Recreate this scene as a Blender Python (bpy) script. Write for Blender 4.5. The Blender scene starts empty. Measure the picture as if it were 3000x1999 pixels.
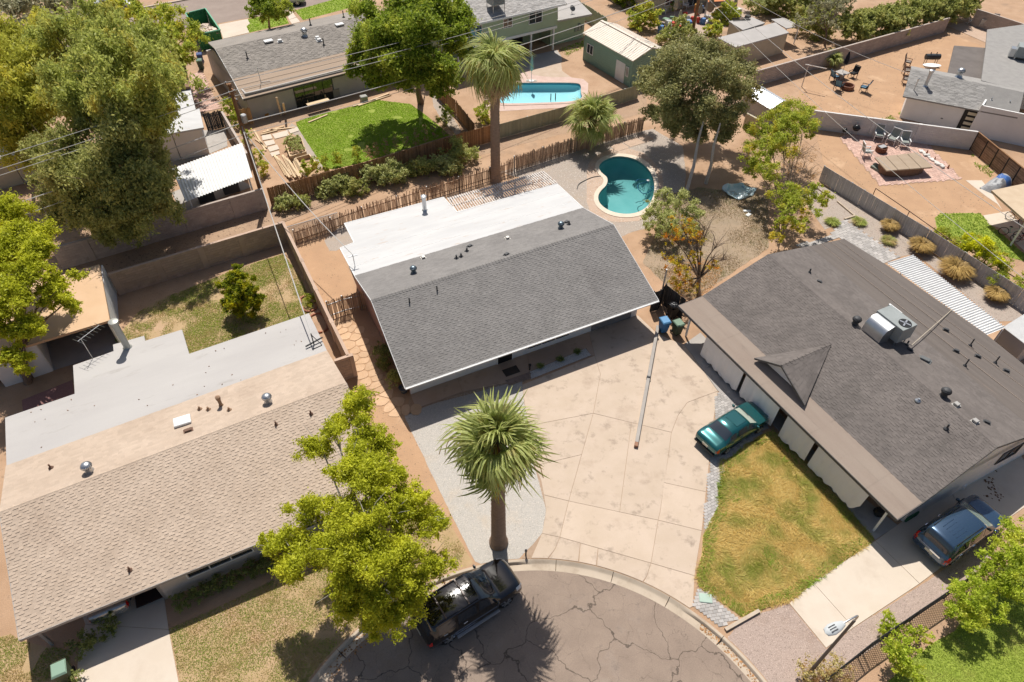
import bpy, bmesh, math, random
import numpy as np
from mathutils import Vector, Matrix, noise as mnoise
from mathutils.geometry import tessellate_polygon
R = random.Random(7); NR = np.random.RandomState(11)
rad = math.radians
C = bpy.context.scene.collection
sc = bpy.context.scene

# ---------------------------------------------------------------- camera (drone, 32 m up, looking 45 degrees down)
CAM_H, FOC, PITCH, ROLL = 32.0, 2000.0, rad(45), rad(0.6)
cam = bpy.data.cameras.new('Camera'); camo = bpy.data.objects.new('Camera', cam); C.objects.link(camo)
cam.sensor_width = 36; cam.lens = 36 * FOC / 3000; cam.clip_end = 5000; cam.clip_start = 0.5
_r, _u, _b = Vector((1, 0, 0)), Vector((0, math.sin(PITCH), math.cos(PITCH))), Vector((0, -math.cos(PITCH), math.sin(PITCH)))
_c, _s = math.cos(ROLL), math.sin(ROLL)
_rr = _c * _r + _s * _u; _uu = -_s * _r + _c * _u
camo.matrix_world = Matrix(((_rr.x, _uu.x, _b.x, 0), (_rr.y, _uu.y, _b.y, 0), (_rr.z, _uu.z, _b.z, CAM_H), (0, 0, 0, 1)))
sc.camera = camo
# ---------------------------------------------------------------- sky and sun
SUN_EL, SUN_SHADOW = rad(59.5), Vector((0.125, -0.992, 0)).normalized()
w = bpy.data.worlds.new('World'); sc.world = w; w.use_nodes = True
nt = w.node_tree; bgn = nt.nodes['Background']; sky = nt.nodes.new('ShaderNodeTexSky'); sky.sky_type = 'NISHITA'
sky.sun_disc = False; sky.sun_elevation = SUN_EL; sky.sun_rotation = rad(-7); sky.altitude = 350; sky.dust_density = 2.5; sky.ozone_density = .8
nt.links.new(sky.outputs[0], bgn.inputs[0]); bgn.inputs[1].default_value = 0.075
sl = bpy.data.lights.new('Sun', 'SUN'); slo = bpy.data.objects.new('Sun', sl); C.objects.link(slo)
sl.energy = 5.0; sl.angle = rad(0.53); sl.color = (1.0, 0.962, 0.90)
_d = SUN_SHADOW * math.cos(SUN_EL) + Vector((0, 0, -math.sin(SUN_EL)))
slo.rotation_euler = _d.to_track_quat('-Z', 'Y').to_euler(); slo.location = (0, 0, 60)
vs = sc.view_settings; vs.view_transform = 'Standard'; vs.look = 'None'; vs.exposure = 0.09; vs.gamma = 1.0; vs.use_curve_mapping = False
sc.cycles.max_bounces = 5; sc.cycles.adaptive_threshold = .02; sc.cycles.transparent_max_bounces = 12; sc.cycles.diffuse_bounces = 3
sc.cycles.use_denoising = True

# ---------------------------------------------------------------- survey: where a photo pixel meets the plane at height z
def P(u, v, z=0.0):
    dx = (u - 1500) / FOC; dy = -(v - 999.5) / FOC
    dx, dy = _c * dx - _s * dy, _s * dx + _c * dy
    d = Vector((dx, math.cos(PITCH) + dy * math.sin(PITCH), -math.sin(PITCH) + dy * math.cos(PITCH)))
    t = (z - CAM_H) / d.z
    return Vector((d.x * t, d.y * t, z))
def PL(pts, z=0.0): return [P(u, v, z) for u, v in pts]
def crop(x0, y0, k):            # pixel lists measured on an enlarged crop
    return lambda pts: [(x0 + x * k, y0 + y * k) for x, y in pts]
K = 0.4247
cA = crop(0, 0, K); cB = crop(600, 0, K); cC = crop(1250, 0, K); cD = crop(1800, 0, 0.3188); cE = crop(2400, 0, 0.3188)
cF = crop(2250, 350, 0.4146); cG = crop(0, 600, K); cH = crop(750, 600, K); cI = crop(1500, 550, K); cJ = crop(2250, 700, K)
cK = crop(0, 1333, K); cL = crop(750, 1333, K); cM = crop(1500, 1333, K); cN = crop(2250, 1333, K); cO = crop(0, 0, 1.275)
cQ = crop(1800, 850, 0.306); cS = crop(900, 1000, 0.2551); cT = crop(1700, 1350, 0.3188); cU = crop(540, 0, 0.1658); cV = crop(2400, 1250, 0.255)

MWI = {}
def mwi(o):
    while o is not None:
        if o.name in MWI: return MWI[o.name]
        o = o.parent
    return None
def tag(o, label=None, cat=None, group=None, kind=None):
    if label: o['label'] = label
    if cat: o['category'] = cat
    if group: o['group'] = group
    if kind: o['kind'] = kind
    return o
def thing(name, label, cat, loc=(0, 0, 0), rz=0.0, group=None):
    o = bpy.data.objects.new(name, None); C.objects.link(o); o.empty_display_size = 0.3
    o.location = loc; o.rotation_euler = (0, 0, rz); tag(o, label, cat, group)
    MWI[o.name] = (Matrix.Translation(Vector(loc)) @ Matrix.Rotation(rz, 4, 'Z')).inverted()
    return o
def copy_tree(o, parent=None):
    c = o.copy(); C.objects.link(c); c.parent = parent
    for ch in list(o.children): copy_tree(ch, c)
    return c
class Frame:                    # a building's own axes: origin on the ground under a surveyed corner
    def __init__(s, u, v, z, deg):
        p = P(u, v, z); s.o = Vector((p.x, p.y, 0)); s.a = rad(deg)
        s.ex = Vector((math.cos(s.a), math.sin(s.a), 0)); s.ey = Vector((-math.sin(s.a), math.cos(s.a), 0))
    def L(s, u, v, z=0.0):
        d = P(u, v, z) - s.o; return Vector((d.dot(s.ex), d.dot(s.ey), z))
    def LL(s, pts, z=0.0): return [s.L(u, v, z) for u, v in pts]
    def W(s, x, y, z=0.0): return s.o + s.ex * x + s.ey * y + Vector((0, 0, z))

class MB:
    def __init__(s): s.v = []; s.f = []; s.m = []; s.mi = 0
    def add(s, vs, fs):
        b = len(s.v); s.v.extend([tuple(q) for q in vs]); s.f.extend([tuple(b + i for i in f) for f in fs]); s.m.extend([s.mi] * len(fs)); return s
    def face(s, pts): return s.add(pts, [tuple(range(len(pts)))])
    def box(s, c, d, rz=0.0, M=None):
        x, y, z = d[0] / 2, d[1] / 2, d[2] / 2
        q = [Vector((a * x, b * y, e * z)) for e in (-1, 1) for b in (-1, 1) for a in (-1, 1)]
        if M is None: M = Matrix.Translation(Vector(c)) @ Matrix.Rotation(rz, 4, 'Z')
        else: M = Matrix.Translation(Vector(c)) @ M.to_4x4()
        return s.add([M @ p for p in q], [(0, 2, 3, 1), (4, 5, 7, 6), (0, 1, 5, 4), (2, 6, 7, 3), (0, 4, 6, 2), (1, 3, 7, 5)])
    def b2(s, x0, x1, y0, y1, z0, z1): return s.box(((x0 + x1) / 2, (y0 + y1) / 2, (z0 + z1) / 2), (abs(x1 - x0), abs(y1 - y0), abs(z1 - z0)))
    def bar(s, a, b, w, h=None, up=Vector((0, 0, 1))):
        a, b = Vector(a), Vector(b); d = b - a; L = d.length
        if L < 1e-6: return s
        h = w if h is None else h; x = d / L
        if abs(x.dot(up)) > .99: up = Vector((0, 1, 0))
        y = up.cross(x).normalized(); z = x.cross(y)
        M = Matrix((x, y, z)).transposed(); return s.box((a + b) / 2, (L, w, h), M=M)
    def tube(s, path, r, n=6, cap=True):
        path = [Vector(p) for p in path]; m = len(path); rs = r if isinstance(r, (list, tuple)) else [r] * m
        vs = []; ref = None
        for i, p in enumerate(path):
            t = (path[min(i + 1, m - 1)] - path[max(i - 1, 0)]).normalized()
            if ref is None: ref = Vector((0, 0, 1)) if abs(t.z) < .9 else Vector((1, 0, 0))
            a = ref - t * ref.dot(t)
            if a.length < 1e-4: a = t.orthogonal()
            a.normalize(); ref = a; b = t.cross(a)
            for k in range(n):
                q = 2 * math.pi * k / n; vs.append(p + (a * math.cos(q) + b * math.sin(q)) * rs[i])
        fs = [(i * n + k, i * n + (k + 1) % n, (i + 1) * n + (k + 1) % n, (i + 1) * n + k) for i in range(m - 1) for k in range(n)]
        if cap: fs += [tuple(range(n))[::-1], tuple((m - 1) * n + k for k in range(n))]
        return s.add(vs, fs)
    def lathe(s, prof, c=(0, 0, 0), n=16, ax=None):
        c = Vector(c); vs = []
        for r, z in prof:
            for k in range(n):
                q = 2 * math.pi * k / n; p = Vector((r * math.cos(q), r * math.sin(q), z))
                vs.append(c + (ax @ p if ax else p))
        fs = [(i * n + k, i * n + (k + 1) % n, (i + 1) * n + (k + 1) % n, (i + 1) * n + k) for i in range(len(prof) - 1) for k in range(n)]
        return s.add(vs, fs + [tuple(range(n))[::-1], tuple((len(prof) - 1) * n + k for k in range(n))])
    def cyl(s, c, r, h, n=14, r2=None): return s.lathe([(r, 0), (r if r2 is None else r2, h)], c, n)
    def prism(s, poly, z0, z1, bottom=False):
        poly = [Vector((p[0], p[1], 0)) for p in poly]; n = len(poly)
        ar = sum(poly[i].x * poly[(i + 1) % n].y - poly[(i + 1) % n].x * poly[i].y for i in range(n))
        if ar < 0: poly.reverse()
        lo = [(p.x, p.y, z0) for p in poly]; hi = [(p.x, p.y, z1) for p in poly]
        fs = [tuple(range(n, 2 * n))] + [(i, (i + 1) % n, n + (i + 1) % n, n + i) for i in range(n)]
        if bottom: fs.append(tuple(range(n))[::-1])
        return s.add(lo + hi, fs)
    def slab(s, pts, th):       # a plate under a 3D polygon (vertical thickness)
        n = len(pts); lo = [Vector(p) - Vector((0, 0, th)) for p in pts]
        a = (Vector(pts[1]) - Vector(pts[0])).cross(Vector(pts[2]) - Vector(pts[0]))
        top = tuple(range(n)); bot = tuple(range(2 * n - 1, n - 1, -1)); sd = [(i, n + i, n + (i + 1) % n, (i + 1) % n) for i in range(n)]
        return s.add(list(pts) + lo, [top, bot] + sd)
    def build(s, name, mat, parent=None, smooth=False, world=True, bevel=0, flip=True):
        me = bpy.data.meshes.new(name); vs = s.v
        if world and parent is not None:
            M = mwi(parent)
            if M is not None: vs = [tuple(M @ Vector(p)) for p in vs]
        me.from_pydata([tuple(p) for p in vs], [], s.f)
        for m in (mat if isinstance(mat, (list, tuple)) else [mat]): me.materials.append(m)
        if isinstance(mat, (list, tuple)): me.polygons.foreach_set('material_index', s.m)
        if flip:
            bm = bmesh.new(); bm.from_mesh(me); bmesh.ops.recalc_face_normals(bm, faces=bm.faces)
            if bevel: bmesh.ops.bevel(bm, geom=[e for e in bm.edges if len(e.link_faces) == 2 and e.calc_face_angle(0) > .5], offset=bevel, segments=1, affect='EDGES')
            bm.to_mesh(me); bm.free()
        if smooth:
            me.polygons.foreach_set('use_smooth', [True] * len(me.polygons))
            me.set_sharp_from_angle(angle=rad(smooth if smooth > 1 else 40))
        o = bpy.data.objects.new(name, me); C.objects.link(o)
        if parent is not None: o.parent = parent
        return o
def npmesh(name, V, F, mat, parent=None, smooth=False, world=True, loc=None):
    V = np.asarray(V, dtype=np.float32); F = np.asarray(F, dtype=np.int32)
    if world and parent is not None:
        M = mwi(parent)
        if M is not None:
            A = np.array(M, dtype=np.float32); V = V @ A[:3, :3].T + A[:3, 3]
    k = F.shape[1]; me = bpy.data.meshes.new(name); me.vertices.add(len(V)); me.vertices.foreach_set('co', V.ravel())
    me.loops.add(F.size); me.loops.foreach_set('vertex_index', F.ravel())
    me.polygons.add(len(F)); me.polygons.foreach_set('loop_start', np.arange(0, F.size, k, dtype=np.int32))
    me.polygons.foreach_set('loop_total', np.full(len(F), k, dtype=np.int32))
    if smooth: me.polygons.foreach_set('use_smooth', np.ones(len(F), dtype=bool))
    me.update(calc_edges=True); me.materials.append(mat)
    o = bpy.data.objects.new(name, me); C.objects.link(o)
    if parent is not None: o.parent = parent
    return o
def mesh_of(mb, name, mat, smooth=False):
    o = mb.build(name, mat, None, smooth); me = o.data; bpy.data.objects.remove(o); return me
def inst(name, me, M, parent=None, loc=None):
    o = bpy.data.objects.new(name, me); C.objects.link(o)
    if parent is not None: o.parent = parent
    o.matrix_local = M if M is not None else Matrix.Translation(Vector(loc)); return o

# ---------------------------------------------------------------- materials
def nd(nt, t, **kw):
    n = nt.nodes.new(t)
    for k, v in kw.items():
        if k in n.inputs: n.inputs[k].default_value = v
        else: setattr(n, k, v)
    return n
def c4(c): return (c[0], c[1], c[2], 1)
MATS = {}; LEAF_GAIN = 1.3
def mat(name, c1, c2=None, scale=1.5, rough=.85, grain=.12, gscale=60, bump=0.0, bscale=80, metallic=0.0, island=0.0, spec=.3,
        c3=None, c3scale=.35, c3lo=.55, c3hi=.7, coat=0.0, detail=6, stretch=None, world=False, dirt=None):
    if name in MATS: return MATS[name]
    m = bpy.data.materials.new(name); m.use_nodes = True; nt = m.node_tree; L = nt.links.new; b = nt.nodes['Principled BSDF']; MATS[name] = m
    if world: co = nd(nt, 'ShaderNodeNewGeometry').outputs['Position']
    else: co = nd(nt, 'ShaderNodeTexCoord').outputs['Object']
    if stretch:
        mp = nd(nt, 'ShaderNodeMapping'); mp.inputs['Scale'].default_value = stretch; L(co, mp.inputs['Vector']); co = mp.outputs[0]
    def noise(sc_, det=detail, ro=.55):
        n = nd(nt, 'ShaderNodeTexNoise', Scale=sc_, Detail=det, Roughness=ro); L(co, n.inputs['Vector']); return n.outputs['Fac']
    def mix(fac, a, bb, mode='MIX'):
        x = nd(nt, 'ShaderNodeMix', data_type='RGBA', blend_type=mode); L(fac, x.inputs[0]) if not isinstance(fac, float) else setattr(x.inputs[0], 'default_value', fac)
        for i, q in ((6, a), (7, bb)):
            if isinstance(q, tuple): x.inputs[i].default_value = q
            else: L(q, x.inputs[i])
        return x.outputs[2]
    def ramp(v, lo, hi):
        x = nd(nt, 'ShaderNodeMapRange'); x.inputs[1].default_value = lo; x.inputs[2].default_value = hi; L(v, x.inputs[0]); return x.outputs[0]
    col = c4(c1)
    if c2: col = mix(ramp(noise(scale), .35, .65), c4(c1), c4(c2))
    if c3: col = mix(ramp(noise(c3scale, 8, .65), c3lo, c3hi), col, c4(c3))
    if dirt:
        col = mix(ramp(noise(dirt[1], 9, .7), dirt[2], dirt[3]), col, c4(dirt[0]))
    def scale_by(col, fac):
        x = nd(nt, 'ShaderNodeVectorMath', operation='SCALE')
        if isinstance(col, tuple): x.inputs[0].default_value = col[:3]
        else: L(col, x.inputs[0])
        L(fac, x.inputs['Scale']); return x.outputs[0]
    if grain:
        f = nd(nt, 'ShaderNodeMapRange'); L(noise(gscale, 4, .7), f.inputs[0]); f.inputs[1].default_value = .25; f.inputs[2].default_value = .75
        f.inputs[3].default_value = 1 - grain; f.inputs[4].default_value = 1 + grain; col = scale_by(col, f.outputs[0])
    if island:
        g = nd(nt, 'ShaderNodeNewGeometry'); oi = nd(nt, 'ShaderNodeObjectInfo'); ad = nd(nt, 'ShaderNodeMath', operation='ADD'); L(g.outputs['Random Per Island'], ad.inputs[0]); L(oi.outputs['Random'], ad.inputs[1])
        fr = nd(nt, 'ShaderNodeMath', operation='FRACT'); L(ad.outputs[0], fr.inputs[0])
        f = nd(nt, 'ShaderNodeMapRange'); L(fr.outputs[0], f.inputs[0]); f.inputs[3].default_value = 1 - island; f.inputs[4].default_value = 1 + island
        col = scale_by(col, f.outputs[0])
    if isinstance(col, tuple): b.inputs['Base Color'].default_value = col
    else: L(col, b.inputs['Base Color'])
    b.inputs['Roughness'].default_value = rough; b.inputs['Metallic'].default_value = metallic
    b.inputs['Specular IOR Level'].default_value = spec; b.inputs['Coat Weight'].default_value = coat; b.inputs['Coat Roughness'].default_value = .04
    if bump:
        bp = nd(nt, 'ShaderNodeBump', Strength=1.0, Distance=bump); L(noise(bscale, 5, .65), bp.inputs['Height']); L(bp.outputs[0], b.inputs['Normal'])
    return m
def leaf_mat(name, dark, light, trans=.3, clump=None, cs=.7, yellow=None, yth=.62):
    if name in MATS: return MATS[name]
    m = bpy.data.materials.new(name); m.use_nodes = True; nt = m.node_tree; L = nt.links.new; MATS[name] = m
    b = nt.nodes['Principled BSDF']; out = nt.nodes['Material Output']
    g = nd(nt, 'ShaderNodeNewGeometry'); mx = nd(nt, 'ShaderNodeMix', data_type='RGBA'); L(g.outputs['Random Per Island'], mx.inputs[0])
    mx.inputs[6].default_value = c4([min(.8, q * LEAF_GAIN) for q in dark]); mx.inputs[7].default_value = c4([min(.8, q * LEAF_GAIN) for q in light]); col = mx.outputs[2]
    n = nd(nt, 'ShaderNodeTexNoise', Scale=cs, Detail=3); L(g.outputs['Position'], n.inputs['Vector'])
    if yellow:
        mr = nd(nt, 'ShaderNodeMapRange'); L(n.outputs['Fac'], mr.inputs[0]); mr.inputs[1].default_value = yth - .1; mr.inputs[2].default_value = yth + .12
        m2 = nd(nt, 'ShaderNodeMix', data_type='RGBA'); L(mr.outputs[0], m2.inputs[0]); L(col, m2.inputs[6]); m2.inputs[7].default_value = c4([min(.8, q * LEAF_GAIN) for q in yellow]); col = m2.outputs[2]
    L(col, b.inputs['Base Color']); b.inputs['Roughness'].default_value = .55; b.inputs['Specular IOR Level'].default_value = .25
    tr = nd(nt, 'ShaderNodeBsdfTranslucent'); L(col, tr.inputs['Color']); ms = nd(nt, 'ShaderNodeMixShader'); ms.inputs[0].default_value = trans
    L(b.outputs[0], ms.inputs[1]); L(tr.outputs[0], ms.inputs[2]); L(ms.outputs[0], out.inputs['Surface'])
    return m
def glass_mat(name, col, rough=.04):
    if name in MATS: return MATS[name]
    return mat(name, col, rough=rough, grain=0, spec=.9, coat=.3)
def paint_mat(name, col, metallic=.35, rough=.3): return mat(name, col, rough=rough, grain=0, metallic=metallic, coat=1.0, spec=.5)

# ---------------------------------------------------------------- ground helpers
def vnoise(x, y, s=1.0, o=0.0): return mnoise.noise(Vector((x * s + o, y * s - o, o * .37)))
def wiggle(poly, amp=.06, step=.35):
    out = []; n = len(poly)
    for i in range(n):
        a, b = Vector(poly[i]), Vector(poly[(i + 1) % n]); d = b - a; k = max(1, int(d.length / step)); nrm = Vector((-d.y, d.x, 0)).normalized() if d.length > 0 else d
        for j in range(k):
            p = a + d * (j / k); out.append(p + nrm * amp * (vnoise(p.x, p.y, 1.7, 3) + .6 * vnoise(p.x, p.y, 5, 8)))
    return out
def smooth_poly(poly, it=2, closed=True):
    for _ in range(it):
        out = []; n = len(poly)
        for i in range(n if closed else n - 1):
            a, b = Vector(poly[i]), Vector(poly[(i + 1) % n]); out += [a * .75 + b * .25, a * .25 + b * .75]
        if not closed: out = [Vector(poly[0])] + out + [Vector(poly[-1])]
        poly = out
    return poly
def sheet(name, poly, z, m, holes=(), wig=0, parent=None, kind='structure', label=None):
    poly = [Vector((p[0], p[1], 0)) for p in poly]
    if wig: poly = wiggle(poly, wig)
    loops = [poly] + [[Vector((p[0], p[1], 0)) for p in h] for h in holes]
    flat = [p for l in loops for p in l]; tris = tessellate_polygon(loops)
    mb = MB(); vs = [(p.x, p.y, z) for p in flat]
    fs = []
    for t in tris:
        a, b, c = (Vector(vs[i]) for i in t); fs.append(tuple(t) if (b - a).cross(c - a).z > 0 else tuple(t[::-1]))
    mb.add(vs, fs); o = mb.build(name, m, parent, flip=False)
    if parent is None: tag(o, label, kind=kind)
    return o
def inside(poly):
    xs = np.array([p[0] for p in poly]); ys = np.array([p[1] for p in poly]); n = len(xs)
    def f(X, Y):
        r = np.zeros(len(X), bool); j = n - 1
        for i in range(n):
            c = ((ys[i] > Y) != (ys[j] > Y)) & (X < (xs[j] - xs[i]) * (Y - ys[i]) / (ys[j] - ys[i] + 1e-12) + xs[i]); r ^= c; j = i
        return r
    return f, (xs.min(), xs.max(), ys.min(), ys.max())
def npnoise(X, Y, s, seed):      # smooth value noise, 0..1
    r = np.random.RandomState(seed); T = r.rand(64, 64); x = X * s + 100.3; y = Y * s + 57.7
    xi = np.floor(x).astype(int); yi = np.floor(y).astype(int); fx = x - xi; fy = y - yi; fx = fx * fx * (3 - 2 * fx); fy = fy * fy * (3 - 2 * fy)
    g = lambda a, b: T[a % 64, b % 64]
    return (g(xi, yi) * (1 - fx) + g(xi + 1, yi) * fx) * (1 - fy) + (g(xi, yi + 1) * (1 - fx) + g(xi + 1, yi + 1) * fx) * fy
def scatter_pts(poly, per_m2, mask=None, seed=1):
    f, (x0, x1, y0, y1) = inside(poly); r = np.random.RandomState(seed); n = int((x1 - x0) * (y1 - y0) * per_m2)
    X = r.uniform(x0, x1, n); Y = r.uniform(y0, y1, n); k = f(X, Y)
    if mask is not None: k &= mask(X, Y, r)
    return X[k], Y[k], r
def grass(name, poly, per_m2, h, wd, m, mask=None, seed=1, z=0.012, lean=1.6, label=None, hfun=None):
    X, Y, r = scatter_pts(poly, per_m2, mask, seed); n = len(X)
    a = r.uniform(0, 2 * math.pi, n); hh = h * r.uniform(.5, 1.3, n)
    if hfun is not None: hh = hh * hfun(X, Y)
    la = r.uniform(0, 2 * math.pi, n) if lean < 1.9 else 2 * math.pi * npnoise(X, Y, .45, seed + 5) * 1.5 + r.normal(0, .5, n)
    ln = hh * lean * r.uniform(.3, 1.2, n); w2 = wd * r.uniform(.6, 1.4, n)
    V = np.empty((n, 3, 3)); cx, sx = np.cos(a) * w2, np.sin(a) * w2
    V[:, 0] = np.c_[X - cx, Y - sx, np.full(n, z)]; V[:, 1] = np.c_[X + cx, Y + sx, np.full(n, z)]
    V[:, 2] = np.c_[X + np.cos(la) * ln, Y + np.sin(la) * ln, z + hh]
    o = npmesh(name, V.reshape(-1, 3), np.arange(3 * n).reshape(-1, 3), m); tag(o, label, 'grass', kind='stuff'); return o
def pebbles(name, poly, per_m2, size, m, seed=1, z=0.01, label=None, cat='gravel', mask=None, flat=.6):
    X, Y, r = scatter_pts(poly, per_m2, mask, seed); n = len(X); s = size * r.uniform(.4, 1.3, n)
    base = np.array([(1, 0, 0), (-.5, .87, 0), (-.5, -.87, 0), (0, 0, 1)], float); a = r.uniform(0, 6.28, n)
    V = np.empty((n, 4, 3))
    for i, (bx, by, bz) in enumerate(base):
        j = r.uniform(.7, 1.3, n); V[:, i, 0] = X + s * j * (bx * np.cos(a) - by * np.sin(a)); V[:, i, 1] = Y + s * j * (bx * np.sin(a) + by * np.cos(a)); V[:, i, 2] = z + bz * s * flat
    F = (np.arange(n)[:, None, None] * 4 + np.array([(0, 1, 3), (1, 2, 3), (2, 0, 3)])[None]).reshape(-1, 3)
    o = npmesh(name, V.reshape(-1, 3), F, m); tag(o, label, cat, kind='stuff'); return o
# ================================================================ GROUND, ROAD, KERB, DRIVEWAYS, YARDS
M_dirt = mat('dirt', (.38, .235, .14), (.46, .30, .19), scale=.5, grain=.16, gscale=25, bump=.02, bscale=14, c3=(.30, .20, .13), c3scale=.22, world=True, dirt=((.25, .165, .11), 2.2, .58, .74))
M_tan = mat('alley_dirt', (.40, .27, .175), (.34, .22, .145), scale=.6, grain=.2, gscale=22, bump=.025, bscale=12, c3=(.45, .32, .22), c3scale=.3, world=True, dirt=((.23, .16, .11), 3.0, .58, .72))
M_orange = mat('orange_dirt', (.46, .285, .165), (.41, .25, .145), scale=.7, grain=.14, gscale=20, bump=.015, bscale=12, c3=(.55, .36, .22), c3scale=.35, world=True, dirt=((.33, .2, .12), 2.5, .6, .75))
M_asph = mat('asphalt_dummy', (.1, .09, .08))
def asphalt_mat():
    m = mat('asphalt', (.305, .232, .18), (.258, .195, .152), scale=.8, grain=.28, gscale=45, bump=.012, bscale=90, rough=.9, world=True, c3=(.335, .27, .222), c3scale=.3, dirt=((.17, .13, .105), 1.2, .56, .76))
    nt = m.node_tree; L = nt.links.new; b = nt.nodes['Principled BSDF']; src = b.inputs['Base Color'].links[0].from_socket
    g = nd(nt, 'ShaderNodeNewGeometry'); nz = nd(nt, 'ShaderNodeTexNoise', Scale=.9, Detail=5); L(g.outputs['Position'], nz.inputs['Vector'])
    ad = nd(nt, 'ShaderNodeVectorMath', operation='MULTIPLY_ADD'); L(nz.outputs['Color'], ad.inputs[0]); ad.inputs[1].default_value = (1.7, 1.7, 0); L(g.outputs['Position'], ad.inputs[2])
    def crack(scale, wd, amount, src):
        v = nd(nt, 'ShaderNodeTexVoronoi', feature='DISTANCE_TO_EDGE', voronoi_dimensions='2D', Scale=scale); L(ad.outputs[0], v.inputs['Vector'])
        r = nd(nt, 'ShaderNodeMapRange'); L(v.outputs['Distance'], r.inputs[0]); r.inputs[1].default_value = wd * .4; r.inputs[2].default_value = wd; r.inputs[3].default_value = 1 - amount; r.inputs[4].default_value = 1
        s = nd(nt, 'ShaderNodeVectorMath', operation='SCALE'); L(src, s.inputs[0]); L(r.outputs[0], s.inputs['Scale']); return s.outputs[0]
    src = crack(.36, .013, .55, src); src = crack(.85, .009, .28, src); L(src, b.inputs['Base Color']); return m
M_asph = asphalt_mat()
CONC = dict(scale=.8, grain=.07, gscale=40, bump=.004, bscale=60, rough=.88, world=True)
M_conc = mat('driveway_concrete', (.50, .395, .30), (.54, .43, .335), c3=(.43, .33, .25), c3scale=.5, dirt=((.31, .24, .185), 1.1, .55, .71), island=.035, **CONC)
M_walk = mat('walk_concrete', (.45, .32, .235), (.50, .37, .28), c3=(.38, .26, .185), c3scale=.8, dirt=((.27, .2, .15), 1.3, .58, .8), **CONC)
M_pale = mat('pale_concrete', (.57, .48, .385), (.61, .525, .43), c3=(.52, .43, .34), c3scale=.4, dirt=((.40, .31, .24), 1.4, .66, .84), **CONC)
M_kerb = mat('kerb_concrete', (.45, .365, .275), (.51, .42, .325), c3=(.35, .27, .20), c3scale=.7, dirt=((.27, .21, .155), 1.7, .6, .8), **CONC)
M_greyc = mat('grey_concrete', (.36, .33, .30), (.41, .375, .34), c3=(.3, .27, .24), c3scale=.6, **CONC)
M_joint = mat('joint_soil', (.33, .23, .155), (.38, .27, .19), scale=4)
M_gravel = mat('pale_gravel', (.42, .39, .35), (.50, .46, .41), scale=30, grain=.35, gscale=55, bump=.02, bscale=45, c3=(.50, .42, .33), c3scale=.5, world=True)
M_gravelw = mat('white_gravel', (.52, .50, .47), (.62, .60, .57), scale=30, grain=.3, gscale=50, bump=.02, bscale=45, world=True)
M_gravelp = mat('pink_gravel', (.36, .27, .225), (.44, .345, .29), scale=25, grain=.35, gscale=45, bump=.02, bscale=35, c3=(.33, .24, .19), c3scale=.4, world=True)
M_gravelg = mat('grey_gravel', (.35, .285, .235), (.41, .345, .29), scale=20, grain=.3, gscale=40, bump=.02, bscale=30, c3=(.41, .32, .24), c3scale=.4, world=True)
M_peb = mat('pebble', (.50, .45, .39), island=.4, grain=0)
M_pebp = mat('pink_pebble', (.40, .31, .26), island=.4, grain=0)
M_lawnsoil = mat('lawn_soil', (.39, .27, .14), (.44, .31, .17), scale=1.2, grain=.15, gscale=25, bump=.015, bscale=15, world=True, c3=(.46, .31, .19), c3scale=.5, c3lo=.5, c3hi=.62)
M_greensoil = mat('green_soil', (.22, .28, .035), (.27, .32, .05), scale=2, grain=.2, gscale=25, world=True)
M_drysoil = mat('dry_soil', (.50, .36, .14), (.40, .32, .10), scale=1.2, grain=.2, gscale=25, world=True)
G_dry = leaf_mat('dry_grass', (.52, .37, .12), (.67, .50, .20), .4, cs=.6, yellow=(.29, .30, .06), yth=.56)
G_green = leaf_mat('green_grass', (.17, .25, .03), (.30, .40, .05), .4, cs=.8, yellow=(.30, .34, .05), yth=.66)
G_patch = leaf_mat('patchy_grass', (.20, .25, .045), (.33, .36, .08), .4, cs=.9, yellow=(.38, .29, .12), yth=.55)
G_lush = leaf_mat('lush_grass', (.20, .32, .012), (.31, .45, .025), .45, cs=.5, yellow=(.22, .30, .03), yth=.6)
G_mow = leaf_mat('mown_grass', (.26, .33, .05), (.40, .46, .09), .45, cs=.5, yellow=(.40, .38, .12), yth=.62)
M_brickp = mat('patio_brick', (.50, .32, .255), (.57, .385, .31), scale=2, grain=.1, island=.16, world=True)
M_paver = mat('grey_paver', (.36, .335, .31), (.41, .38, .355), scale=2, grain=.1, island=.2, world=True)
M_paverdark = mat('brown_paver', (.26, .19, .155), (.30, .22, .18), scale=2, grain=.1, island=.2, world=True)
M_flag = mat('flagstone_stone', (.52, .34, .205), (.57, .385, .245), scale=2, grain=.1, gscale=20, bump=.006, island=.1, world=True)
M_water = None

# --- cul-de-sac circle, surveyed
CC = Vector((1.4, 4.85, 0)); R_ASPH, R_KERB = 11.14, 11.70
def arc(r, a0, a1, n): return [CC + Vector((math.cos(rad(a0 + (a1 - a0) * i / n)) * r, math.sin(rad(a0 + (a1 - a0) * i / n)) * r, 0)) for i in range(n + 1)]
A0, A1 = -14, 194
hole_road = arc(R_KERB - .02, A0, A1, 90) + [Vector((-9.5, -14, 0)), Vector((12.5, -14, 0))]
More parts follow.
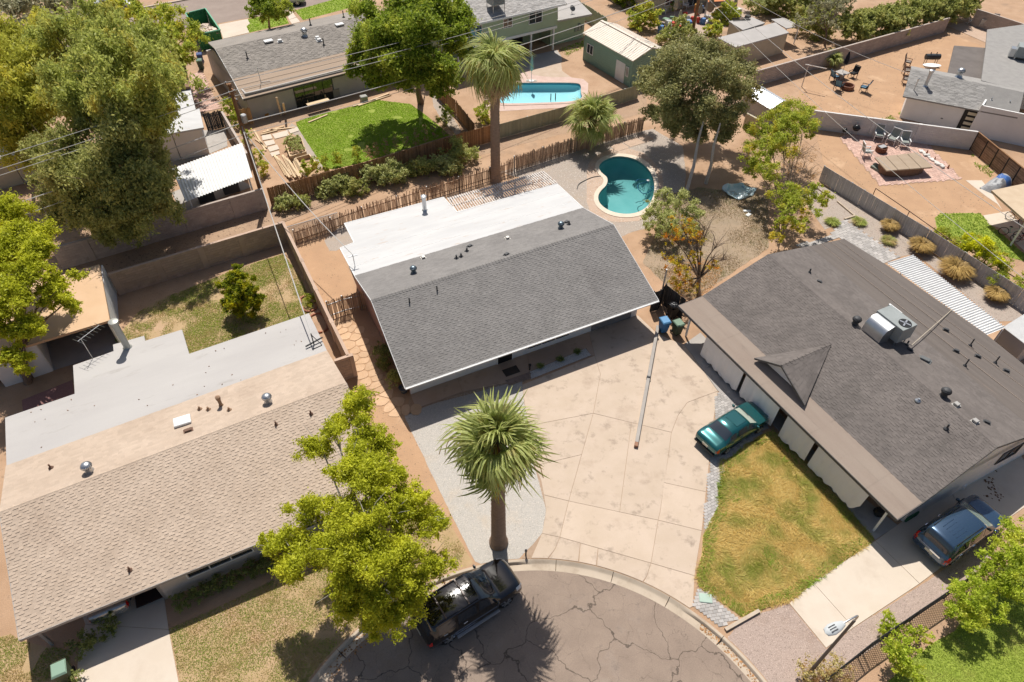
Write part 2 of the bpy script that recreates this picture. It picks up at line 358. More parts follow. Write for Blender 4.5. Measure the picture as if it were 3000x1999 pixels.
# --- pools
kidney_in = smooth_poly(PL(cC([(1185, 1160), (1200, 1120), (1260, 1085), (1340, 1075), (1440, 1095), (1510, 1140), (1560, 1210), (1575, 1290), (1560, 1370), (1520, 1430), (1460, 1465), (1390, 1478), (1310, 1470), (1240, 1445), (1190, 1400), (1180, 1355), (1200, 1315), (1245, 1275), (1250, 1225), (1210, 1195)]), .05), 2)
kidney_out = smooth_poly(PL(cC([(1158, 1155), (1175, 1105), (1245, 1068), (1340, 1055), (1455, 1075), (1535, 1125), (1588, 1200), (1605, 1290), (1592, 1385), (1552, 1450), (1480, 1488), (1395, 1502), (1300, 1495), (1218, 1465), (1160, 1412), (1150, 1355), (1172, 1302), (1218, 1268), (1222, 1232), (1185, 1203)]), .05), 2)
pool2_in = smooth_poly(PL(cC([(480, 660), (500, 600), (590, 572), (800, 570), (1030, 571), (1066, 585), (1062, 640), (1078, 678), (1000, 702), (760, 710), (520, 716), (490, 700)]), .04), 2)
pool2_out = smooth_poly(PL(cC([(462, 662), (485, 590), (585, 560), (800, 557), (1036, 558), (1084, 575), (1080, 640), (1098, 686), (1004, 714), (760, 722), (512, 730), (472, 712)]), .04), 2)
BIG = 1500
sheet('ground', [(-BIG, -300), (BIG, -300), (BIG, 2600), (-BIG, 2600)], 0, M_dirt, holes=[hole_road, kidney_in, pool2_in])

# --- road and kerb
sheet('road', arc(R_ASPH, A0, A1, 90) + [Vector((-9.2, -14, 0)), Vector((12.2, -14, 0))], -.118, M_asph)
kerb = thing('kerb', None, None, CC); kerb['kind'] = 'structure'
def kerb_prof(dv):
    n_ = [(R_ASPH - .02, -.114), (11.47, -.128), (11.515, -.01), (11.55, .022), (11.67, .024), (11.72, -.05)]
    d_ = [(R_ASPH - .02, -.114), (11.44, -.122), (11.50, -.10), (11.57, -.045), (11.67, .012), (11.72, -.05)]
    return [(a[0] * (1 - dv) + b[0] * dv, a[1] * (1 - dv) + b[1] * dv) for a, b in zip(n_, d_)]
def drop(a): return max(0, min(1, min((a - 50) / 4, (95 - a) / 4)))
aa = A0
while aa < A1:
    step = 14.2; mb = MB(); n = 12; ring = []
    for i in range(n + 1):
        a = aa + .06 + (step - .12) * i / n; ring.append([CC + Vector((math.cos(rad(a)) * r, math.sin(rad(a)) * r, z)) for r, z in kerb_prof(drop(a))])
    k = len(ring[0]); mb.add([p for q in ring for p in q], [(i * k + j, (i + 1) * k + j, (i + 1) * k + j + 1, i * k + j + 1) for i in range(n) for j in range(k - 1)] + [tuple(range(k)), tuple(n * k + j for j in range(k))])
    mb.build('kerb_segment', M_kerb, kerb, smooth=30); aa += step
kerbf, _ = inside([Vector((p.x, p.y)) for p in arc(11.45, A0, A1, 60)])

# --- helper: slabs cut with joints
def shrink(poly, d):
    poly = [Vector((p[0], p[1], 0)) for p in poly]; n = len(poly)
    if sum(poly[i].x * poly[(i + 1) % n].y - poly[(i + 1) % n].x * poly[i].y for i in range(n)) < 0: poly.reverse()
    out = []
    for i in range(n):
        a, b, c = poly[i - 1], poly[i], poly[(i + 1) % n]; e1 = (b - a).normalized(); e2 = (c - b).normalized()
        n1 = Vector((-e1.y, e1.x, 0)); n2 = Vector((-e2.y, e2.x, 0)); m_ = n1 + n2
        if m_.length < 1e-4: m_ = n1
        m_.normalize(); out.append(b + m_ * (d / max(.4, m_.dot(n1))))
    return out
def slabs(name, lists, z, m, zb=.002, gap=.009, base=M_joint, label=None):
    root = thing(name, None, None, (0, 0, 0)); root['kind'] = 'structure'
    for i, pl in enumerate(lists):
        p = [q if isinstance(q, Vector) else P(*q) for q in pl]; mb = MB(); mb.prism(shrink(p, gap), zb, z + .0015 * (i % 3)); mb.build('slab', m, root, bevel=.006)
    return root
top_arc = lambda a0, a1, n=10: [p for p in arc(11.71, a0, a1, n)]
slabs('driveway', [
    [(1530, 1128), (1742, 1043), (1759, 1098), (1738, 1212), (1587, 1241), (1545, 1250)],
    [(1545, 1250), (1587, 1241), (1738, 1212), (1704, 1333), (1566, 1366)],
    [(1566, 1366), (1704, 1333), (1666, 1469), (1593, 1451), (1585, 1408)],
    [(1593, 1451), (1666, 1469), (1640, 1575), (1588, 1564), (1600, 1495)],
    [(1588, 1564), (1640, 1575), (1626, 1610)] + top_arc(87.5, 91.6, 2),
    [(1723, 964), (1869, 925), (1921, 975), (1965, 997), (2004, 1009), (2103, 1147), (2014, 1180), (1987, 1217), (1967, 1268), (1738, 1212), (1759, 1098), (1742, 1043)],
    [(1738, 1212), (1850, 1239), (1815, 1501), (1666, 1469), (1704, 1333)],
    [(1850, 1239), (1967, 1268), (1959, 1330), (1934, 1500), (1928, 1525), (1815, 1501)],
    [(1666, 1469), (1928, 1525), (1907, 1651), (1640, 1575)],
    [(1640, 1575), (1700, 1592)] + top_arc(80, 87.3, 3) + [(1626, 1610)],
    [(1700, 1592), (1752, 1607)] + top_arc(75.6, 79.8, 2),
    [(1752, 1607), (1907, 1651), (1895, 1688)] + top_arc(64, 75.4, 5),
    [(2014, 1180), (2103, 1147), (2091, 1226), (2078, 1350), (2068, 1442), (1945, 1415), (1959, 1330), (1967, 1268), (1987, 1217)],
    [(1945, 1415), (2068, 1442), (2056, 1556), (1928, 1525), (1934, 1500)],
    [(1928, 1525), (2056, 1556), (2044, 1627), (2035, 1688), (1907, 1651)],
    [(1907, 1651), (2035, 1688), (2030, 1777)] + top_arc(52, 63.8, 5) + [(1895, 1688)],
], .028, M_conc)
sheet('driveway_bed', PL([(1530, 1130), (1742, 1043), (1725, 966), (1869, 927), (1921, 977), (2004, 1011), (2101, 1149), (2089, 1226), (2066, 1442), (2054, 1556), (2033, 1688), (2028, 1770)]) + top_arc(53, 94, 20) + PL([(1590, 1560), (1600, 1495), (1566, 1366)]), .012, M_joint)
slabs('front_walk', [[(1203, 1157), (1339, 1106), (1355, 1149), (1219, 1199)], [(1339, 1106), (1545, 1030), (1551, 1089), (1530, 1112), (1372, 1146), (1355, 1149)],
    [(1545, 1030), (1723, 962), (1742, 1043), (1731, 1043), (1717, 1021), (1551, 1089)]], .026, M_walk)
sheet('front_walk_bed', PL([(1205, 1158), (1723, 964), (1740, 1043), (1530, 1114), (1220, 1197)]), .008, M_joint)
slabs('porch_floor', [[(2004, 1009), (2052, 975), (2112, 1040), (2103, 1058), (2060, 1087)], [(2060, 1087), (2103, 1058), (2112, 1040), (2290, 1215), (2240, 1218), (2185, 1190), (2103, 1147)],
    [(2240, 1218), (2290, 1215), (2440, 1385), (2403, 1397)], [(2403, 1397), (2440, 1385), (2630, 1540), (2564, 1583)]], .034, M_greyc)
slabs('side_driveway', [[(2564, 1585), (2694, 1711), (2500, 1840), (2381, 1707)], [(2381, 1707), (2500, 1840), (2420, 1900), (2312, 1768)],
    [(2564, 1585), (2622, 1543), (2780, 1430), (2860, 1585), (2694, 1711)], [(2780, 1430), (2975, 1315), (3070, 1440), (2860, 1585)]], .026, M_pale)
sheet('side_driveway_bed', PL([(2564, 1587), (2314, 1768), (2420, 1898), (2500, 1838), (2860, 1583), (3068, 1440), (2975, 1317)]), .008, M_joint)
slabs('neighbour_driveway', [[(224, 2030), (226, 1965), (232, 1900), (250, 1830), (495, 1845), (524, 1999), (530, 2030)], [(250, 1830), (236, 1790), (300, 1700), (470, 1640), (482, 1755), (495, 1845)]], .026, M_pale)
slabs('dumpster_driveway', [[cU([(600, 440)])[0], cU([(1120, 340)])[0], cU([(1160, 420)])[0], cU([(1100, 470)])[0], cU([(1150, 580)])[0], cU([(690, 690)])[0]]], .024, M_pale)
slabs('entry_path', [[cU([(1790, 225)])[0], cU([(1900, 195)])[0], cU([(1980, 310)])[0], cU([(1850, 350)])[0]], [cU([(1850, 355)])[0], cU([(1985, 315)])[0], cU([(2050, 390)])[0], cU([(1900, 430)])[0]]], .024, M_pale)

# --- gravel yards
gravel_poly = PL([(1184, 1216), (1203, 1260), (1270, 1400), (1335, 1535), (1392, 1646)]) + arc(11.72, 104, 94.5, 6) + PL([(1588, 1566), (1600, 1495), (1593, 1451), (1566, 1370), (1545, 1250), (1530, 1130), (1530, 1114), (1372, 1148), (1219, 1201)])
sheet('front_gravel', gravel_poly, .006, M_gravel, wig=.03)
pebbles('gravel_stones', gravel_poly, 420, .022, M_peb, seed=3, label='pale grey gravel stones around the front palm')
planter = PL(cI([(125, 1272), (508, 1112), (545, 1158), (132, 1322)]))
sheet('planter_gravel', planter, .034, M_gravelw)
pebbles('planter_stones', planter, 500, .025, M_peb, seed=4, z=.036, label='white gravel in the planter strip by the window')
pg = PL([(2174, 1813), (2250, 1790), (2312, 1770), (2420, 1902), (2500, 1842), (2745, 1684), (2870, 1595), (2905, 1630), (2835, 1700), (2600, 1868), (2475, 1953), (2415, 2010), (2340, 2060)]) + arc(11.73, 10, 42, 10)
sheet('roadside_gravel', pg, .006, M_gravelp, wig=.04)
pebbles('pink_stones', pg, 260, .03, M_pebp, seed=5, label='pinkish grey gravel beside the street lamp')
sg = PL(cF([(360, 470), (480, 500), (700, 640), (1000, 830), (1240, 1010), (1500, 1150), (1809, 1340), (1809, 1420), (1620, 1430), (1050, 950), (930, 970), (720, 830), (560, 715), (400, 780), (300, 640), (220, 500)]))
sheet('side_yard_gravel', sg, .006, M_gravelg, wig=.05)
pebbles('side_yard_stones', sg, 60, .04, M_pebp, seed=6, label='brown gravel along the slatted chain fence')
bg = PL(cC([(500, 1190), (700, 1130), (900, 1060), (1150, 1000), (1420, 920), (1560, 890), (1766, 1010), (1790, 1200), (1766, 1400), (1600, 1500), (1560, 1568), (1420, 1600), (1330, 1640), (1180, 1560), (1060, 1440), (900, 1270), (700, 1240)]))
sheet('pool_yard_gravel', bg, .004, M_gravelg, holes=[kidney_out], wig=.05)
def notpool(X, Y, r): return ~inside(kidney_out)[0](X, Y)
pebbles('pool_yard_stones', bg, 50, .04, M_peb, seed=8, label='grey gravel around the kidney shaped pool', mask=notpool)
pg2 = PL([(1330, 600), (1300, 575), (1050, 640), (880, 700), (960, 660), (1000, 650)])
sheet('back_strip_gravel', PL([(950, 705), (1000, 660), (1015, 650), (1038, 710), (985, 735), (965, 735)]), .005, M_gravelg, wig=.03)
# --- pool surroundings
deck = PL(cC([(1105, 1190), (1104, 1390), (1128, 1462), (1200, 1512), (1320, 1534), (1460, 1524), (1560, 1470), (1620, 1400), (1640, 1300), (1620, 1190), (1560, 1110), (1490, 1050), (1380, 1020), (1260, 1030), (1170, 1070), (1120, 1120)]), .03)
dk = sheet('pool_deck', deck, .012, M_walk, holes=[kidney_out])
M_cop = mat('pool_coping', (.62, .52, .41), (.68, .58, .47), grain=.08, world=True)
def coping(name, outer, inner, z, m, parent=None, d=-.05):
    mb = MB(); n = len(outer); vs = []
    for a, b in zip(outer, inner): vs += [(a.x, a.y, .0), (a.x, a.y, z), (b.x, b.y, z), (b.x, b.y, d)]
    mb.add(vs, [(4 * i + j, 4 * ((i + 1) % n) + j, 4 * ((i + 1) % n) + j + 1, 4 * i + j + 1) for i in range(n) for j in range(3)]); return mb.build(name, m, parent, smooth=40)
def pool(name, label, outer, inner, ctile, cfloor, lvl, depth, watercol, cop):
    c = sum((Vector((p.x, p.y, 0)) for p in inner), Vector()) / len(inner); t = thing(name, label, 'swimming pool', c)
    coping('coping', outer, inner, .05, cop, t)
    mb = MB(); n = len(inner); rings = [(1.0, 0.0), (1.0, -.22), (.985, -depth * .55), (.90, -depth * .8), (.72, -depth)]; vs = []
    for s_, z in rings: vs += [(c.x + (p.x - c.x) * s_, c.y + (p.y - c.y) * s_, z) for p in inner]
    fs = [(k * n + i, k * n + (i + 1) % n, (k + 1) * n + (i + 1) % n, (k + 1) * n + i) for k in range(1, 4) for i in range(n)] + [tuple(4 * n + i for i in range(n))]
    mb.add(vs, fs); mb.build('basin', cfloor, t, smooth=60, flip=True)
    mb = MB(); mb.add(vs[:2 * n], [(i, (i + 1) % n, n + (i + 1) % n, n + i) for i in range(n)]); mb.build('tile_band', ctile, t, smooth=60)
    o = sheet('water', [(p.x - c.x, p.y - c.y) for p in inner], lvl, water_mat(name + '_water', watercol), parent=t); return t
def water_mat(name, col):
    m = bpy.data.materials.new(name); m.use_nodes = True; nt = m.node_tree; L = nt.links.new; nt.nodes.remove(nt.nodes['Principled BSDF'])
    tr = nd(nt, 'ShaderNodeBsdfTransparent'); tr.inputs[0].default_value = c4(col); gl = nd(nt, 'ShaderNodeBsdfGlossy', Roughness=.03); fr = nd(nt, 'ShaderNodeFresnel', IOR=1.33)
    df = nd(nt, 'ShaderNodeBsdfDiffuse'); df.inputs[0].default_value = c4([q * .7 for q in col]); m0 = nd(nt, 'ShaderNodeMixShader'); m0.inputs[0].default_value = .16; L(tr.outputs[0], m0.inputs[1]); L(df.outputs[0], m0.inputs[2])
    nz = nd(nt, 'ShaderNodeTexNoise', Scale=2.5, Detail=3); g = nd(nt, 'ShaderNodeNewGeometry'); L(g.outputs['Position'], nz.inputs['Vector']); bp = nd(nt, 'ShaderNodeBump', Strength=.25, Distance=.03); L(nz.outputs['Fac'], bp.inputs['Height'])
    L(bp.outputs[0], gl.inputs['Normal']); L(bp.outputs[0], fr.inputs['Normal'])
    ms = nd(nt, 'ShaderNodeMixShader'); L(fr.outputs[0], ms.inputs[0]); L(m0.outputs[0], ms.inputs[1]); L(gl.outputs[0], ms.inputs[2]); L(ms.outputs[0], nt.nodes['Material Output'].inputs['Surface']); return m
M_tile = mat('pool_tile', (.08, .24, .26), (.06, .19, .21), scale=8); M_basin = mat('pool_plaster', (.09, .32, .32), (.12, .36, .36), scale=.6, world=True)
M_basin2 = mat('blue_plaster', (.26, .60, .66), (.29, .64, .70), scale=.5, world=True); M_tile2 = mat('blue_tile', (.05, .25, .32))
pool('kidney_pool', 'kidney shaped backyard pool with teal water and pale coping', kidney_out, kidney_in, M_tile, M_basin, -.30, 1.9, (.34, .76, .77), M_cop)
M_deck2 = mat('pink_deck', (.52, .37, .31), (.58, .43, .365), grain=.06, world=True)
deck2 = PL(cC([(395, 745), (410, 590), (470, 545), (640, 505), (690, 480), (800, 470), (920, 430), (935, 490), (1000, 535), (1080, 545), (1115, 575), (1112, 640), (1085, 700), (1000, 742), (760, 752), (500, 768)]), .02)
sheet('blue_pool_deck', deck2, .012, M_deck2, holes=[pool2_out])
sheet('patio_floor', PL(cC([(560, 420), (900, 345), (935, 400), (930, 435), (800, 475), (690, 485), (640, 500), (520, 530)])), .008, M_greyc)
sheet('patio_apron', PL(cC([(690, 483), (800, 472), (925, 425), (935, 490), (990, 533), (860, 535), (740, 520)])), .016, mat('tan_apron', (.45, .34, .25), (.5, .39, .3), world=True))
pool('rectangular_pool', 'bright blue swimming pool behind the green house', pool2_out, pool2_in, M_tile2, M_basin2, -.08, .9, (.25, .86, .95), M_deck2)
# patio slabs at the fence end of the kidney pool
slabs('pool_side_slabs', [cC([(1265, 1010), (1345, 985), (1400, 1020), (1310, 1050)]), cC([(1350, 983), (1440, 950), (1510, 985), (1405, 1018)]), cC([(1445, 948), (1500, 925), (1570, 960), (1515, 983)])], .03, M_walk)

# --- brick, pavers and flagstone pieces
def bricks(name, poly, ang, bl, bw, m, z, parent_name, basemat, label=None, gap=.012, indiv=0, herring=False):
    poly = [Vector((p[0], p[1], 0)) for p in poly]; root = sheet(parent_name, poly, z - .012, basemat)
    f, (x0, x1, y0, y1) = inside(poly); cx, cy = (x0 + x1) / 2, (y0 + y1) / 2; ca, sa = math.cos(rad(ang)), math.sin(rad(ang)); Rr = math.hypot(x1 - x0, y1 - y0) / 2 + .5
    cells = []; j = 0; y = -Rr
    while y < Rr:
        x = -Rr + (bl / 2 if j % 2 else 0)
        while x < Rr: cells.append((x + bl / 2, y + bw / 2)); x += bl
        y += bw; j += 1
    Cx = np.array([cx + a * ca - b * sa for a, b in cells]); Cy = np.array([cy + a * sa + b * ca for a, b in cells]); k = f(Cx, Cy); pts = [(Cx[i], Cy[i]) for i in np.where(k)[0]]
    pts.sort(key=lambda p: (p[0] ** 2 + p[1] ** 2))
    one = mesh_of(MB().box((0, 0, 0), (bl - gap, bw - gap, .03)), name, m)
    for p in pts[:indiv]:
        inst(name, one, Matrix.Translation((p[0], p[1], z - .008 + R.uniform(-.004, .004))) @ Matrix.Rotation(rad(ang) + R.uniform(-.03, .03), 4, 'Z') @ Matrix.Rotation(R.uniform(-.02, .02), 4, 'X'), root)
    if pts[indiv:]:
        mb = MB()
        for p in pts[indiv:]:
            mb.box((p[0], p[1], z - .008 + R.uniform(-.004, .004)), (bl - gap, bw - gap, .03), rad(ang) + R.uniform(-.03, .03))
        o = mb.build(name + '_field', m, root, flip=False); o['kind'] = 'stuff'
    return root
strip = PL([(2095, 1165), (2125, 1120), (2185, 1180), (2262, 1238), (2229, 1272), (2128, 1350), (2110, 1400), (2106, 1440), (2100, 1500), (2085, 1530), (2058, 1568), (2058, 1556), (2070, 1442), (2080, 1350), (2093, 1226)])
bricks('paver', strip, 27, .24, .16, M_paver, .026, 'paver_strip', M_joint, indiv=220)
bricks('paver', PL(cT([(1062, 1188), (1110, 1172), (1200, 1230), (1290, 1310), (1455, 1448), (1312, 1530), (1045, 1350)])), 10, .24, .16, M_paver, .03, 'kerbside_pavers', M_joint, indiv=140)
bricks('brick', PL(cI([(-40, 1330), (122, 1272), (130, 1318), (-20, 1370)])), -20, .22, .11, M_paverdark, .042, 'brick_inlay', M_joint, indiv=140)
bricks('paver', PL(cF([(420, 830), (540, 705), (930, 972), (800, 1032), (500, 838), (240, 925), (200, 890)])), 27, .4, .26, M_paver, .03, 'paver_patio', M_joint, indiv=200)
bricks('brick', PL(cF([(500, 125), (640, 100), (1000, 150), (1130, 182), (1370, 425), (792, 470)])), 30, .34, .22, M_brickp, .03, 'brick_patio', M_joint, indiv=260)
bricks('brick', PL(cA([(1310, 520), (1385, 490), (1520, 750), (1370, 785), (1330, 640)])), 30, .4, .25, M_brickp, .03, 'pink_patio', M_joint, indiv=120)
def voronoi_cells(poly, pts, gap):
    out = []
    for i, p in enumerate(pts):
        cell = [Vector((p[0] + dx, p[1] + dy, 0)) for dx, dy in ((-.42, -.42), (.42, -.42), (.42, .42), (-.42, .42))]
        for j, q in enumerate(pts):
            if i == j or abs(q[0] - p[0]) > 2.4 or abs(q[1] - p[1]) > 2.4: continue
            m_ = Vector(((p[0] + q[0]) / 2, (p[1] + q[1]) / 2, 0)); nv = Vector((q[0] - p[0], q[1] - p[1], 0)).normalized(); m_ -= nv * gap; new = []
            for k in range(len(cell)):
                a, b = cell[k], cell[(k + 1) % len(cell)]; da, db = (a - m_).dot(nv), (b - m_).dot(nv)
                if da <= 0: new.append(a)
                if da * db < 0: new.append(a + (b - a) * (da / (da - db)))
            cell = new
            if len(cell) < 3: break
        if len(cell) >= 3: out.append(cell)
    return out
path = PL(cH([(548, 822), (640, 800), (700, 860), (735, 960), (770, 1060), (830, 1160), (880, 1270), (960, 1360), (1080, 1400), (1110, 1430), (1030, 1455), (920, 1420), (850, 1330), (770, 1230), (700, 1130), (650, 1010), (610, 920)]))
fpts = []
X, Y, rr = scatter_pts(path, 60, None, 5)
for a, b in zip(X, Y):
    if all((a - c) ** 2 + (b - d) ** 2 > .2 for c, d in fpts): fpts.append((a, b))
fsroot = sheet('stone_path', wiggle(path, .1), .006, M_orange)
for cell in voronoi_cells(path, fpts, .022):
    cell = [c for c in cell if True]; mb = MB(); mb.prism(smooth_poly(cell, 1), .004, .022 + R.uniform(0, .012)); mb.build('flagstone', M_flag, fsroot)

# --- soils and dirt of the other yards
sheet('side_yard_dirt', PL([(800, 660), (900, 640), (1000, 740), (1050, 860), (1110, 980), (1200, 1160), (1190, 1220), (1270, 1400), (1390, 1645), (1340, 1672), (1200, 1480), (1100, 1300), (1010, 1120), (960, 960)]), .004, M_orange, wig=.12)
sheet('alley', PL([(150, 790), (420, 700), (760, 590), (1000, 520), (1320, 430), (1700, 330), (1890, 270), (1900, 330), (1500, 430), (1250, 500), (860, 640), (600, 730), (330, 810)]), .005, M_tan, wig=.15)
sheet('neighbour_yard_dirt', PL(cE([(-100, 560), (250, 560), (900, 300), (1100, 280), (1500, 420), (1250, 700), (850, 640), (780, 1090), (0, 1030), (-200, 900)])), .005, M_orange, wig=.15)
sheet('hot_tub_yard_dirt', PL(cF([(340, 100), (500, 110), (1130, 180), (1440, 210), (1640, 400), (1540, 470), (1660, 640), (1500, 740), (1300, 820), (1000, 700), (600, 480), (400, 330)])), .005, M_orange, wig=.12)
sheet('path_slab', PL(cF([(1395, 432), (1510, 432), (1580, 520), (1660, 650), (1620, 600), (1540, 545)])), .02, M_pale)
sheet('carport_slab', PL(cF([(1520, 680), (1700, 650), (1809, 760), (1850, 1000), (1809, 930), (1640, 770), (1560, 745)])), .02, M_pale)
sheet('grill_patio', PL(cE([(1180, 240), (1500, 180), (1700, 260), (1540, 400)])), .03, M_walk)

# --- lawns
dry = PL([(2111, 1350), (2128, 1352), (2229, 1274), (2262, 1262), (2300, 1290), (2403, 1399), (2560, 1580), (2547, 1594), (2310, 1764), (2245, 1783), (2172, 1809), (2111, 1766), (2050, 1718), (2040, 1690), (2056, 1621), (2058, 1573), (2075, 1532), (2100, 1487), (2108, 1398)])
sheet('dry_lawn', dry, .008, M_drysoil, wig=.05)
grass('dry_grass', dry, 900, .12, .014, G_dry, seed=21, lean=2.4, label='long yellow and green grass of the unmown front lawn')
edge = lambda poly, d: (lambda X, Y, r: ~inside(shrink(poly, d))[0](X, Y))
grass('lawn_edge_grass', dry, 260, .12, .03, G_green, mask=lambda X, Y, r: edge(dry, .55)(X, Y, r) | (npnoise(X, Y, .5, 3) > .72), seed=22, lean=1.9, label='greener grass around the edge of the dry lawn')
lawn_ul = PL(cB([(628, 845), (760, 795), (900, 765), (1020, 735), (1180, 690), (1420, 720), (1530, 800), (1640, 890), (1690, 935), (1400, 1025), (1060, 1130), (880, 1170), (815, 1150), (640, 880)]))
sheet('back_lawn', lawn_ul, .008, M_greensoil, wig=.06)
grass('lush_grass', lawn_ul, 420, .05, .03, G_lush, mask=lambda X, Y, r: npnoise(X, Y, .8, 4) > .12, seed=23, label='bright green lawn behind the house under renovation')
fl = PL([(497, 1843), (640, 1780), (800, 1700), (1000, 1640), (1150, 1560), (1230, 1420), (1300, 1500), (1385, 1648)]) + arc(11.75, 107, 152, 20) + PL([(930, 2010), (528, 2010)])
sheet('front_lawn', fl, .005, M_lawnsoil, wig=.06)
grass('patchy_grass', fl, 1100, .04, .015, G_patch, mask=lambda X, Y, r: (npnoise(X, Y, .5, 9) * .6 + npnoise(X, Y, 1.6, 10) * .4 > .35 + .28 * ((X > -4) & (Y > 13)) + r.normal(0, .07, len(X))) & (np.hypot(X - CC.x, Y - CC.y) > 11.8), seed=24, label='patchy worn grass of the front lawn under the ash tree')
bl = PL([(335, 1000), (400, 920), (459, 880), (530, 855), (628, 815), (750, 770), (830, 745), (880, 810), (915, 900), (915, 935), (850, 960), (740, 1010), (560, 1060), (420, 1080)])
sheet('enclosed_lawn', bl, .005, M_lawnsoil, wig=.15)
grass('enclosed_grass', bl, 650, .05, .018, G_patch, mask=lambda X, Y, r: npnoise(X, Y, .45, 12) * .6 + npnoise(X, Y, 1.4, 13) * .4 > .30 + r.normal(0, .06, len(X)), seed=25, label='mixed green grass of the walled yard with the citrus tree')
grass('enclosed_green', bl, 500, .05, .02, G_mow, mask=lambda X, Y, r: npnoise(X, Y, .45, 12) * .6 + npnoise(X, Y, 1.4, 13) * .4 > .45 + r.normal(0, .05, len(X)), seed=26, label='greenest tufts of grass in the walled yard')
brl = PL([(2575, 2030), (2650, 1945), (2720, 1895), (2800, 1845), (2840, 1780), (2890, 1700), (3080, 1560), (3120, 2060), (2560, 2080)])
sheet('mown_lawn', brl, .008, M_greensoil, wig=.1)
grass('mown_grass', brl, 700, .05, .02, G_mow, seed=27, label='bright mown lawn behind the chain link fence by the lamp')
for nm, pts, lb in (('kerbside_lawn', cU([(1120, 345), (1750, 200), (1850, 420), (1150, 580), (1100, 470), (1165, 420)]), 'small green lawn under the street tree'), ('far_lawn', cB([(620, 75), (880, 0), (1060, -10), (1060, 40), (680, 140)]), 'strip of green lawn beside the entry path')):
    q = PL(pts); sheet(nm, q, .01, M_greensoil); grass(nm + '_grass', q, 90, .07, .06, G_lush, seed=28, label=lb)
ll = PL([(-60, 1990), (-60, 1880), (30, 1860), (105, 1890), (200, 1905), (222, 2030), (-60, 2040)])
sheet('corner_lawn', ll, .006, M_lawnsoil, wig=.06)
grass('corner_grass', ll, 900, .05, .016, G_patch, mask=lambda X, Y, r: npnoise(X, Y, .9, 14) > .35, seed=29, label='patchy lawn at the corner of the tan house')
gl = PL(cF([(1215, 665), (1500, 665), (1570, 745), (1640, 800), (1809, 950), (1830, 1010), (1650, 960), (1400, 880), (1200, 790), (1180, 700)]))
sheet('yard_lawn', gl, .008, M_greensoil, wig=.1); grass('yard_grass', gl, 130, .07, .05, G_green, mask=lambda X, Y, r: npnoise(X, Y, .7, 15) > .2, seed=30, label='green lawn beside the bicycles')
for i, (pts, lb) in enumerate(((cC([(920, 340), (980, 320), (1080, 280), (1100, 320), (1000, 370), (960, 400)]), 'grass beside the wall of the green house'), (cF([(1430, 250), (1490, 270), (1600, 390), (1560, 410), (1460, 330)]), 'green grass at the foot of the board fence'), (cE([(570, 1090), (700, 1050), (760, 1010), (760, 1110)]), 'green weeds at the foot of the white wall'))):
    grass('weed_patch', PL(pts), 60, .12, .06, G_green, seed=31 + i, label=lb, mask=lambda X, Y, r: npnoise(X, Y, 1.2, 16) > .3)
wz = PL(cI([(1000, 60), (1300, 0), (1766, 60), (1766, 420), (1500, 600), (1350, 700), (1250, 780), (1100, 700), (900, 520), (1000, 300)]))
sheet('weedy_yard', wz, .007, mat('weedy_soil', (.34, .25, .17), (.29, .22, .15), scale=1.1, grain=.25, gscale=20, world=True, c3=(.27, .2, .12), c3scale=.6), wig=.1)
grass('weeds', wz, 260, .12, .014, leaf_mat('weed_leaf', (.27, .19, .10), (.36, .28, .16), .3, cs=.8, yellow=(.22, .24, .08), yth=.58), seed=35, lean=1.2, mask=lambda X, Y, r: npnoise(X, Y, .6, 17) + r.normal(0, .16, len(X)) > .34, label='dry weeds covering the neglected yard past the pool')
M_litter = mat('dead_leaf', (.33, .17, .07), island=.5, grain=0)
pebbles('leaf_litter', PL(cI([(1060, 560), (1300, 480), (1460, 560), (1380, 700), (1240, 790), (1120, 740)])), 220, .05, M_litter, seed=36, label='orange brown fallen leaves under the dying tree', cat='leaf litter', flat=.2)
pebbles('gutter_leaves', [CC + Vector((math.cos(rad(a)) * r, math.sin(rad(a)) * r, 0)) for r, rng in ((11.2, range(22, 50, 2)), (11.5, range(48, 20, -2))) for a in rng], 160, .05, M_litter, seed=37, z=-.115, label='brown leaves gathered in the street gutter', cat='leaf litter', flat=.2)
pebbles('gutter_litter', [CC + Vector((math.cos(rad(a)) * r, math.sin(rad(a)) * r, 0)) for r, rng in ((10.9, range(100, 150, 3)), (11.5, range(148, 98, -3))) for a in rng], 70, .05, M_litter, seed=38, z=-.115, label='dead leaves in the gutter beside the black suv', cat='leaf litter', flat=.2)
pebbles('driveway_leaves', PL(cN([(1450, 150), (1600, 90), (1680, 230), (1600, 330), (1400, 260)])), 60, .07, mat('dark_leaf', (.16, .075, .035), island=.4, grain=0), seed=39, z=.03, label='dark dead leaves on the side driveway', cat='leaf litter', flat=.2, mask=lambda X, Y, r: npnoise(X, Y, 1.5, 18) > .45)
pebbles('alley_debris', PL([(330, 800), (600, 715), (860, 625), (1250, 490), (1240, 460), (860, 590), (560, 690), (300, 770)]), 14, .07, mat('twig_debris', (.23, .15, .10), island=.5, grain=0), seed=40, label='dark twigs and debris strewn along the alley', cat='debris', flat=.3)
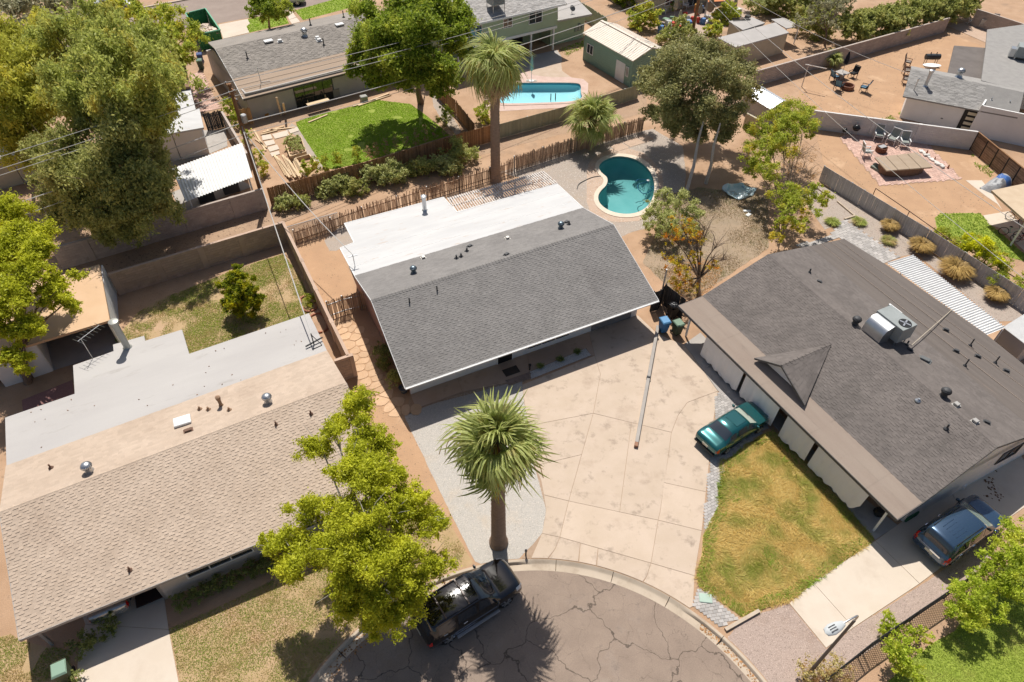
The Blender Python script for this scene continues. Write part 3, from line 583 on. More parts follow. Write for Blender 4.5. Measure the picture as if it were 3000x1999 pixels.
for i, (pl, lb) in enumerate(((PL([(330, 800), (860, 625), (1320, 480), (1880, 330), (1900, 280), (1320, 440), (760, 590), (300, 760)]), 'small stones scattered along the alley dirt'), (PL(cE([(0, 600), (900, 330), (1200, 330), (780, 640), (760, 1080), (0, 1020)])), 'small stones on the sandy yard'), (PL(cF([(350, 120), (700, 380), (1100, 480), (1500, 480), (1600, 640), (1250, 780), (500, 430)])), 'small stones on the hot tub yard dirt'), (PL([(840, 680), (960, 700), (1060, 900), (1190, 1200), (1340, 1560), (1260, 1560), (1100, 1280), (960, 940)]), 'small stones and bits on the side yard dirt'), (PL(cG([(800, 640), (1766, 330), (1766, 460), (1000, 800)])), 'leaf bits on the walled yard dirt'))):
    pebbles('dirt_stones', pl, 9 if i < 3 else 16, .05 if i < 3 else .035, mat('dirt_bits', (.30, .21, .14), island=.55, grain=0), seed=50 + i, label=lb, cat='stones', flat=.5, mask=lambda X, Y, r: npnoise(X, Y, .7, 19) > .35)
# --- far street
sheet('far_street', PL([(-60, 195), (403, 112), (633, 70), (750, 49), (1000, 3), (1300, -50), (1300, -140), (565, -2), (384, 30), (-60, 110)]), .006, mat('old_asphalt', (.26, .2, .165), (.3, .235, .195), scale=.6, grain=.15, world=True))
kf = MB(); kf.bar(P(-60, 108, .06), P(384, 29, .06), .35, .14); kf.bar(P(384, 29, .06), P(1300, -142, .06), .35, .14); kf.build('far_kerb', M_kerb)['kind'] = 'structure'
# ================================================================ BUILDINGS
def ray(u, v):
    a = P(u, v, 0) - Vector((0, 0, CAM_H)); return a
def on(F, u, v, pl):             # pixel -> point on a roof plane, local axes
    a, b, c = [F.W(*q) for q in pl]; n = (b - a).cross(c - a); o = Vector((0, 0, CAM_H)); d = ray(u, v); t = (a - o).dot(n) / d.dot(n); w_ = o + d * t - F.o
    return Vector((w_.dot(F.ex), w_.dot(F.ey), w_.z))
def Lz(F, u, v, zf):
    z = 2.8
    for _ in range(8): z = zf(F.L(u, v, z).y)
    return F.L(u, v, z)
def lmat(name, c1, c2, **k): return mat(name, c1, c2, **k)
M_white = mat('white_paint', (.66, .65, .63), (.72, .71, .69), scale=1.2, grain=.04, dirt=((.5, .47, .43), 1.5, .6, .85))
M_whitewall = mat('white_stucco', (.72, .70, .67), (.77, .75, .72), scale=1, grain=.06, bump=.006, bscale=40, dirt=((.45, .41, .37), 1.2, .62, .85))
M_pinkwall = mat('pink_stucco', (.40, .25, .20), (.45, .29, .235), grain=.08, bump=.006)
M_trim = mat('trim_white', (.74, .73, .71), grain=.03)
M_darkg = mat('dark_grey_paint', (.10, .095, .09), (.13, .12, .115))
M_doorg = mat('garage_grey', (.19, .185, .18), (.22, .215, .21), grain=.05)
M_glass = glass_mat('window_glass', (.03, .035, .04)); M_black = mat('black_plastic', (.015, .015, .016), rough=.5, grain=0)
M_galv = mat('galvanised', (.55, .56, .57), (.48, .49, .50), metallic=.85, rough=.35, grain=.06); M_lead = mat('dark_vent', (.07, .07, .072), rough=.6, metallic=.2)
M_whiteroof = mat('white_elastomeric', (.50, .49, .48), (.56, .55, .535), scale=.8, grain=.03, rough=.7, stretch=(.35, 1.6, 1), dirt=((.47, .37, .30), 2.2, .58, .70))
M_paleroof = mat('pale_foam_roof', (.415, .39, .37), (.455, .43, .405), scale=.5, grain=.05, stretch=(.3, 1.2, 1), dirt=((.31, .28, .25), 1.4, .58, .8), bump=.004, bscale=30)
M_sh_g = mat('grey_shingle', (.20, .187, .176), (.228, .213, .20), world=True, c3=(.175, .162, .152), c3scale=.3, scale=.8, grain=.2, gscale=60, island=.08, bump=.004, bscale=120)
M_sh_t = mat('tan_shingle', (.445, .345, .262), (.49, .385, .297), world=True, c3=(.40, .305, .23), c3scale=.3, scale=.7, grain=.15, gscale=60, island=.06, bump=.004, bscale=120)
M_sh_d = mat('dark_shingle', (.135, .116, .105), (.165, .142, .128), world=True, c3=(.115, .10, .09), c3scale=.3, scale=.9, grain=.2, gscale=60, island=.10, bump=.004, bscale=120)
M_sh_u = mat('weathered_shingle', (.225, .20, .175), (.265, .235, .205), scale=.5, grain=.25, gscale=40, island=.12)
M_sh_b = mat('brown_shingle', (.27, .16, .10), (.31, .19, .125), grain=.2, island=.2)
M_roll = mat('rolled_roofing', (.29, .225, .18), (.325, .26, .21), scale=.9, grain=.12, gscale=50, stretch=(.25, 2, 1), dirt=((.22, .17, .14), 1.3, .6, .8))
M_rolldark = mat('rolled_dark', (.125, .105, .092), (.152, .128, .112), scale=1.3, grain=.18, gscale=40, stretch=(.12, 2.2, 1), dirt=((.30, .22, .165), .9, .62, .74))
M_rolltan = mat('rolled_tan', (.34, .25, .18), (.375, .28, .205), scale=1.5, grain=.08, stretch=(.12, 2.5, 1), dirt=((.27, .2, .15), 1.2, .6, .8))
M_tanroof = mat('tan_flat_roof', (.57, .38, .23), (.61, .415, .26), scale=.7, grain=.05, dirt=((.48, .32, .2), 1.2, .62, .85))
M_corrw = mat('white_corrugated', (.66, .65, .63), (.72, .71, .69), grain=.04, rough=.5, dirt=((.42, .39, .36), 3, .6, .75))
M_green = mat('green_siding', (.36, .43, .29), (.39, .465, .32), scale=.6, grain=.05, dirt=((.31, .37, .26), .9, .6, .8)); M_green2 = mat('shed_green', (.22, .33, .26), (.245, .36, .285), scale=.6, grain=.05)
M_cream = mat('cream_metal', (.68, .585, .475), (.73, .635, .525), grain=.03, rough=.5)
M_beige = mat('beige_stucco', (.44, .38, .28), (.5, .44, .33), scale=.7, grain=.08, dirt=((.28, .24, .19), 1.1, .58, .8)); M_greywall = mat('grey_stucco', (.43, .40, .37), (.49, .455, .42), scale=.7, grain=.1, bump=.01, bscale=25)
M_greyroof = mat('grey_shed_roof', (.38, .355, .33), (.43, .40, .375), scale=.6, grain=.08)
def plane_sheet(root, name, quad, m, th=.10): return MB().slab([Vector(q) - Vector((0, 0, .05 if m in (M_sh_g, M_sh_t, M_sh_d, M_sh_u) else 0)) for q in quad], th).build(name, m, root, world=False)
def shingles(root, A, B, Cc, D, exp_, m, tabs=(.2, .28, .36, .44), thick=(.004, .016), indiv=300, seed=1, alt=None):
    A, B, Cc, D = map(Vector, (A, B, Cc, D)); r = random.Random(seed); n = max(2, int(((D - A).length + (Cc - B).length) / 2 / exp_)); nrm = (B - A).cross(D - A).normalized()
    cells = []
    for i in range(n):
        l0, r0, l1, r1 = A.lerp(D, i / n), B.lerp(Cc, i / n), A.lerp(D, min(1, (i + 1.04) / n)), B.lerp(Cc, min(1, (i + 1.04) / n)); W_ = (r0 - l0).length; s = -r.random() * .4 if not alt else -(i % 2) * (alt[0] + alt[1]) / 2 - r.uniform(0, .12); hi = r.random() < .5 if not alt else True
        while s < W_:
            k = r.randrange(len(tabs)); e = s + (tabs[k] if not alt else round((alt[0] if hi else alt[1]) * r.choice((.85, 1, 1, 1.2)), 3)); a, b = max(s, 0) / W_, min(e, W_) / W_
            if b - a > .02 / W_: cells.append((l0.lerp(r0, a), l0.lerp(r0, b), l1.lerp(r1, b), l1.lerp(r1, a), thick[1] * r.uniform(.7, 1.1) if hi else thick[0], k))
            hi = not hi if r.random() < .94 else hi; s = e
    M0 = Matrix.Translation(root.location) @ Matrix.Rotation(root.rotation_euler.z, 4, 'Z'); cw = Vector((0, 0, CAM_H))
    if indiv: cells.sort(key=lambda c: ((M0 @ c[0]) - cw).length)
    def tab(mb, c, off=Vector()):
        p, q, s_, t, h, _ = c; up = nrm * h; lo = nrm * .001
        mb.add([p + up - off, q + up - off, s_ + lo - off, t + lo - off, p + lo - off, q + lo - off], [(0, 1, 2, 3), (4, 5, 1, 0), (4, 0, 3), (5, 2, 1)])
    cache = {}
    for c in cells[:indiv]:
        key = (round((c[1] - c[0]).length, 2), round(c[4], 3))
        if key not in cache: mb = MB(); tab(mb, c, c[0]); cache[key] = mesh_of(mb, 'shingle', m)
        inst('shingle', cache[key], Matrix.Translation(c[0]), root)
    if cells[indiv:]:
        mb = MB()
        for c in cells[indiv:]: tab(mb, c)
        o = mb.build('shingle_field', m, root, world=False, flip=False); o['kind'] = 'stuff'
def ridge_caps(root, a, b, m, step=.22, w_=.16, drop_=.06):
    a, b = Vector(a), Vector(b); d = b - a; n = int(d.length / step); x = d.normalized(); y = Vector((0, 0, 1)).cross(x).normalized(); mb = MB()
    mb.add([Vector((0, 0, .035)), Vector((0, 0, .035)) + y * w_ - Vector((0, 0, drop_)), Vector((0, 0, .035)) - y * w_ - Vector((0, 0, drop_)), x * step * 1.1 + Vector((0, 0, .012)), x * step * 1.1 + y * w_ - Vector((0, 0, drop_ + .015)), x * step * 1.1 - y * w_ - Vector((0, 0, drop_ + .015))], [(0, 3, 4, 1), (0, 2, 5, 3), (0, 1, 2)])
    me = mesh_of(mb, 'ridge_cap', m)
    for i in range(n): inst('ridge_cap', me, Matrix.Translation(a + x * step * i), root)
def pipe(root, p, h=.35, r=.05, m=None, flash=True):
    p = Vector(p); o = MB().lathe([(r, -.05), (r, h)], p, 8).build('vent_pipe', m or M_lead, root, smooth=40, world=False)
    if flash: MB().lathe([(r * 3, -.02), (r * 2.6, .03), (r * 1.2, .1)], p, 10).build('flashing', m or M_lead, o, world=False)
def turbine(root, p, s=1.0, m=None):
    p = Vector(p); m = m or M_galv; o = MB().lathe([(.24 * s, -.1), (.2 * s, .0), (.15 * s, .08 * s), (.15 * s, .22 * s)], p, 14).build('turbine_vent', m, root, smooth=50, world=False)
    mb = MB()
    for k in range(18):
        q = 2 * math.pi * k / 18; pts = []
        for j in range(5):
            f = j / 4; rr_ = (.15 + .09 * math.sin(math.pi * f)) * s; an = q + f * .6; pts.append((p + Vector((rr_ * math.cos(an), rr_ * math.sin(an), (.22 + .26 * f) * s)), p + Vector((rr_ * .93 * math.cos(an + .3), rr_ * .93 * math.sin(an + .3), (.22 + .26 * f) * s))))
        for j in range(4): mb.face([pts[j][0], pts[j][1], pts[j + 1][1], pts[j + 1][0]])
    mb.build('vane_ring', m, o, world=False, flip=False); MB().lathe([(.16 * s, .47 * s), (.1 * s, .51 * s), (.0, .52 * s)], p, 14).build('cap', m, o, smooth=60, world=False)
def boxvent(root, p, d=(.3, .3, .14), m=None, rz=0):
    p = Vector(p); o = MB().box(p + Vector((0, 0, .03)), (d[0] * 1.4, d[1] * 1.4, .03), rz).build('box_vent', m or M_lead, root, world=False); MB().box(p + Vector((0, 0, .05 + d[2] / 2)), d, rz).build('hood', m or M_lead, o, world=False, bevel=.02)
def flue(root, p, h=1.0, r=.16, m=None, name='flue'):
    p = Vector(p); o = MB().lathe([(r * 2, -.1), (r * 1.05, .08), (r, .12), (r, h)], p, 16).build(name, m or M_galv, root, smooth=40, world=False)
    MB().lathe([(r * 1.25, h + .02), (r * 1.25, h + .1), (r * 1.45, h + .12), (r * 1.45, h + .24), (r * .6, h + .30), (0, h + .31)], p, 16).build('rain_cap', m or M_galv, o, smooth=40, world=False)
def window(root, x0, x1, y, z0, z1, panes=2, sgn=-1, m=None, axis='x', g=None, sill=True, name='window'):
    def q(a, b, c): return (a, y + sgn * b, c) if axis == 'x' else (y + sgn * b, a, c)
    def bb(mb, a0, a1, b0, b1, c0, c1): p, r_ = q(a0, b0, c0), q(a1, b1, c1); mb.b2(min(p[0], r_[0]), max(p[0], r_[0]), min(p[1], r_[1]), max(p[1], r_[1]), c0, c1)
    f = .06; mb = MB()
    bb(mb, x0 - f, x1 + f, .002, .06, z1, z1 + f); bb(mb, x0 - f, x1 + f, .002, .06, z0 - f, z0); bb(mb, x0 - f, x0, .002, .06, z0, z1); bb(mb, x1, x1 + f, .002, .06, z0, z1)
    for k in range(1, panes): xx = x0 + (x1 - x0) * k / panes; bb(mb, xx - .025, xx + .025, .004, .05, z0, z1)
    o = mb.build(name, m or M_trim, root, world=False)
    for k in range(panes):
        a, b = x0 + (x1 - x0) * k / panes + .025, x0 + (x1 - x0) * (k + 1) / panes - .025; mb = MB(); bb(mb, a, b, .003, .02, z0, z1); mb.build('pane', g or M_glass, o, world=False)
    return o
def walls(root, poly, z0, z1, m, th=.15, name='wall', skip=()):
    n = len(poly)
    for i in range(n):
        if i in skip: continue
        a, b = Vector((*poly[i][:2], 0)), Vector((*poly[(i + 1) % n][:2], 0)); d = (b - a).normalized(); zt0 = z1[i] if isinstance(z1, (list, tuple)) else z1; zt1 = z1[(i + 1) % n] if isinstance(z1, (list, tuple)) else z1
        nv = Vector((d.y, -d.x, 0)) * th; k = .004 * i; a2, b2 = a + d * (.0 + k), b - d * k
        mb = MB(); p = [a2, b2, b2 - nv, a2 - nv]; zz = [zt0, zt1, zt1, zt0]
        mb.add([(q.x, q.y, z0) for q in p] + [(q.x, q.y, z) for q, z in zip(p, zz)], [(0, 1, 2, 3), (7, 6, 5, 4), (0, 4, 5, 1), (1, 5, 6, 2), (2, 6, 7, 3), (3, 7, 4, 0)]); mb.build(name, m, root, world=False)
def corrugated(root, name, quad, n, amp, m, smooth=True, world=False, th=.0, trap=False):
    a, b, c, d = map(Vector, quad); mb = MB(); vs = []; k = n * 6; nr = (b - a).cross(d - a).normalized()
    if nr.z < 0: nr = -nr
    for i in range(k + 1):
        t = i / k; ph = (i % 6) / 6; h = amp * (math.sin(2 * math.pi * ph) if not trap else (1 if ph in (0, 1 / 6) else 0)); vs += [a.lerp(b, t) + nr * h, d.lerp(c, t) + nr * h]
    mb.add(vs, [(2 * i, 2 * i + 2, 2 * i + 3, 2 * i + 1) for i in range(k)]); return mb.build(name, m, root, world=world, smooth=50 if smooth else False, flip=False)

# ---------------------------------------------------------------- main house
F1 = Frame(1187, 1137, 2.3, 26.5)
H1 = thing('house', 'central house with grey shingle gable roof and white flat rear roof', 'house', F1.o, F1.a)
eA, eB = F1.L(1187, 1137, 2.3), F1.L(1929, 880, 2.3); rC, rD = F1.L(1797, 658, 4.5), F1.L(1088, 880, 4.5); bC, bD = F1.L(1708, 609, 3.45), F1.L(1039, 808, 3.45)
plane_sheet(H1, 'front_roof', [eA, eB, rC, rD], M_sh_g, .14); plane_sheet(H1, 'rear_roof', [rD, rC, bC, bD], M_sh_g, .14)
shingles(H1, eA, eB, rC, rD, .145, M_sh_g, alt=(.22, .17), thick=(.003, .018), indiv=300, seed=2); shingles(H1, bC, bD, rD, rC, .145, M_sh_g, thick=(.004, .014), indiv=0, seed=3)
ridge_caps(H1, rD, rC, M_sh_g)
zw = lambda y: 3.42 - (y - 9.6) * .1
wp = [Lz(F1, u, v, zw) for u, v in ((1039, 808), (1708, 609), (1632, 539), (1339, 622), (1299, 578), (1009, 655), (1037, 711), (996, 727))]
MB().slab(wp, .16).build('flat_roof', M_whiteroof, H1, world=False)
for k in range(2): t = (k + .7) / 2.4; MB().bar(wp[0].lerp(wp[7], t * .98) + Vector((0, 0, .004)), wp[1].lerp(wp[2], t * .95) + Vector((0, 0, .004)), .03, .008).build('seam', M_white, H1, world=False)
for a, b in zip(wp[1:], wp[2:] + wp[:1]): MB().bar(a + Vector((0, 0, -.01)), b + Vector((0, 0, -.01)), .07, .05).build('drip_edge', M_white, H1, world=False)
wy = F1.L(1204, 1156).y; wx0, wx1 = .6, 17.05
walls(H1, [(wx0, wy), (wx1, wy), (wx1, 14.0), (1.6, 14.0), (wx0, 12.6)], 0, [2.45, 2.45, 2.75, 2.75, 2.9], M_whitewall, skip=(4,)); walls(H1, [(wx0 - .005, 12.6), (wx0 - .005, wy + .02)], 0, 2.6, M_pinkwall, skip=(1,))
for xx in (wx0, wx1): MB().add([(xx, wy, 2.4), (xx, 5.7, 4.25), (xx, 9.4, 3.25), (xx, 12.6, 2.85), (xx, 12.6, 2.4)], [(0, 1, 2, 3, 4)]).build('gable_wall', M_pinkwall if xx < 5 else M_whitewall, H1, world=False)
mb = MB(); dv = Vector((0, -.02, -.06)); mb.bar(eA + dv, eB + dv, .03, .14); mb.build('fascia', M_trim, H1, world=False)
mb = MB(); dv = Vector((0, -.07, -.04)); mb.bar(eA + dv, eB + dv, .09, .07); mb.build('gutter', M_trim, H1, world=False)
for a, b in ((eA, rD), (rD, bD), (eB, rC), (rC, bC)): s_ = -.02 if a in (eA, rD) else .02; MB().bar(a + Vector((s_, 0, -.07)), b + Vector((s_, 0, -.07)), .03, .14).build('rake_board', M_trim, H1, world=False)
gx0, gx1 = F1.L(1723, 962).x, F1.L(1836, 919).x
gd = MB().b2(gx0, gx1, wy - .02, wy + .05, .02, 2.15).build('garage_door', M_doorg, H1, world=False)
for k in range(4): MB().b2(gx0 + .03, gx1 - .03, wy - .045, wy - .021, .06 + k * .53, .55 + k * .53).build('door_panel', M_doorg, gd, world=False, bevel=.012)
window(H1, F1.L(1534, 1021).x, F1.L(1653, 979).x, wy, .45, 1.75, 3)
d0, d1 = F1.L(1452, 1058).x, F1.L(1494, 1045).x; dr = MB().b2(d0, d1, wy - .04, wy + .02, .03, 2.1).build('front_door', M_black, H1, world=False); MB().lathe([(.03, 0), (.035, .05), (0, .06)], (d1 - .1, wy - .04, 1.0), 8, Matrix.Rotation(rad(90), 3, 'X')).build('door_handle', M_galv, dr, world=False)
mb = MB(); mb.b2(d0 - .08, d0, wy - .06, wy, .03, 2.18); mb.b2(d1, d1 + .08, wy - .06, wy, .03, 2.18); mb.b2(d0 - .08, d1 + .08, wy - .06, wy, 2.1, 2.18); mb.build('door_frame', M_trim, H1, world=False)
fpl, bpl = (eA, eB, rC), (rD, rC, bC)
for u, v in cH([(1088, 468)]) + cI([(336, 278)]): turbine(H1, on(F1, u, v, bpl), 1.0, mat('blue_grey_metal', (.16, .2, .23), metallic=.6, rough=.35, grain=.05))
for u, v in cH([(1155, 370), (1735, 235)]): boxvent(H1, on(F1, u, v, bpl), (.24, .24, .12), mat('aged_galv', (.42, .40, .37), metallic=.4, rough=.5))
for u, v in cH([(1475, 288), (1728, 345)]) + cI([(376, 240)]): boxvent(H1, on(F1, u, v, bpl), (.3, .2, .08), rz=.4)
for u, v in cH([(1060, 680), (1250, 598)]): pipe(H1, on(F1, u, v, fpl), .45, .045)
for u, v in cH([(1383, 372), (1415, 360), (1455, 322)]) + cI([(393, 255)]): pipe(H1, on(F1, u, v, bpl), .3, .06)
flue(H1, Lz(F1, *cC([(-17, 1455)])[0], zw) if False else Lz(F1, *cB([(1518, 1450)])[0], zw), 1.0, .15)
mast = Lz(F1, 1040, 780, zw); mb = MB(); mb.tube([mast, mast + Vector((0, 0, 1.0))], .03); mb.bar(mast + Vector((-.3, 0, .85)), mast + Vector((.3, 0, .85)), .05); mb.build('service_mast', M_galv, H1, world=False)
# slatted shade frame behind the flat roof
tz = lambda y: 2.62; tq = [Lz(F1, *q, tz) for q in cC([(145, 1365), (800, 1180), (900, 1265), (210, 1465)])]
SH = thing('shade_trellis', 'open slatted white shade frame with rusty bars behind the flat roof', 'trellis', F1.o, F1.a)
M_slat = mat('rusty_white', (.58, .53, .48), (.66, .62, .58), scale=3, dirt=((.32, .16, .08), 4, .5, .66))
for i in range(44):
    t = i / 43; a, b = tq[0].lerp(tq[1], t), tq[3].lerp(tq[2], t); MB().bar(a, b, .10, .04).build('slat', M_slat, SH, world=False)
for q in (.06, .5, .94): MB().bar(tq[0].lerp(tq[3], q) - Vector((0, 0, .09)), tq[1].lerp(tq[2], q) - Vector((0, 0, .09)), .07, .13).build('rafter', M_slat, SH, world=False)
for q in (.02, .35, .68, .98): c = tq[0].lerp(tq[1], q); MB().b2(c.x - .05, c.x + .05, c.y - .35, c.y - .25, 0, 2.48).build('post', M_slat, SH, world=False)
sheet('shade_floor', [F1.W(*q) for q in (tq[0], tq[1], tq[2] + Vector((0, -1.2, 0)), tq[3] + Vector((0, -1.2, 0)))], .02, M_whitewall if False else M_pale)
tag(MB().box((*F1.W((d0 + d1) / 2, wy - .95)[:2], .045), (1.0, .62, .02), F1.a).build('doormat', mat('mat_fibre', (.07, .055, .045), island=0, grain=.3), None), 'dark doormat outside the central house front door', 'doormat')
# ---------------------------------------------------------------- tan house on the left
F2 = Frame(55, 1875, 2.3, 28); H2 = thing('house', 'tan shingle roofed house with pale flat rear roof and open carport', 'house', F2.o, F2.a)
A2, B2, C2, D2 = Vector((0, 0, 2.3)), Vector((16.75, -.25, 2.3)), F2.L(1014, 1121, 4.0), Vector((.02, 5.75, 4.0)); E2, G2 = F2.L(958, 1027, 3.35), F2.L(17, 1365, 3.35)
plane_sheet(H2, 'front_roof', [A2, B2, C2, D2], M_sh_t, .14); plane_sheet(H2, 'rear_roof', [D2, C2, E2, G2], M_sh_t, .14)
shingles(H2, A2, B2, C2, D2, .15, M_sh_t, alt=(.22, .16), thick=(.002, .022), indiv=300, seed=5); shingles(H2, E2, G2, D2, C2, .15, M_sh_t, thick=(.003, .012), indiv=0, seed=6); ridge_caps(H2, D2, C2, M_sh_t, .28, .15)
zw2 = lambda y: 3.32 - (y - 9.3) * .08
MB().slab([Lz(F2, u, v, zw2) for u, v in ((19, 1366), (958, 1028), (905, 918), (554, 1037), (533, 966), (425, 999), (422, 984), (331, 1010), (333, 1029), (214, 1071), (219, 1154), (15, 1224))], .18).build('flat_roof', M_paleroof, H2, world=False)
mb = MB(); rn = random.Random(3)
for _ in range(26): q = Vector((rn.uniform(.6, 15.5), rn.uniform(9.6, 13.2), 0)); q.z = zw2(q.y) + .02; mb.box(q, (rn.uniform(.03, .09), rn.uniform(.02, .05), .02), rn.uniform(0, 3))
mb.build('roof_litter', mat('roof_litter', (.22, .13, .08), island=.4, grain=0), H2, world=False)['kind'] = 'stuff'
M_tanwall = mat('tan_stucco', (.56, .48, .41), (.62, .53, .45), grain=.08, bump=.008, bscale=30)
walls(H2, [(5.2, .45), (16.3, .45), (16.3, 12), (.4, 12), (.4, 1.0)], 0, [2.4, 2.4, 2.9, 2.9, 2.4], M_tanwall, skip=(4, 3)); walls(H2, [(5.2, 6.5), (5.2, .45)], 0, 2.45, M_tanwall, skip=(1,)); walls(H2, [(.4, 6.5), (5.2, 6.5)], 0, 2.6, M_tanwall, skip=(1,)); walls(H2, [(.4, 12), (.4, 6.5)], 0, 2.6, M_tanwall, skip=(1,))
MB().bar(A2 + Vector((0, -.02, -.07)), B2 + Vector((0, -.02, -.07)), .03, .16).build('fascia', M_greyc, H2, world=False)
for a, b in ((A2, D2), (B2, C2)): MB().bar(a + Vector((0, 0, -.08)), b + Vector((0, 0, -.08)), .04, .16).build('rake_board', M_greyc, H2, world=False)
MB().b2(5.25, 16.2, .34, .44, 1.95, 2.25).build('beam', mat('blue_grey_trim', (.42, .45, .48)), H2, world=False); window(H2, 6.6, 9.6, .45, 1.0, 1.85, 3); window(H2, 12, 14, .45, 1.0, 1.85, 2)
for x_ in (.35,): MB().b2(x_ - .06, x_ + .06, .55, .67, 0, 2.35).build('post', M_greyc, H2, world=False)
p2f, p2b = (A2, B2, C2), (D2, C2, E2)
for u, v in cG([(1520, 1380)]) + cK([(620, 100)]): pass
for u, v in ((786, 1178), (262, 1380)): turbine(H2, on(F2, u, v, p2b), 1.15)
flue(H2, on(F2, 648, 1188, p2b), .45, .09, mat('rust_pipe', (.3, .19, .12), rough=.8)); 
for u, v in cG([(1378, 1412), (1438, 1415), (1582, 1418)]): pipe(H2, on(F2, u, v, p2b), .22, .05, mat('rust_pipe', (.3, .19, .12)))
for u, v in cH([(380, 1445), (140, 1520)]) + cK([(352, 90), (898, 795)]): pipe(H2, on(F2, u, v, p2f if u > 200 else p2b), .28, .045, mat('brown_pipe', (.17, .1, .07)))
c = on(F2, *cG([(1262, 1502)])[0], p2b); mb = MB(); mb.box(c + Vector((0, 0, .12)), (.85, .62, .16), -.05); mb.build('skylight', M_trim, H2, world=False, bevel=.03); boxvent(H2, on(F2, *cG([(1300, 1560)])[0], p2b), (.34, .2, .08), mat('brown_pipe', (.17, .1, .07)))
flue(H2, Lz(F2, *cG([(880, 985)])[0], zw2), 1.9, .19, mat('tan_galv', (.42, .42, .38), (.36, .36, .33), metallic=.4, rough=.5), 'chimney_flue')
an = Lz(F2, *cG([(640, 1060)])[0], zw2); mb = MB(); mb.tube([an, an + Vector((0, 0, 1.6))], .02); bo = an + Vector((-.2, 0, 1.5)); mb.tube([bo, bo + Vector((1.2, .9, 0))], .015)
for k in range(7): q = bo + Vector((1.2, .9, 0)) * (k / 6); mb.tube([q + Vector((-.25, .33, 0)), q - Vector((-.25, .33, 0))], .01, 5)
tag(mb.build('antenna', M_galv, H2, world=False))
sm = Lz(F2, *cH([(400, 965)])[0], zw2); mb = MB(); mb.tube([sm + Vector((-.5, -.1, .15)), sm + Vector((.6, .15, .2))], .05); mb.tube([sm, sm + Vector((0, 0, .9))], .035); mb.tube([sm + Vector((0, 0, .8)), sm + Vector((.4, -.3, .05)), sm + Vector((-.2, -.4, .05))], .025); mb.build('service_mast', M_lead, H2, world=False)
# ---------------------------------------------------------------- dark house on the right
F3 = Frame(1988, 896, 2.3, -63); H3 = thing('house', 'dark shingle roofed house with gabled dormer and curtained porch', 'house', F3.o, F3.a)
z3 = 2.85; A3, B3 = F3.L(1988, 896, 2.3), F3.L(2632, 1523, 2.3); A3.x = -.02; eR = F3.L(2703, 1474, z3); eL = F3.L(2058, 868, z3); R0, R1 = F3.L(2250, 746, 4.3), F3.L(2922, 1310, 4.3); zb = lambda y: 3.5 - (y - 9.8) * .13
S0, S1 = F3.L(2370, 722, 3.5), F3.L(3040, 1268, 3.5)
B3 = F3.L(2630, 1523, 2.3)
plane_sheet(H3, 'porch_roof', [A3, B3, eR, eL], M_roll, .12); plane_sheet(H3, 'front_roof', [eL, eR, R1, R0], M_sh_d, .14); plane_sheet(H3, 'rear_roof', [R0, R1, S1, S0], M_sh_d, .14)
shingles(H3, eL, eR, R1, R0, .15, M_sh_d, alt=(.24, .2), thick=(.003, .018), indiv=300, seed=8); shingles(H3, S1, S0, R0, R1, .15, M_sh_d, thick=(.003, .012), indiv=0, seed=9); ridge_caps(H3, R0, R1, M_sh_d, .3, .15)
for k in range(9):
    t = k / 9; a, b = A3.lerp(B3, t + .002), A3.lerp(B3, t + .109); c_, d_ = eL.lerp(eR, t + .109), eL.lerp(eR, t + .002); up = Vector((0, 0, .006 + .004 * (k % 2)))
    MB().add([a + up, b + up, b.lerp(c_, .5) + up, a.lerp(d_, .5) + up], [(0, 1, 2, 3)]).build('roofing_sheet', M_roll, H3, world=False)
    MB().add([a.lerp(d_, .505) + up, b.lerp(c_, .505) + up, c_ + up, d_ + up], [(0, 1, 2, 3)]).build('roofing_sheet', M_roll, H3, world=False)
rb = [S0, S1] + [Lz(F3, u, v, zb) for u, v in ((3100, 1150), (2891, 981), (2600, 778), (2473, 700))]
MB().slab(rb, .16).build('flat_roof', M_rolldark, H3, world=False)
for y_, w_ in ((.32, .03), (.6, .025), (.82, .02)):
    a, b = S0.lerp(rb[5], y_) + Vector((0, 0, .012)), S1.lerp(rb[2], y_) + Vector((0, 0, .012)); MB().bar(a, b, w_, .01).build('seam', M_roll, H3, world=False)
dA, dB = F3.L(2212, 1049, z3 + .02), F3.L(2359, 1186, z3 + .02); dT = F3.L(2291, 1071, 3.75); dK = on(F3, 2435, 1010, (eL, eR, R1)) + Vector((0, 0, .02))
dAo, dBo = dA + Vector((0, -.02, 0)), dB + Vector((0, -.02, 0))
plane_sheet(H3, 'dormer_roof', [dA, dT, dK], M_sh_d, .1); plane_sheet(H3, 'dormer_roof', [dT, dB, dK], M_sh_d, .1)
def tri_sh(a, b, c, seed): shingles(H3, a, b, c, c - (b - a) * .02, .15, M_sh_d, indiv=0, seed=seed)
tri_sh(dT.lerp(dT, 0), dB, dK, 11) if False else None
shingles(H3, dB, dK, dK - (dK - dB) * .001, dT, .15, M_sh_d, indiv=0, seed=12); shingles(H3, dK, dA, dT, dK - (dK - dA) * .001, .15, M_sh_d, indiv=0, seed=13); ridge_caps(H3, dT, dK, M_sh_d, .3, .12)
g1, g2, g3 = dA + Vector((.1, .35, -.02)), dB + Vector((-.1, .35, -.02)), dT + Vector((0, .35, -.12)); MB().add([g1, g2, g3], [(0, 1, 2)]).build('dormer_gable', M_white, H3, world=False)
for a, b in ((dA, dT), (dB, dT)): MB().bar(a + Vector((0, -.02, -.06)), b + Vector((0, -.02, -.06)), .05, .12).build('rake_board', M_darkg, H3, world=False)
MB().bar(A3 + Vector((0, -.02, -.08)), B3 + Vector((0, -.02, -.08)), .04, .18).build('fascia', M_darkg, H3, world=False)
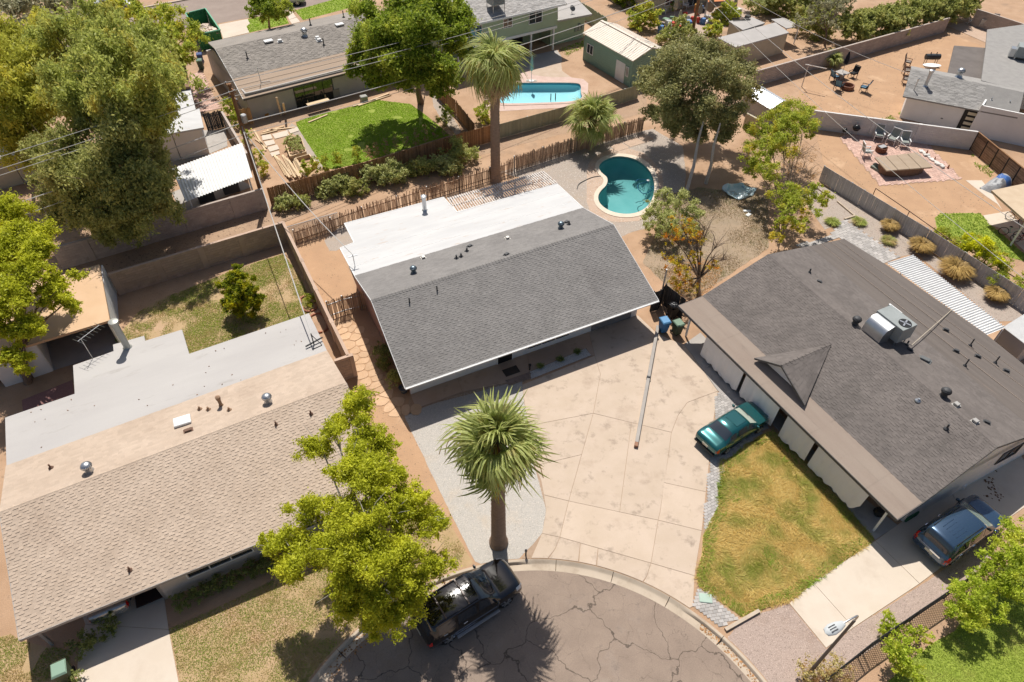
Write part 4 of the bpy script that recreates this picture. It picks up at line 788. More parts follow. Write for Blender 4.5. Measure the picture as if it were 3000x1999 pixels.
for a, b in ((A3, eL), (eL, R0), (R0, S0), (B3, eR), (eR, R1), (R1, S1)): MB().bar(a + Vector((0, 0, -.08)), b + Vector((0, 0, -.08)), .04, .15).build('rake_board', M_darkg, H3, world=False)
ex = eR.x - .35
walls(H3, [(.5, 2.3), (ex, 2.3), (ex, 13.2), (.5, 13.2)], 0, [2.8, 2.8, 3.0, 3.0], M_whitewall)
for xx in (.5, ex): MB().add([(xx, 2.3, 2.7), (xx, 6.3, 4.1), (xx, 9.8, 3.35), (xx, 13.2, 2.9), (xx, 13.2, 2.4), (xx, 2.3, 2.4)], [(0, 1, 2, 3, 4, 5)]).build('gable_wall', M_whitewall, H3, world=False)
window(H3, 8.6, 10.2, ex, 1.3, 2.2, 2, 1, axis='y', m=M_darkg); window(H3, 4, 6, 2.3, .9, 2, 2); window(H3, 9.5, 11.5, 2.3, .9, 2, 2)
posts = [F3.L(u, v).x for u, v in ((2000, 989), (2152, 1142), (2288, 1278), (2403, 1395), (2562, 1554))]
for x_ in posts: MB().b2(x_ - .05, x_ + .05, .45, .55, .03, 2.3).build('porch_post', M_trim, H3, world=False)
MB().b2(.1, B3.x - .1, .42, .58, 2.2, 2.32).build('porch_beam', M_trim, H3, world=False)
M_curt = mat('curtain_cloth', (.76, .74, .71), (.80, .78, .75), scale=.8, grain=.05, dirt=((.5, .45, .4), .7, .6, .85), rough=.95)
for i, (p0, p1, lift) in enumerate(((( 2063, 977), (2172, 1086), .0), ((2181, 1092), (2276, 1192), .05), ((2310, 1211), (2391, 1288), .05), ((2403, 1300), (2547, 1448), .12))):
    x0, x1 = F3.L(*p0, 2.2).x, F3.L(*p1, 2.2).x; nx, nz = int((x1 - x0) / .06), 9; mb = MB(); vs = []
    for a in range(nx + 1):
        t = a / nx; x = x0 + (x1 - x0) * t; zb_ = .10 + .10 * (1 + math.sin(x * 2.1 + i)) * .5 + lift + .12 * math.sin(x * 5.3 + i * 2) ** 2 + (.7 * max(0, t - .85) / .15 if i == 3 else 0)
        for b in range(nz + 1):
            f = b / nz; amp = .01 + .02 * f; vs.append((x + .03 * math.sin(x * 9) * f, .3 + amp * (math.sin(x * 7 + i) + .5 * math.sin(x * 17 + 2 * i + f)) - .15 * f, 2.2 - (2.2 - zb_) * f))
    mb.add(vs, [(a * (nz + 1) + b, (a + 1) * (nz + 1) + b, (a + 1) * (nz + 1) + b + 1, a * (nz + 1) + b + 1) for a in range(nx) for b in range(nz)])
    o = mb.build('porch_curtain', M_curt, None if False else thing('porch_curtain', ('white curtain nearest the bins on the dark house porch', 'white curtain behind the teal sedan on the porch', 'short white porch curtain between two posts beside the lawn', 'long white porch curtain near the blue suv driveway')[i], 'curtain', F3.o, F3.a, 'white curtains hung along the porch'), world=False, smooth=80, flip=False); o.name = 'cloth'
# rooftop equipment of the dark house
tpl = (R0, R1, S1); rbp = (S0, S1, rb[3])
for u, v in cJ([(598, 590), (1208, 1085)]): turbine(H3, on(F3, u, v, tpl), 1.15, M_lead)
for u, v in cJ([(1296, 1150), (1425, 1265)]): boxvent(H3, on(F3, u, v, tpl), (.26, .26, .14), mat('aged_galv', (.42, .40, .37)))
for u, v in cJ([(352, 298), (977, 768), (1508, 1268)]): boxvent(H3, on(F3, u, v, tpl), (.26, .16, .08), rz=.5)
boxvent(H3, on(F3, *cJ([(1080, 838)])[0], tpl), (.5, .28, .12), mat('grey_vent', (.14, .145, .145)), .4)
for u, v in cJ([(1227, 630), (1297, 775), (1447, 812), (1643, 912)]): boxvent(H3, on(F3, u, v, rbp), (.26, .16, .08), rz=.5)
for u, v in cJ([(1395, 735), (1358, 875), (1567, 855)]): pipe(H3, on(F3, u, v, rbp), .55, .04)
for u, v in cJ([(285, 235), (955, 735), (1230, 1310)]): pipe(H3, on(F3, u, v, tpl if v < 1200 else (eL, eR, R1)), .35, .05)
pipe(H3, on(F3, *cJ([(1035, 1115)])[0], (eL, eR, R1)), .15, .06, M_galv)
c = on(F3, *cJ([(800, 690)])[0], tpl); ac0 = F3.W(c.x, c.y, c.z)
AC = thing('air_conditioner', 'grey rooftop air conditioner with shiny curved duct on the dark roof', 'air conditioner', ac0, F3.a)
M_acg = mat('ac_grey', (.27, .29, .28), (.31, .33, .32), grain=.04, rough=.5)
MB().b2(-1.15, .75, .0, 1.15, .28, 1.3).build('cabinet', M_acg, AC, world=False, bevel=.02); MB().lathe([(.36, 1.302), (.36, 1.33), (.33, 1.33)], (.35, .58, 0), 20).build('fan_ring', M_black, AC, world=False)
for k in range(4): MB().box((.35 + .16 * math.cos(k * 1.57 + .4), .58 + .16 * math.sin(k * 1.57 + .4), 1.337), (.3, .09, .012), k * 1.57 + .4).build('fan_blade', M_galv, AC, world=False)
mb = MB(); pr = [(-.02, 1.2), (-.35, 1.18), (-.62, 1.02), (-.78, .75), (-.82, .35), (-.82, -.35), (-.02, -.1)]; vs = [(x, y, z) for x in (-1.05, .25) for y, z in pr]; n = len(pr); mb.add(vs, [tuple(range(n)), tuple(range(2 * n - 1, n - 1, -1))] + [(i, n + i, n + (i + 1) % n, (i + 1) % n) for i in range(n)]); mb.build('duct', M_galv, AC, world=False, smooth=30)
for x_ in (-1, .6):
    for y_ in (.1, 1.05): MB().b2(x_ - .03, x_ + .03, y_ - .03, y_ + .03, -.35, .3).build('leg', M_galv, AC, world=False)
MB().box((-.9, 1.3, .9), (.9, .12, .5)).build('hood', M_trim, AC, world=False)
a = F3.W(c.x + .75, c.y + .3, c.z + .35); b_ = Lz(F3, *cJ([(1270, 490)])[0], zb); cn = thing('conduit', 'pale conduit pipe running across the dark roof to the patio cover', 'pipe', a); MB().tube([a, F3.W(c.x + 1.1, c.y + 1.0, c.z + .02), F3.W(b_.x, b_.y, b_.z + .04)], .022, 6).build('pipe_run', mat('tan_pipe', (.5, .43, .33)), cn)
# white corrugated patio cover behind the dark house
q4 = [Lz(F3, *q, lambda y: 2.75) for q in ((2598, 771), (2891, 982), (2946, 960), (2675, 747))]
PC = thing('patio_cover', 'white corrugated metal patio cover behind the dark shingle house', 'patio cover', F3.o, F3.a); corrugated(PC, 'roof_sheet', [q4[0], q4[1], q4[2], q4[3]], 42, .05, M_corrw)
for q in (q4[2], q4[3], q4[2].lerp(q4[3], .5)): MB().b2(q.x - .04, q.x + .04, q.y - .3, q.y - .2, 0, 2.68).build('post', M_trim, PC, world=False)
# small white roofed shed at the right edge
q5 = [F3.L(u, v, 2.3) for u, v in cJ([(1620, 610), (1766, 520), (1930, 640), (1790, 740)])]; W5 = thing('storage_shed', 'grey walled shed with white ribbed roof beside the patio cover', 'shed', F3.o, F3.a); corrugated(W5, 'roof_sheet', q5, 22, .03, M_corrw)
walls(W5, [(q.x, q.y) for q in (q5[0].lerp(q5[2], .04), q5[3].lerp(q5[1], .04), q5[2].lerp(q5[0], .04), q5[1].lerp(q5[3], .04))], 0, 2.25, M_greywall, th=.06)
# ---------------------------------------------------------------- house under renovation (upper left)
F4 = Frame(712, 291, 2.4, 34.5); H4 = thing('house', 'grey shingle house under renovation behind the bright green lawn', 'house', F4.o, F4.a)
D4 = F4.L(630, 143, 4.0); M4 = F4.L(681, 232, 3.0); Z4 = F4.L(608, 123, 2.6); LX = 17.5; A4, B4 = Vector((0, 0, 2.4)), Vector((LX, 0, 2.4)); X4 = Vector((LX, 0, 0))
plane_sheet(H4, 'porch_roof', [A4, B4, M4 + X4, M4], M_rolltan, .12); plane_sheet(H4, 'rear_roof', [M4, M4 + X4, D4 + X4, D4], M_sh_u, .14); plane_sheet(H4, 'front_roof', [D4, D4 + X4, Z4 + X4, Z4], M_sh_u, .14)
shingles(H4, M4, M4 + X4, D4 + X4, D4, .2, M_sh_u, tabs=(.35, .5, .65), thick=(.005, .028), indiv=0, seed=15)
for k in range(4): t = (k + .5) / 4; MB().bar(A4.lerp(M4, t) + Vector((0, 0, .012)), B4.lerp(M4 + X4, t) + Vector((0, 0, .012)), .02, .015).build('seam', M_rolldark, H4, world=False)
y4 = F4.L(*cB([(330, 830)])[0]).y; walls(H4, [(.4, y4), (LX - .4, y4), (LX - .4, 13), (.4, 13)], 0, [2.7, 2.7, 2.5, 2.5], M_greywall)
MB().add([(.4, y4, 2.4), (.4, D4.y, 3.85), (.4, 13, 2.4)], [(0, 1, 2)]).build('gable_wall', M_greywall, H4, world=False)
MB().bar(A4 + Vector((0, -.02, -.08)), B4 + Vector((0, -.02, -.08)), .04, .2).build('fascia', M_darkg, H4, world=False); MB().bar(A4 + Vector((0, 0, -.07)), M4 + Vector((0, 0, -.07)), .04, .15).build('rake_board', M_white, H4, world=False); MB().bar(M4 + Vector((0, 0, -.07)), D4 + Vector((0, 0, -.07)), .04, .15).build('rake_board', M_white, H4, world=False)
x0, x1 = F4.L(*cB([(640, 745)])[0]).x, F4.L(*cB([(900, 682)])[0]).x; window(H4, x0, x1, y4, .08, 2.2, 4, m=M_black, g=glass_mat('sliding_glass', (.02, .025, .02)), name='sliding_door')
p4 = (M4, M4 + X4, D4)
turbine(H4, on(F4, *cB([(690, 245)])[0], p4), 1.5)
for q in cB([(440, 290), (930, 175)]): c = on(F4, *q, p4); MB().box(c + Vector((0, 0, .1)), (.9, .6, .14), 0).build('skylight', M_trim, H4, world=False, bevel=.03)
for q in cB([(520, 290), (778, 268), (790, 285)]): boxvent(H4, on(F4, *q, p4), (.4, .3, .2), M_trim)
for q in cB([(730, 175), (822, 312), (958, 120), (295, 405)]): pipe(H4, on(F4, *q, p4), .7, .06)
c = on(F4, *cB([(388, 572)])[0], (A4, B4, M4)); mb = MB(); mb.tube([c, c + Vector((0, 0, 1.5))], .035); mb.tube([c + Vector((0, 0, .05)), c + Vector((.9, -.1, .05))], .03); mb.build('pipe_stand', M_trim, H4, world=False)
# ---------------------------------------------------------------- green two-storey house
F5 = Frame(*cC([(200, 355)])[0], 2.5, 32.5); H5 = thing('house', 'pale green two storey house with grey roof and covered patio', 'house', F5.o, F5.a)
W5x = 13.0
walls(H5, [(0, 0), (W5x, 0), (W5x, 8), (0, 8)], 2.5, 5.15, M_green); walls(H5, [(.2, 3.4), (W5x, 3.4), (W5x, 8), (.2, 8)], 0, 2.5, M_green); MB().b2(-.02, W5x + .02, -.03, 3.5, 2.42, 2.52).build('patio_ceiling', M_white, H5, world=False); MB().b2(-.04, W5x + .04, -.06, 0, 2.4, 2.68).build('fascia', M_trim, H5, world=False)
a5, b5, c5, d5 = Vector((-.5, -.6, 5.1)), Vector((W5x + .8, -.6, 5.1)), Vector((W5x + .8, 4.4, 6.6)), Vector((-.5, 4.4, 6.6)); M_sh5 = mat('pale_grey_shingle', (.34, .32, .30), (.39, .365, .34), grain=.2, island=.18)
plane_sheet(H5, 'rear_roof', [a5, b5, c5, d5], M_sh5, .12); plane_sheet(H5, 'front_roof', [d5, c5, Vector((W5x + .8, 9, 5.1)), Vector((-.5, 9, 5.1))], M_sh5, .12); shingles(H5, a5, b5, c5, d5, .2, M_sh5, tabs=(.4, .55, .7), indiv=0, seed=16, thick=(.004, .022)); MB().bar(a5 + Vector((0, -.02, -.08)), b5 + Vector((0, -.02, -.08)), .04, .2).build('fascia', M_trim, H5, world=False)
def wx(q, z): return F5.L(*cC([q])[0], z).x
window(H5, wx((275, 250), 3.6), wx((365, 230), 3.6), 0, 3.5, 4.6, 2); window(H5, wx((532, 180), 4.0), wx((588, 165), 4.0), 0, 3.75, 4.65, 2); window(H5, wx((705, 150), 3.8), wx((792, 130), 3.8), 0, 3.55, 4.8, 2)
for q in ((215, 500), (570, 430), (735, 395), (897, 362)): x_ = F5.L(*cC([q])[0]).x; MB().b2(x_ - .09, x_ + .09, .0, .18, 0, 2.44).build('patio_post', M_trim, H5, world=False)
window(H5, 5.2, 8.6, 3.4, .1, 2.1, 3, m=M_trim, name='sliding_door'); window(H5, 9.2, 10.6, 3.4, .1, 2.1, 1, m=M_darkg, name='patio_door')
an5 = [F5.L(*q, 2.9) for q in cC([(905, 142), (1142, 97), (1040, -5), (935, -60), (905, 0)])]; MB().slab(an5, .2).build('annex_roof', M_greyroof, H5, world=False); ax1 = an5[1].x - .35; ay = an5[0].y + .45; walls(H5, [(W5x + .01, ay), (ax1, ay), (ax1, ay + 7), (W5x + .01, ay + 7)], 0, 2.75, M_green)
for k in range(3): x_ = ax1 - 1.4 + .45 * k; MB().b2(x_, x_ + .3, ay - .15, ay - .005, 1.0, 1.5 + .3 * (k % 2)).build('meter_box', mat('meter_grey', (.28, .3, .27)), H5, world=False)
cl = on(F5, *cC([(500, 90)])[0], (a5, b5, c5)); EC = thing('evaporative_cooler', 'box shaped evaporative cooler standing on the pale grey roof', 'cooler', F5.W(cl.x, cl.y, cl.z), F5.a); MB().b2(-.75, .75, 0, 1.4, .75, 1.9).build('cabinet', mat('cooler_grey', (.36, .36, .34)), EC, world=False, bevel=.02)
for k in range(8): MB().b2(-.65, .65, -.03, -.003, .85 + k * .12, .91 + k * .12).build('louvre', mat('cooler_dark', (.25, .25, .24)), EC, world=False)
for x_ in (-.7, .7):
    for y_ in (.05, 1.35): MB().b2(x_ - .03, x_ + .03, y_ - .03, y_ + .03, -.1, .75).build('leg', M_galv, EC, world=False)
sd = an5[1] + Vector((-1.9, 1.4, 0)); mb = MB(); mb.tube([sd, sd + Vector((0, 0, .5))], .03); mb.lathe([(0, 0), (.2, .03), (.35, .12)], sd + Vector((0, 0, .5)), 14, Matrix.Rotation(rad(50), 3, 'X')); mb.build('satellite_dish', M_lead, H5, world=False)
# ---------------------------------------------------------------- green shed with cream roof
F6 = Frame(*cC([(1398, 603)])[0], 0, 32.5); SD = thing('garden_shed', 'dark green board shed with cream ribbed metal roof', 'shed', F6.o, F6.a); sw, sl_, sh, sp = 4.5, 8.2, 2.95, 3.75
walls(SD, [(0, 0), (sw, 0), (sw, sl_), (0, sl_)], 0, sh, M_green2); MB().add([(0, .0, sh), (sw, .0, sh), (sw / 2, 0, sp)], [(0, 1, 2)]).build('gable_wall', M_green2, SD, world=False)
for k in range(13): z_ = .1 + k * .22; MB().b2(-.03, -.004, .02, sl_, z_, z_ + .205).build('siding_board', M_green2, SD, world=False); MB().b2(.02, sw, -.03, -.004, z_, z_ + .205).build('siding_board', M_green2, SD, world=False)
for s_ in (0, 1):
    q = [Vector((-.2 if s_ == 0 else sw + .2, -.25, sh - .05)), Vector((-.2 if s_ == 0 else sw + .2, sl_ + .25, sh - .05)), Vector((sw / 2, sl_ + .25, sp)), Vector((sw / 2, -.25, sp))]; plane_sheet(SD, 'roof_deck', [p - Vector((0, 0, .03)) for p in q], M_cream, .05); corrugated(SD, 'roof_sheet', q, 26, .03, M_cream, trap=True, smooth=False)
MB().bar((sw / 2, -.25, sp + .03), (sw / 2, sl_ + .25, sp + .03), .3, .05).build('ridge_cap', M_cream, SD, world=False)
def sy(q): return F6.L(*cC([q])[0]).y
MB().b2(-.06, -.035, sy((1330, 587)), sy((1265, 552)), .05, 2.1).build('door', M_white, SD, world=False); window(SD, sy((1385, 600)) + .25, sy((1350, 595)) + .15, -.03, 1.0, 1.9, 2, -1, axis='y'); window(SD, sl_ - 1.6, sl_ - .6, -.03, 1.1, 2.0, 2, -1, axis='y')
for x_, y_ in ((0, 0), (sw, 0), (0, sl_)): MB().b2(x_ - .06, x_ + .06, y_ - .06, y_ + .06, 0, sh - .1).build('corner_board', M_green2, SD, world=False)
# ---------------------------------------------------------------- flat roofs surveyed by their corners
def flat(name, label, poly, z, roofm, wallm, cat='house', inset=.3, th=.16, cor=0, wz=None, posts=False, fl=None, holes=()):
    pts = PL(poly, z); c = sum(pts, Vector()) / len(pts); c.z = 0; t = thing(name, label, cat, c)
    if cor: corrugated(t, 'roof_sheet', [p - c for p in pts[:4]], cor, .035, roofm)
    else: MB().slab(pts, th).build('roof', roofm, t)
    ins = shrink(pts, inset); n = len(ins)
    if posts:
        for p in ins[:4]: MB().box((p.x, p.y, z / 2 - .06), (.1, .1, z - .12)).build('post', M_trim, t)
        for i in range(4): a, b = ins[i], ins[(i + 1) % 4]; MB().bar((a.x, a.y, z - .1), (b.x, b.y, z - .1), .06, .1).build('beam', M_trim, t)
    elif wallm:
        for i in range(n):
            if i in holes: continue
            a, b = ins[i], ins[(i + 1) % n]; d = (b - a).normalized(); k = .003 * i; MB().bar((a.x, a.y, z / 2 - .08 + k), (b.x - d.x * .06, b.y - d.y * .06, z / 2 - .08 + k), .12, z - .17).build('wall', wallm, t)
    return t
GL = flat('garage', 'tan flat roofed garage under the yellow green tree', cG([(-260, 1090), (210, 965), (757, 797), (685, 412), (300, 520), (-60, 620), (-300, 700)]), 2.6, M_tanroof, M_white, 'garage', holes=(0, 1, 2))
def wl(a, b, h, m, th=.1, parent=None, name='wall', z=0):
    A, B = P(*a), P(*b); return MB().bar((A.x, A.y, z + h / 2), (B.x, B.y, z + h / 2), th, h).build(name, m, parent)
for a, b in ((cG([(825, 955)])[0], cG([(800, 600)])[0]), (cG([(365, 1145)])[0], cG([(235, 1190)])[0]), (cG([(365, 1145)])[0], cG([(300, 900)])[0]), (cG([(165, 1215)])[0], cG([(40, 1255)])[0]), (cG([(165, 1215)])[0], cG([(100, 1000)])[0])): wl(a, b, 2.4 if b[1] != 600 else 1.2, M_white, .1, GL)
sheet('garage_floor', PL(cG([(330, 1120), (370, 1145), (790, 1010), (830, 960), (740, 820), (300, 940)])), .02, M_greyc); sheet('dirt_patch_floor', PL(cG([(150, 1350), (500, 1210), (515, 1310), (160, 1430)])), .02, mat('red_gravel', (.24, .12, .11), (.3, .16, .14), scale=20, grain=.3, world=True))
flat('house', 'white flat roofed house half hidden beneath the tall eucalyptus', cA([(1180, 920), (1405, 880), (1375, 750), (1350, 755), (1308, 598), (1250, 612), (800, 720), (640, 800), (700, 960)]), 2.7, M_whiteroof, M_whitewall)
t = flat('house_wing', 'brown shingle roof strip beside the pink patio', cA([(1255, 605), (1308, 598), (1265, 380), (1200, 372), (900, 420), (980, 660)]), 3.0, M_sh_b, M_greywall, th=.2)
flat('house', 'white roofed house glimpsed through the trees at the far left', cA([(-150, 1130), (60, 1080), (200, 1060), (130, 890), (-150, 960)]), 2.7, M_whiteroof, M_beige)
CP = flat('carport', 'white corrugated carport roof below the tall wooden utility pole', cA([(1185, 1165), (1670, 985), (1742, 1222), (1280, 1392)]), 2.5, M_corrw, None, 'carport', cor=24, posts=True)
sheet('carport_floor', PL(cA([(1185, 1330), (1560, 1180), (1740, 1290), (1330, 1440), (1240, 1450)])), .02, M_greyc); sheet('court_floor', PL(cA([(1180, 1100), (1210, 960), (1400, 900), (1560, 900), (1570, 1010), (1440, 1065), (1180, 1160)])), .02, M_greyc)
for k, (x, y) in enumerate(((1430, 1380), (1600, 1320))): c = P(*cA([(x, y)])[0]); tag(MB().box((c.x, c.y, .5), (1.3, .8, 1.0), .5).build('storage_box', mat('box_dark', (.08, .09, .1)), None, bevel=.04), ('dark storage box at the open end of the carport', 'dark storage box near the pole end of the carport')[k], 'box')
flat('storage_shed', 'long beige storage shed with grey flat roof beside the block wall', cD([(950, 347), (1480, 207), (1605, 300), (1115, 435)]), 2.3, M_greyroof, M_beige, 'shed', inset=.12)
flat('storage_shed', 'smaller beige shed with black pipes on its pale roof', cD([(1050, 196), (1270, 160), (1385, 212), (1180, 277)]), 2.4, M_greyroof, M_beige, 'shed', inset=.12)
mb = MB(); a, b = P(*cD([(1090, 186)])[0], 2.5), P(*cD([(1250, 178)])[0], 2.5); o_ = Vector((0, .5, 0)); mb.tube([a, b], .07); mb.tube([a + o_, b + o_], .07); tag(mb.build('roof_pipes', M_black), 'two black pipes lying on the smaller beige shed', 'pipe')
flat('canopy', 'tilted white canopy on thin poles beside the beige shed', cD([(1440, 178), (1560, 165), (1715, 240), (1580, 262)]), 2.1, M_greyroof, None, 'canopy', posts=True, inset=.15, th=.08)
flat('patio_cover', 'tan flat patio roof sheltering the bicycles at the right edge', cF([(1580, 502), (1830, 450), (2050, 560), (1990, 860), (1809, 705)]), 2.5, mat('tan_patio_roof', (.5, .38, .26), (.55, .43, .3)), None, 'patio cover', posts=True)
# little white metal shed
F9 = Frame(*cD([(1437, 1003)])[0], 1.9, 27); WS = thing('metal_shed', 'small grey shed with shiny white ribbed gable roof beneath the dark tree', 'shed', F9.o, F9.a); walls(WS, [(.1, .15), (2.5, .15), (2.5, 3.9), (.1, 3.9)], 0, 1.85, M_greyroof, th=.05); MB().add([(.1, .14, 1.85), (2.5, .14, 1.85), (1.3, .14, 2.35)], [(0, 1, 2)]).build('gable_wall', M_greyroof, WS, world=False)
for s_ in (0, 1): corrugated(WS, 'roof_sheet', [Vector((0 if s_ == 0 else 2.6, 0, 1.85)), Vector((0 if s_ == 0 else 2.6, 4, 1.85)), Vector((1.3, 4, 2.4)), Vector((1.3, 0, 2.4))], 12, .03, mat('bright_metal', (.75, .76, .77), metallic=.3, rough=.35, grain=.03), trap=True, smooth=False)
# ---------------------------------------------------------------- grey roofed house, upper right
F7 = Frame(*cE([(770, 885)])[0], 2.4, -28); H7 = thing('house', 'white walled house with low grey shingle roof beside the sandy yard', 'house', F7.o, F7.a)
e0, e1 = Vector((0, 0, 2.4)), F7.L(*cE([(1470, 1018)])[0], 2.4); r0, r1 = F7.L(*cE([(845, 630)])[0], 3.5), F7.L(*cE([(1882, 850)])[0], 3.5); M_sh7 = mat('slate_shingle', (.25, .235, .22), (.285, .27, .25), grain=.2, island=.2)
plane_sheet(H7, 'front_roof', [e0, e1, Vector((r1.x, e1.y, 2.5)), r1, r0], M_sh7, .12); plane_sheet(H7, 'rear_roof', [r0, r1, r1 + Vector((0, 3, -.6)), r0 + Vector((0, 2, -.5))], M_sh7, .12); shingles(H7, e0, e1, r0.lerp(r1, .68), r0, .2, M_sh7, tabs=(.35, .5, .65), indiv=0, seed=18)
big = [F7.L(*q, 3.3) for q in cE([(1545, 272), (1882, 225), (2100, 200), (2100, 880), (1882, 845), (1490, 740), (1530, 440)])]; MB().slab(big, .15).build('main_roof', M_sh7, H7, world=False); MB().slab([F7.L(*q, 2.7) for q in cE([(1240, 420), (1530, 441), (1490, 737), (1178, 680)])], .12).build('patio_roof', M_sh_d, H7, world=False)
y7 = .7; walls(H7, [(.5, y7), (6.6, y7), (6.6, 4.2), (.5, 4.2)], 0, 2.5, M_whitewall); walls(H7, [(6.61, y7 - .4), (14, y7 - .4), (14, 9), (8, 9)], 0, 2.9, M_whitewall)
x0, x1 = F7.L(*cE([(1252, 1172)])[0]).x, F7.L(*cE([(1400, 1192)])[0]).x; dd = MB().b2(x0, x1, y7 - .06, y7 - .004, .05, 2.15).build('entry_door', M_black, H7, world=False)
for k in range(4): MB().b2(x0 + .35, x1 - .3, y7 - .075, y7 - .061, .25 + k * .48, .52 + k * .48).build('pane', mat('frosted_pane', (.62, .55, .4)), dd, world=False)
p7 = (e0, e1, r0); turbine(H7, on(F7, *cE([(1285, 700)])[0], p7), 1.5); flue(H7, on(F7, *cE([(975, 790)])[0], p7), 1.3, .16); flue(H7, on(F7, *cE([(870, 830)])[0], p7), .9, .05)
for q in cE([(1578, 925), (1745, 955)]): pipe(H7, on(F7, *q, p7), .3, .06, M_galv)
c = F7.L(*cE([(1860, 540)])[0], 3.3); w7 = F7.W(c.x, c.y, 3.3); A7 = thing('air_conditioner', 'dark rooftop air conditioner at the right picture edge', 'air conditioner', w7, F7.a); MB().b2(-.8, .8, -.7, .7, .25, 1.3).build('cabinet', M_acg, A7, world=False, bevel=.03); MB().lathe([(.4, 1.31), (.4, 1.36)], (0, 0, 0), 16).build('fan_ring', M_black, A7, world=False); MB().b2(-1.3, -.8, -.4, .4, .1, .9).build('duct', M_galv, A7, world=False)
for x_ in (-.7, .7): MB().b2(x_ - .04, x_ + .04, -.65, .65, 0, .26).build('rail', M_galv, A7, world=False)
# ---------------------------------------------------------------- cluttered beige house at the top
FJ = Frame(*cD([(340, 150)])[0], 0, 33); HJ = thing('house', 'beige house with cluttered yard at the top edge', 'house', FJ.o, FJ.a); walls(HJ, [(0, 0), (13, 0), (13, 9), (0, 9)], 0, 2.7, M_beige); MB().slab([Vector(q) for q in ((-.5, -.6, 2.7), (13.5, -.6, 2.7), (13.5, 4.5, 4.0), (-.5, 4.5, 4.0))], .14).build('roof', M_sh5, HJ, world=False); MB().slab([Vector(q) for q in ((-.5, 4.5, 4.0), (13.5, 4.5, 4.0), (13.5, 9.6, 2.7), (-.5, 9.6, 2.7))], .14).build('roof', M_sh5, HJ, world=False); window(HJ, 2, 3.5, 0, .9, 2, 2); window(HJ, 6, 8, 0, .1, 2.1, 2, name='patio_door')
# ================================================================ WALLS AND FENCES
M_blk = mat('brown_block', (.44, .31, .23), (.49, .355, .27), scale=1, grain=.12, gscale=30, island=.10, bump=.006, bscale=40, dirt=((.35, .245, .185), 1.1, .6, .8)); M_blkg = mat('grey_block', (.40, .33, .285), (.45, .38, .33), scale=1, grain=.12, gscale=30, island=.09, dirt=((.22, .18, .155), .9, .58, .8))
M_blkw = mat('white_block', (.60, .57, .54), (.66, .63, .60), scale=1, grain=.06, island=.05, dirt=((.48, .44, .40), .8, .6, .8)); M_mort = mat('mortar', (.34, .265, .205)); M_mortw = mat('mortar_white', (.52, .49, .46))
def block_wall(label, p0, p1, h, m, mort, pil=(), indiv=0, bl=.40, bh=.2, pw=.42, cap=True, name='block_wall'):
    p0, p1 = Vector((p0.x, p0.y, 0)), Vector((p1.x, p1.y, 0)); d = p1 - p0; Ln = d.length; an = math.atan2(d.y, d.x); t = thing(name, label, 'wall', p0, an); MB().b2(0, Ln, -.07, .07, 0, h - .02).build('core', mort, t, world=False)
    rows = int(h / bh); cells = [(max(0, i * bl - (bl / 2 if j % 2 else 0)), min(Ln, (i + 1) * bl - (bl / 2 if j % 2 else 0)), j) for j in range(rows) for i in range(int(Ln / bl) + 2)]; cells = [c for c in cells if c[1] - c[0] > .05]
    if indiv: cells.sort(key=lambda c: (p0 + d * (c[0] / Ln)).length - .2 * c[2])
    cache = {}
    for a, b, j in cells[:indiv]:
        k = round(b - a, 2)
        if k not in cache: cache[k] = mesh_of(MB().b2(.006, k - .006, -.082, .082, .006, bh - .006), 'block', m)
        inst('block', cache[k], Matrix.Translation((a, R.uniform(-.004, .004), j * h / rows)), t)
    mb = MB()
    for a, b, j in cells[indiv:]: e = R.uniform(-.003, .003); mb.b2(a + .006, b - .006, -.08 + e, .08 + e, j * h / rows + .006, (j + 1) * h / rows - .006)
    if cells[indiv:]: o = mb.build('block_field', m, t, world=False, flip=False); o['kind'] = 'stuff'
    for s_ in pil: x = s_ * Ln; MB().b2(x - pw / 2, x + pw / 2, -.13, .13, 0, h + .03).build('pilaster', m, t, world=False, bevel=.01)
    if cap: MB().b2(0, Ln, -.1, .1, h - .02, h + .02).build('cap', m, t, world=False)
    return t
T = 1.88
W1a, W1b = P(316, 804, T), P(829, 651, T)
block_wall('brown block wall at the alley end of the walled yard', W1a, W1b, T, M_blk, M_mort, pil=(.02, .255, .50, .735, .985), indiv=200)
W3b = P(1020, 1042, T); block_wall('long brown block wall between the walled yard and the stone path', W1b, W3b, T, M_blk, M_mort, pil=(.33, .55, .78), indiv=150); block_wall('short brown block wall end facing the street', P(979, 1057, T), P(1030, 1040, T), T, M_blk, M_mort, pil=(.95,), indiv=80, pw=.25)
block_wall('grey block wall across the alley beneath the eucalyptus', P(149, 729, T), P(768, 553, T), T, M_blkg, M_mort, pil=(.14, .375, .60, .84), indiv=120); block_wall('grey brown block wall below the oleander hedge', P(*cD([(1300, 655)])[0], 1.7), P(*cE([(1200, 165)])[0], 1.7), 1.7, M_blkg, M_mort, pil=(), indiv=100)
block_wall('white block wall behind the patio chairs', P(*cE([(-130, 1005)])[0], 1.8), P(*cE([(1462, 1212)])[0], 1.8), 1.8, M_blkw, M_mortw, pil=(.12, .42, .68), indiv=100, pw=.3); block_wall('shaded block wall at the top right corner', P(*cE([(1455, 85)])[0], 1.9), P(*cE([(2000, 260)])[0], 1.9), 1.9, M_blkg, M_mort); block_wall('pale block wall beside the carport gravel', P(*cA([(1530, 770)])[0], 1.6), P(*cA([(1700, 1060)])[0], 1.6), 1.6, M_blkg, M_mort)
block_wall('low pale wall behind the small metal shed', P(*cD([(1215, 1040)])[0], 1.5), P(*cD([(1350, 1110)])[0], 1.5), 1.5, M_beige, M_mort)
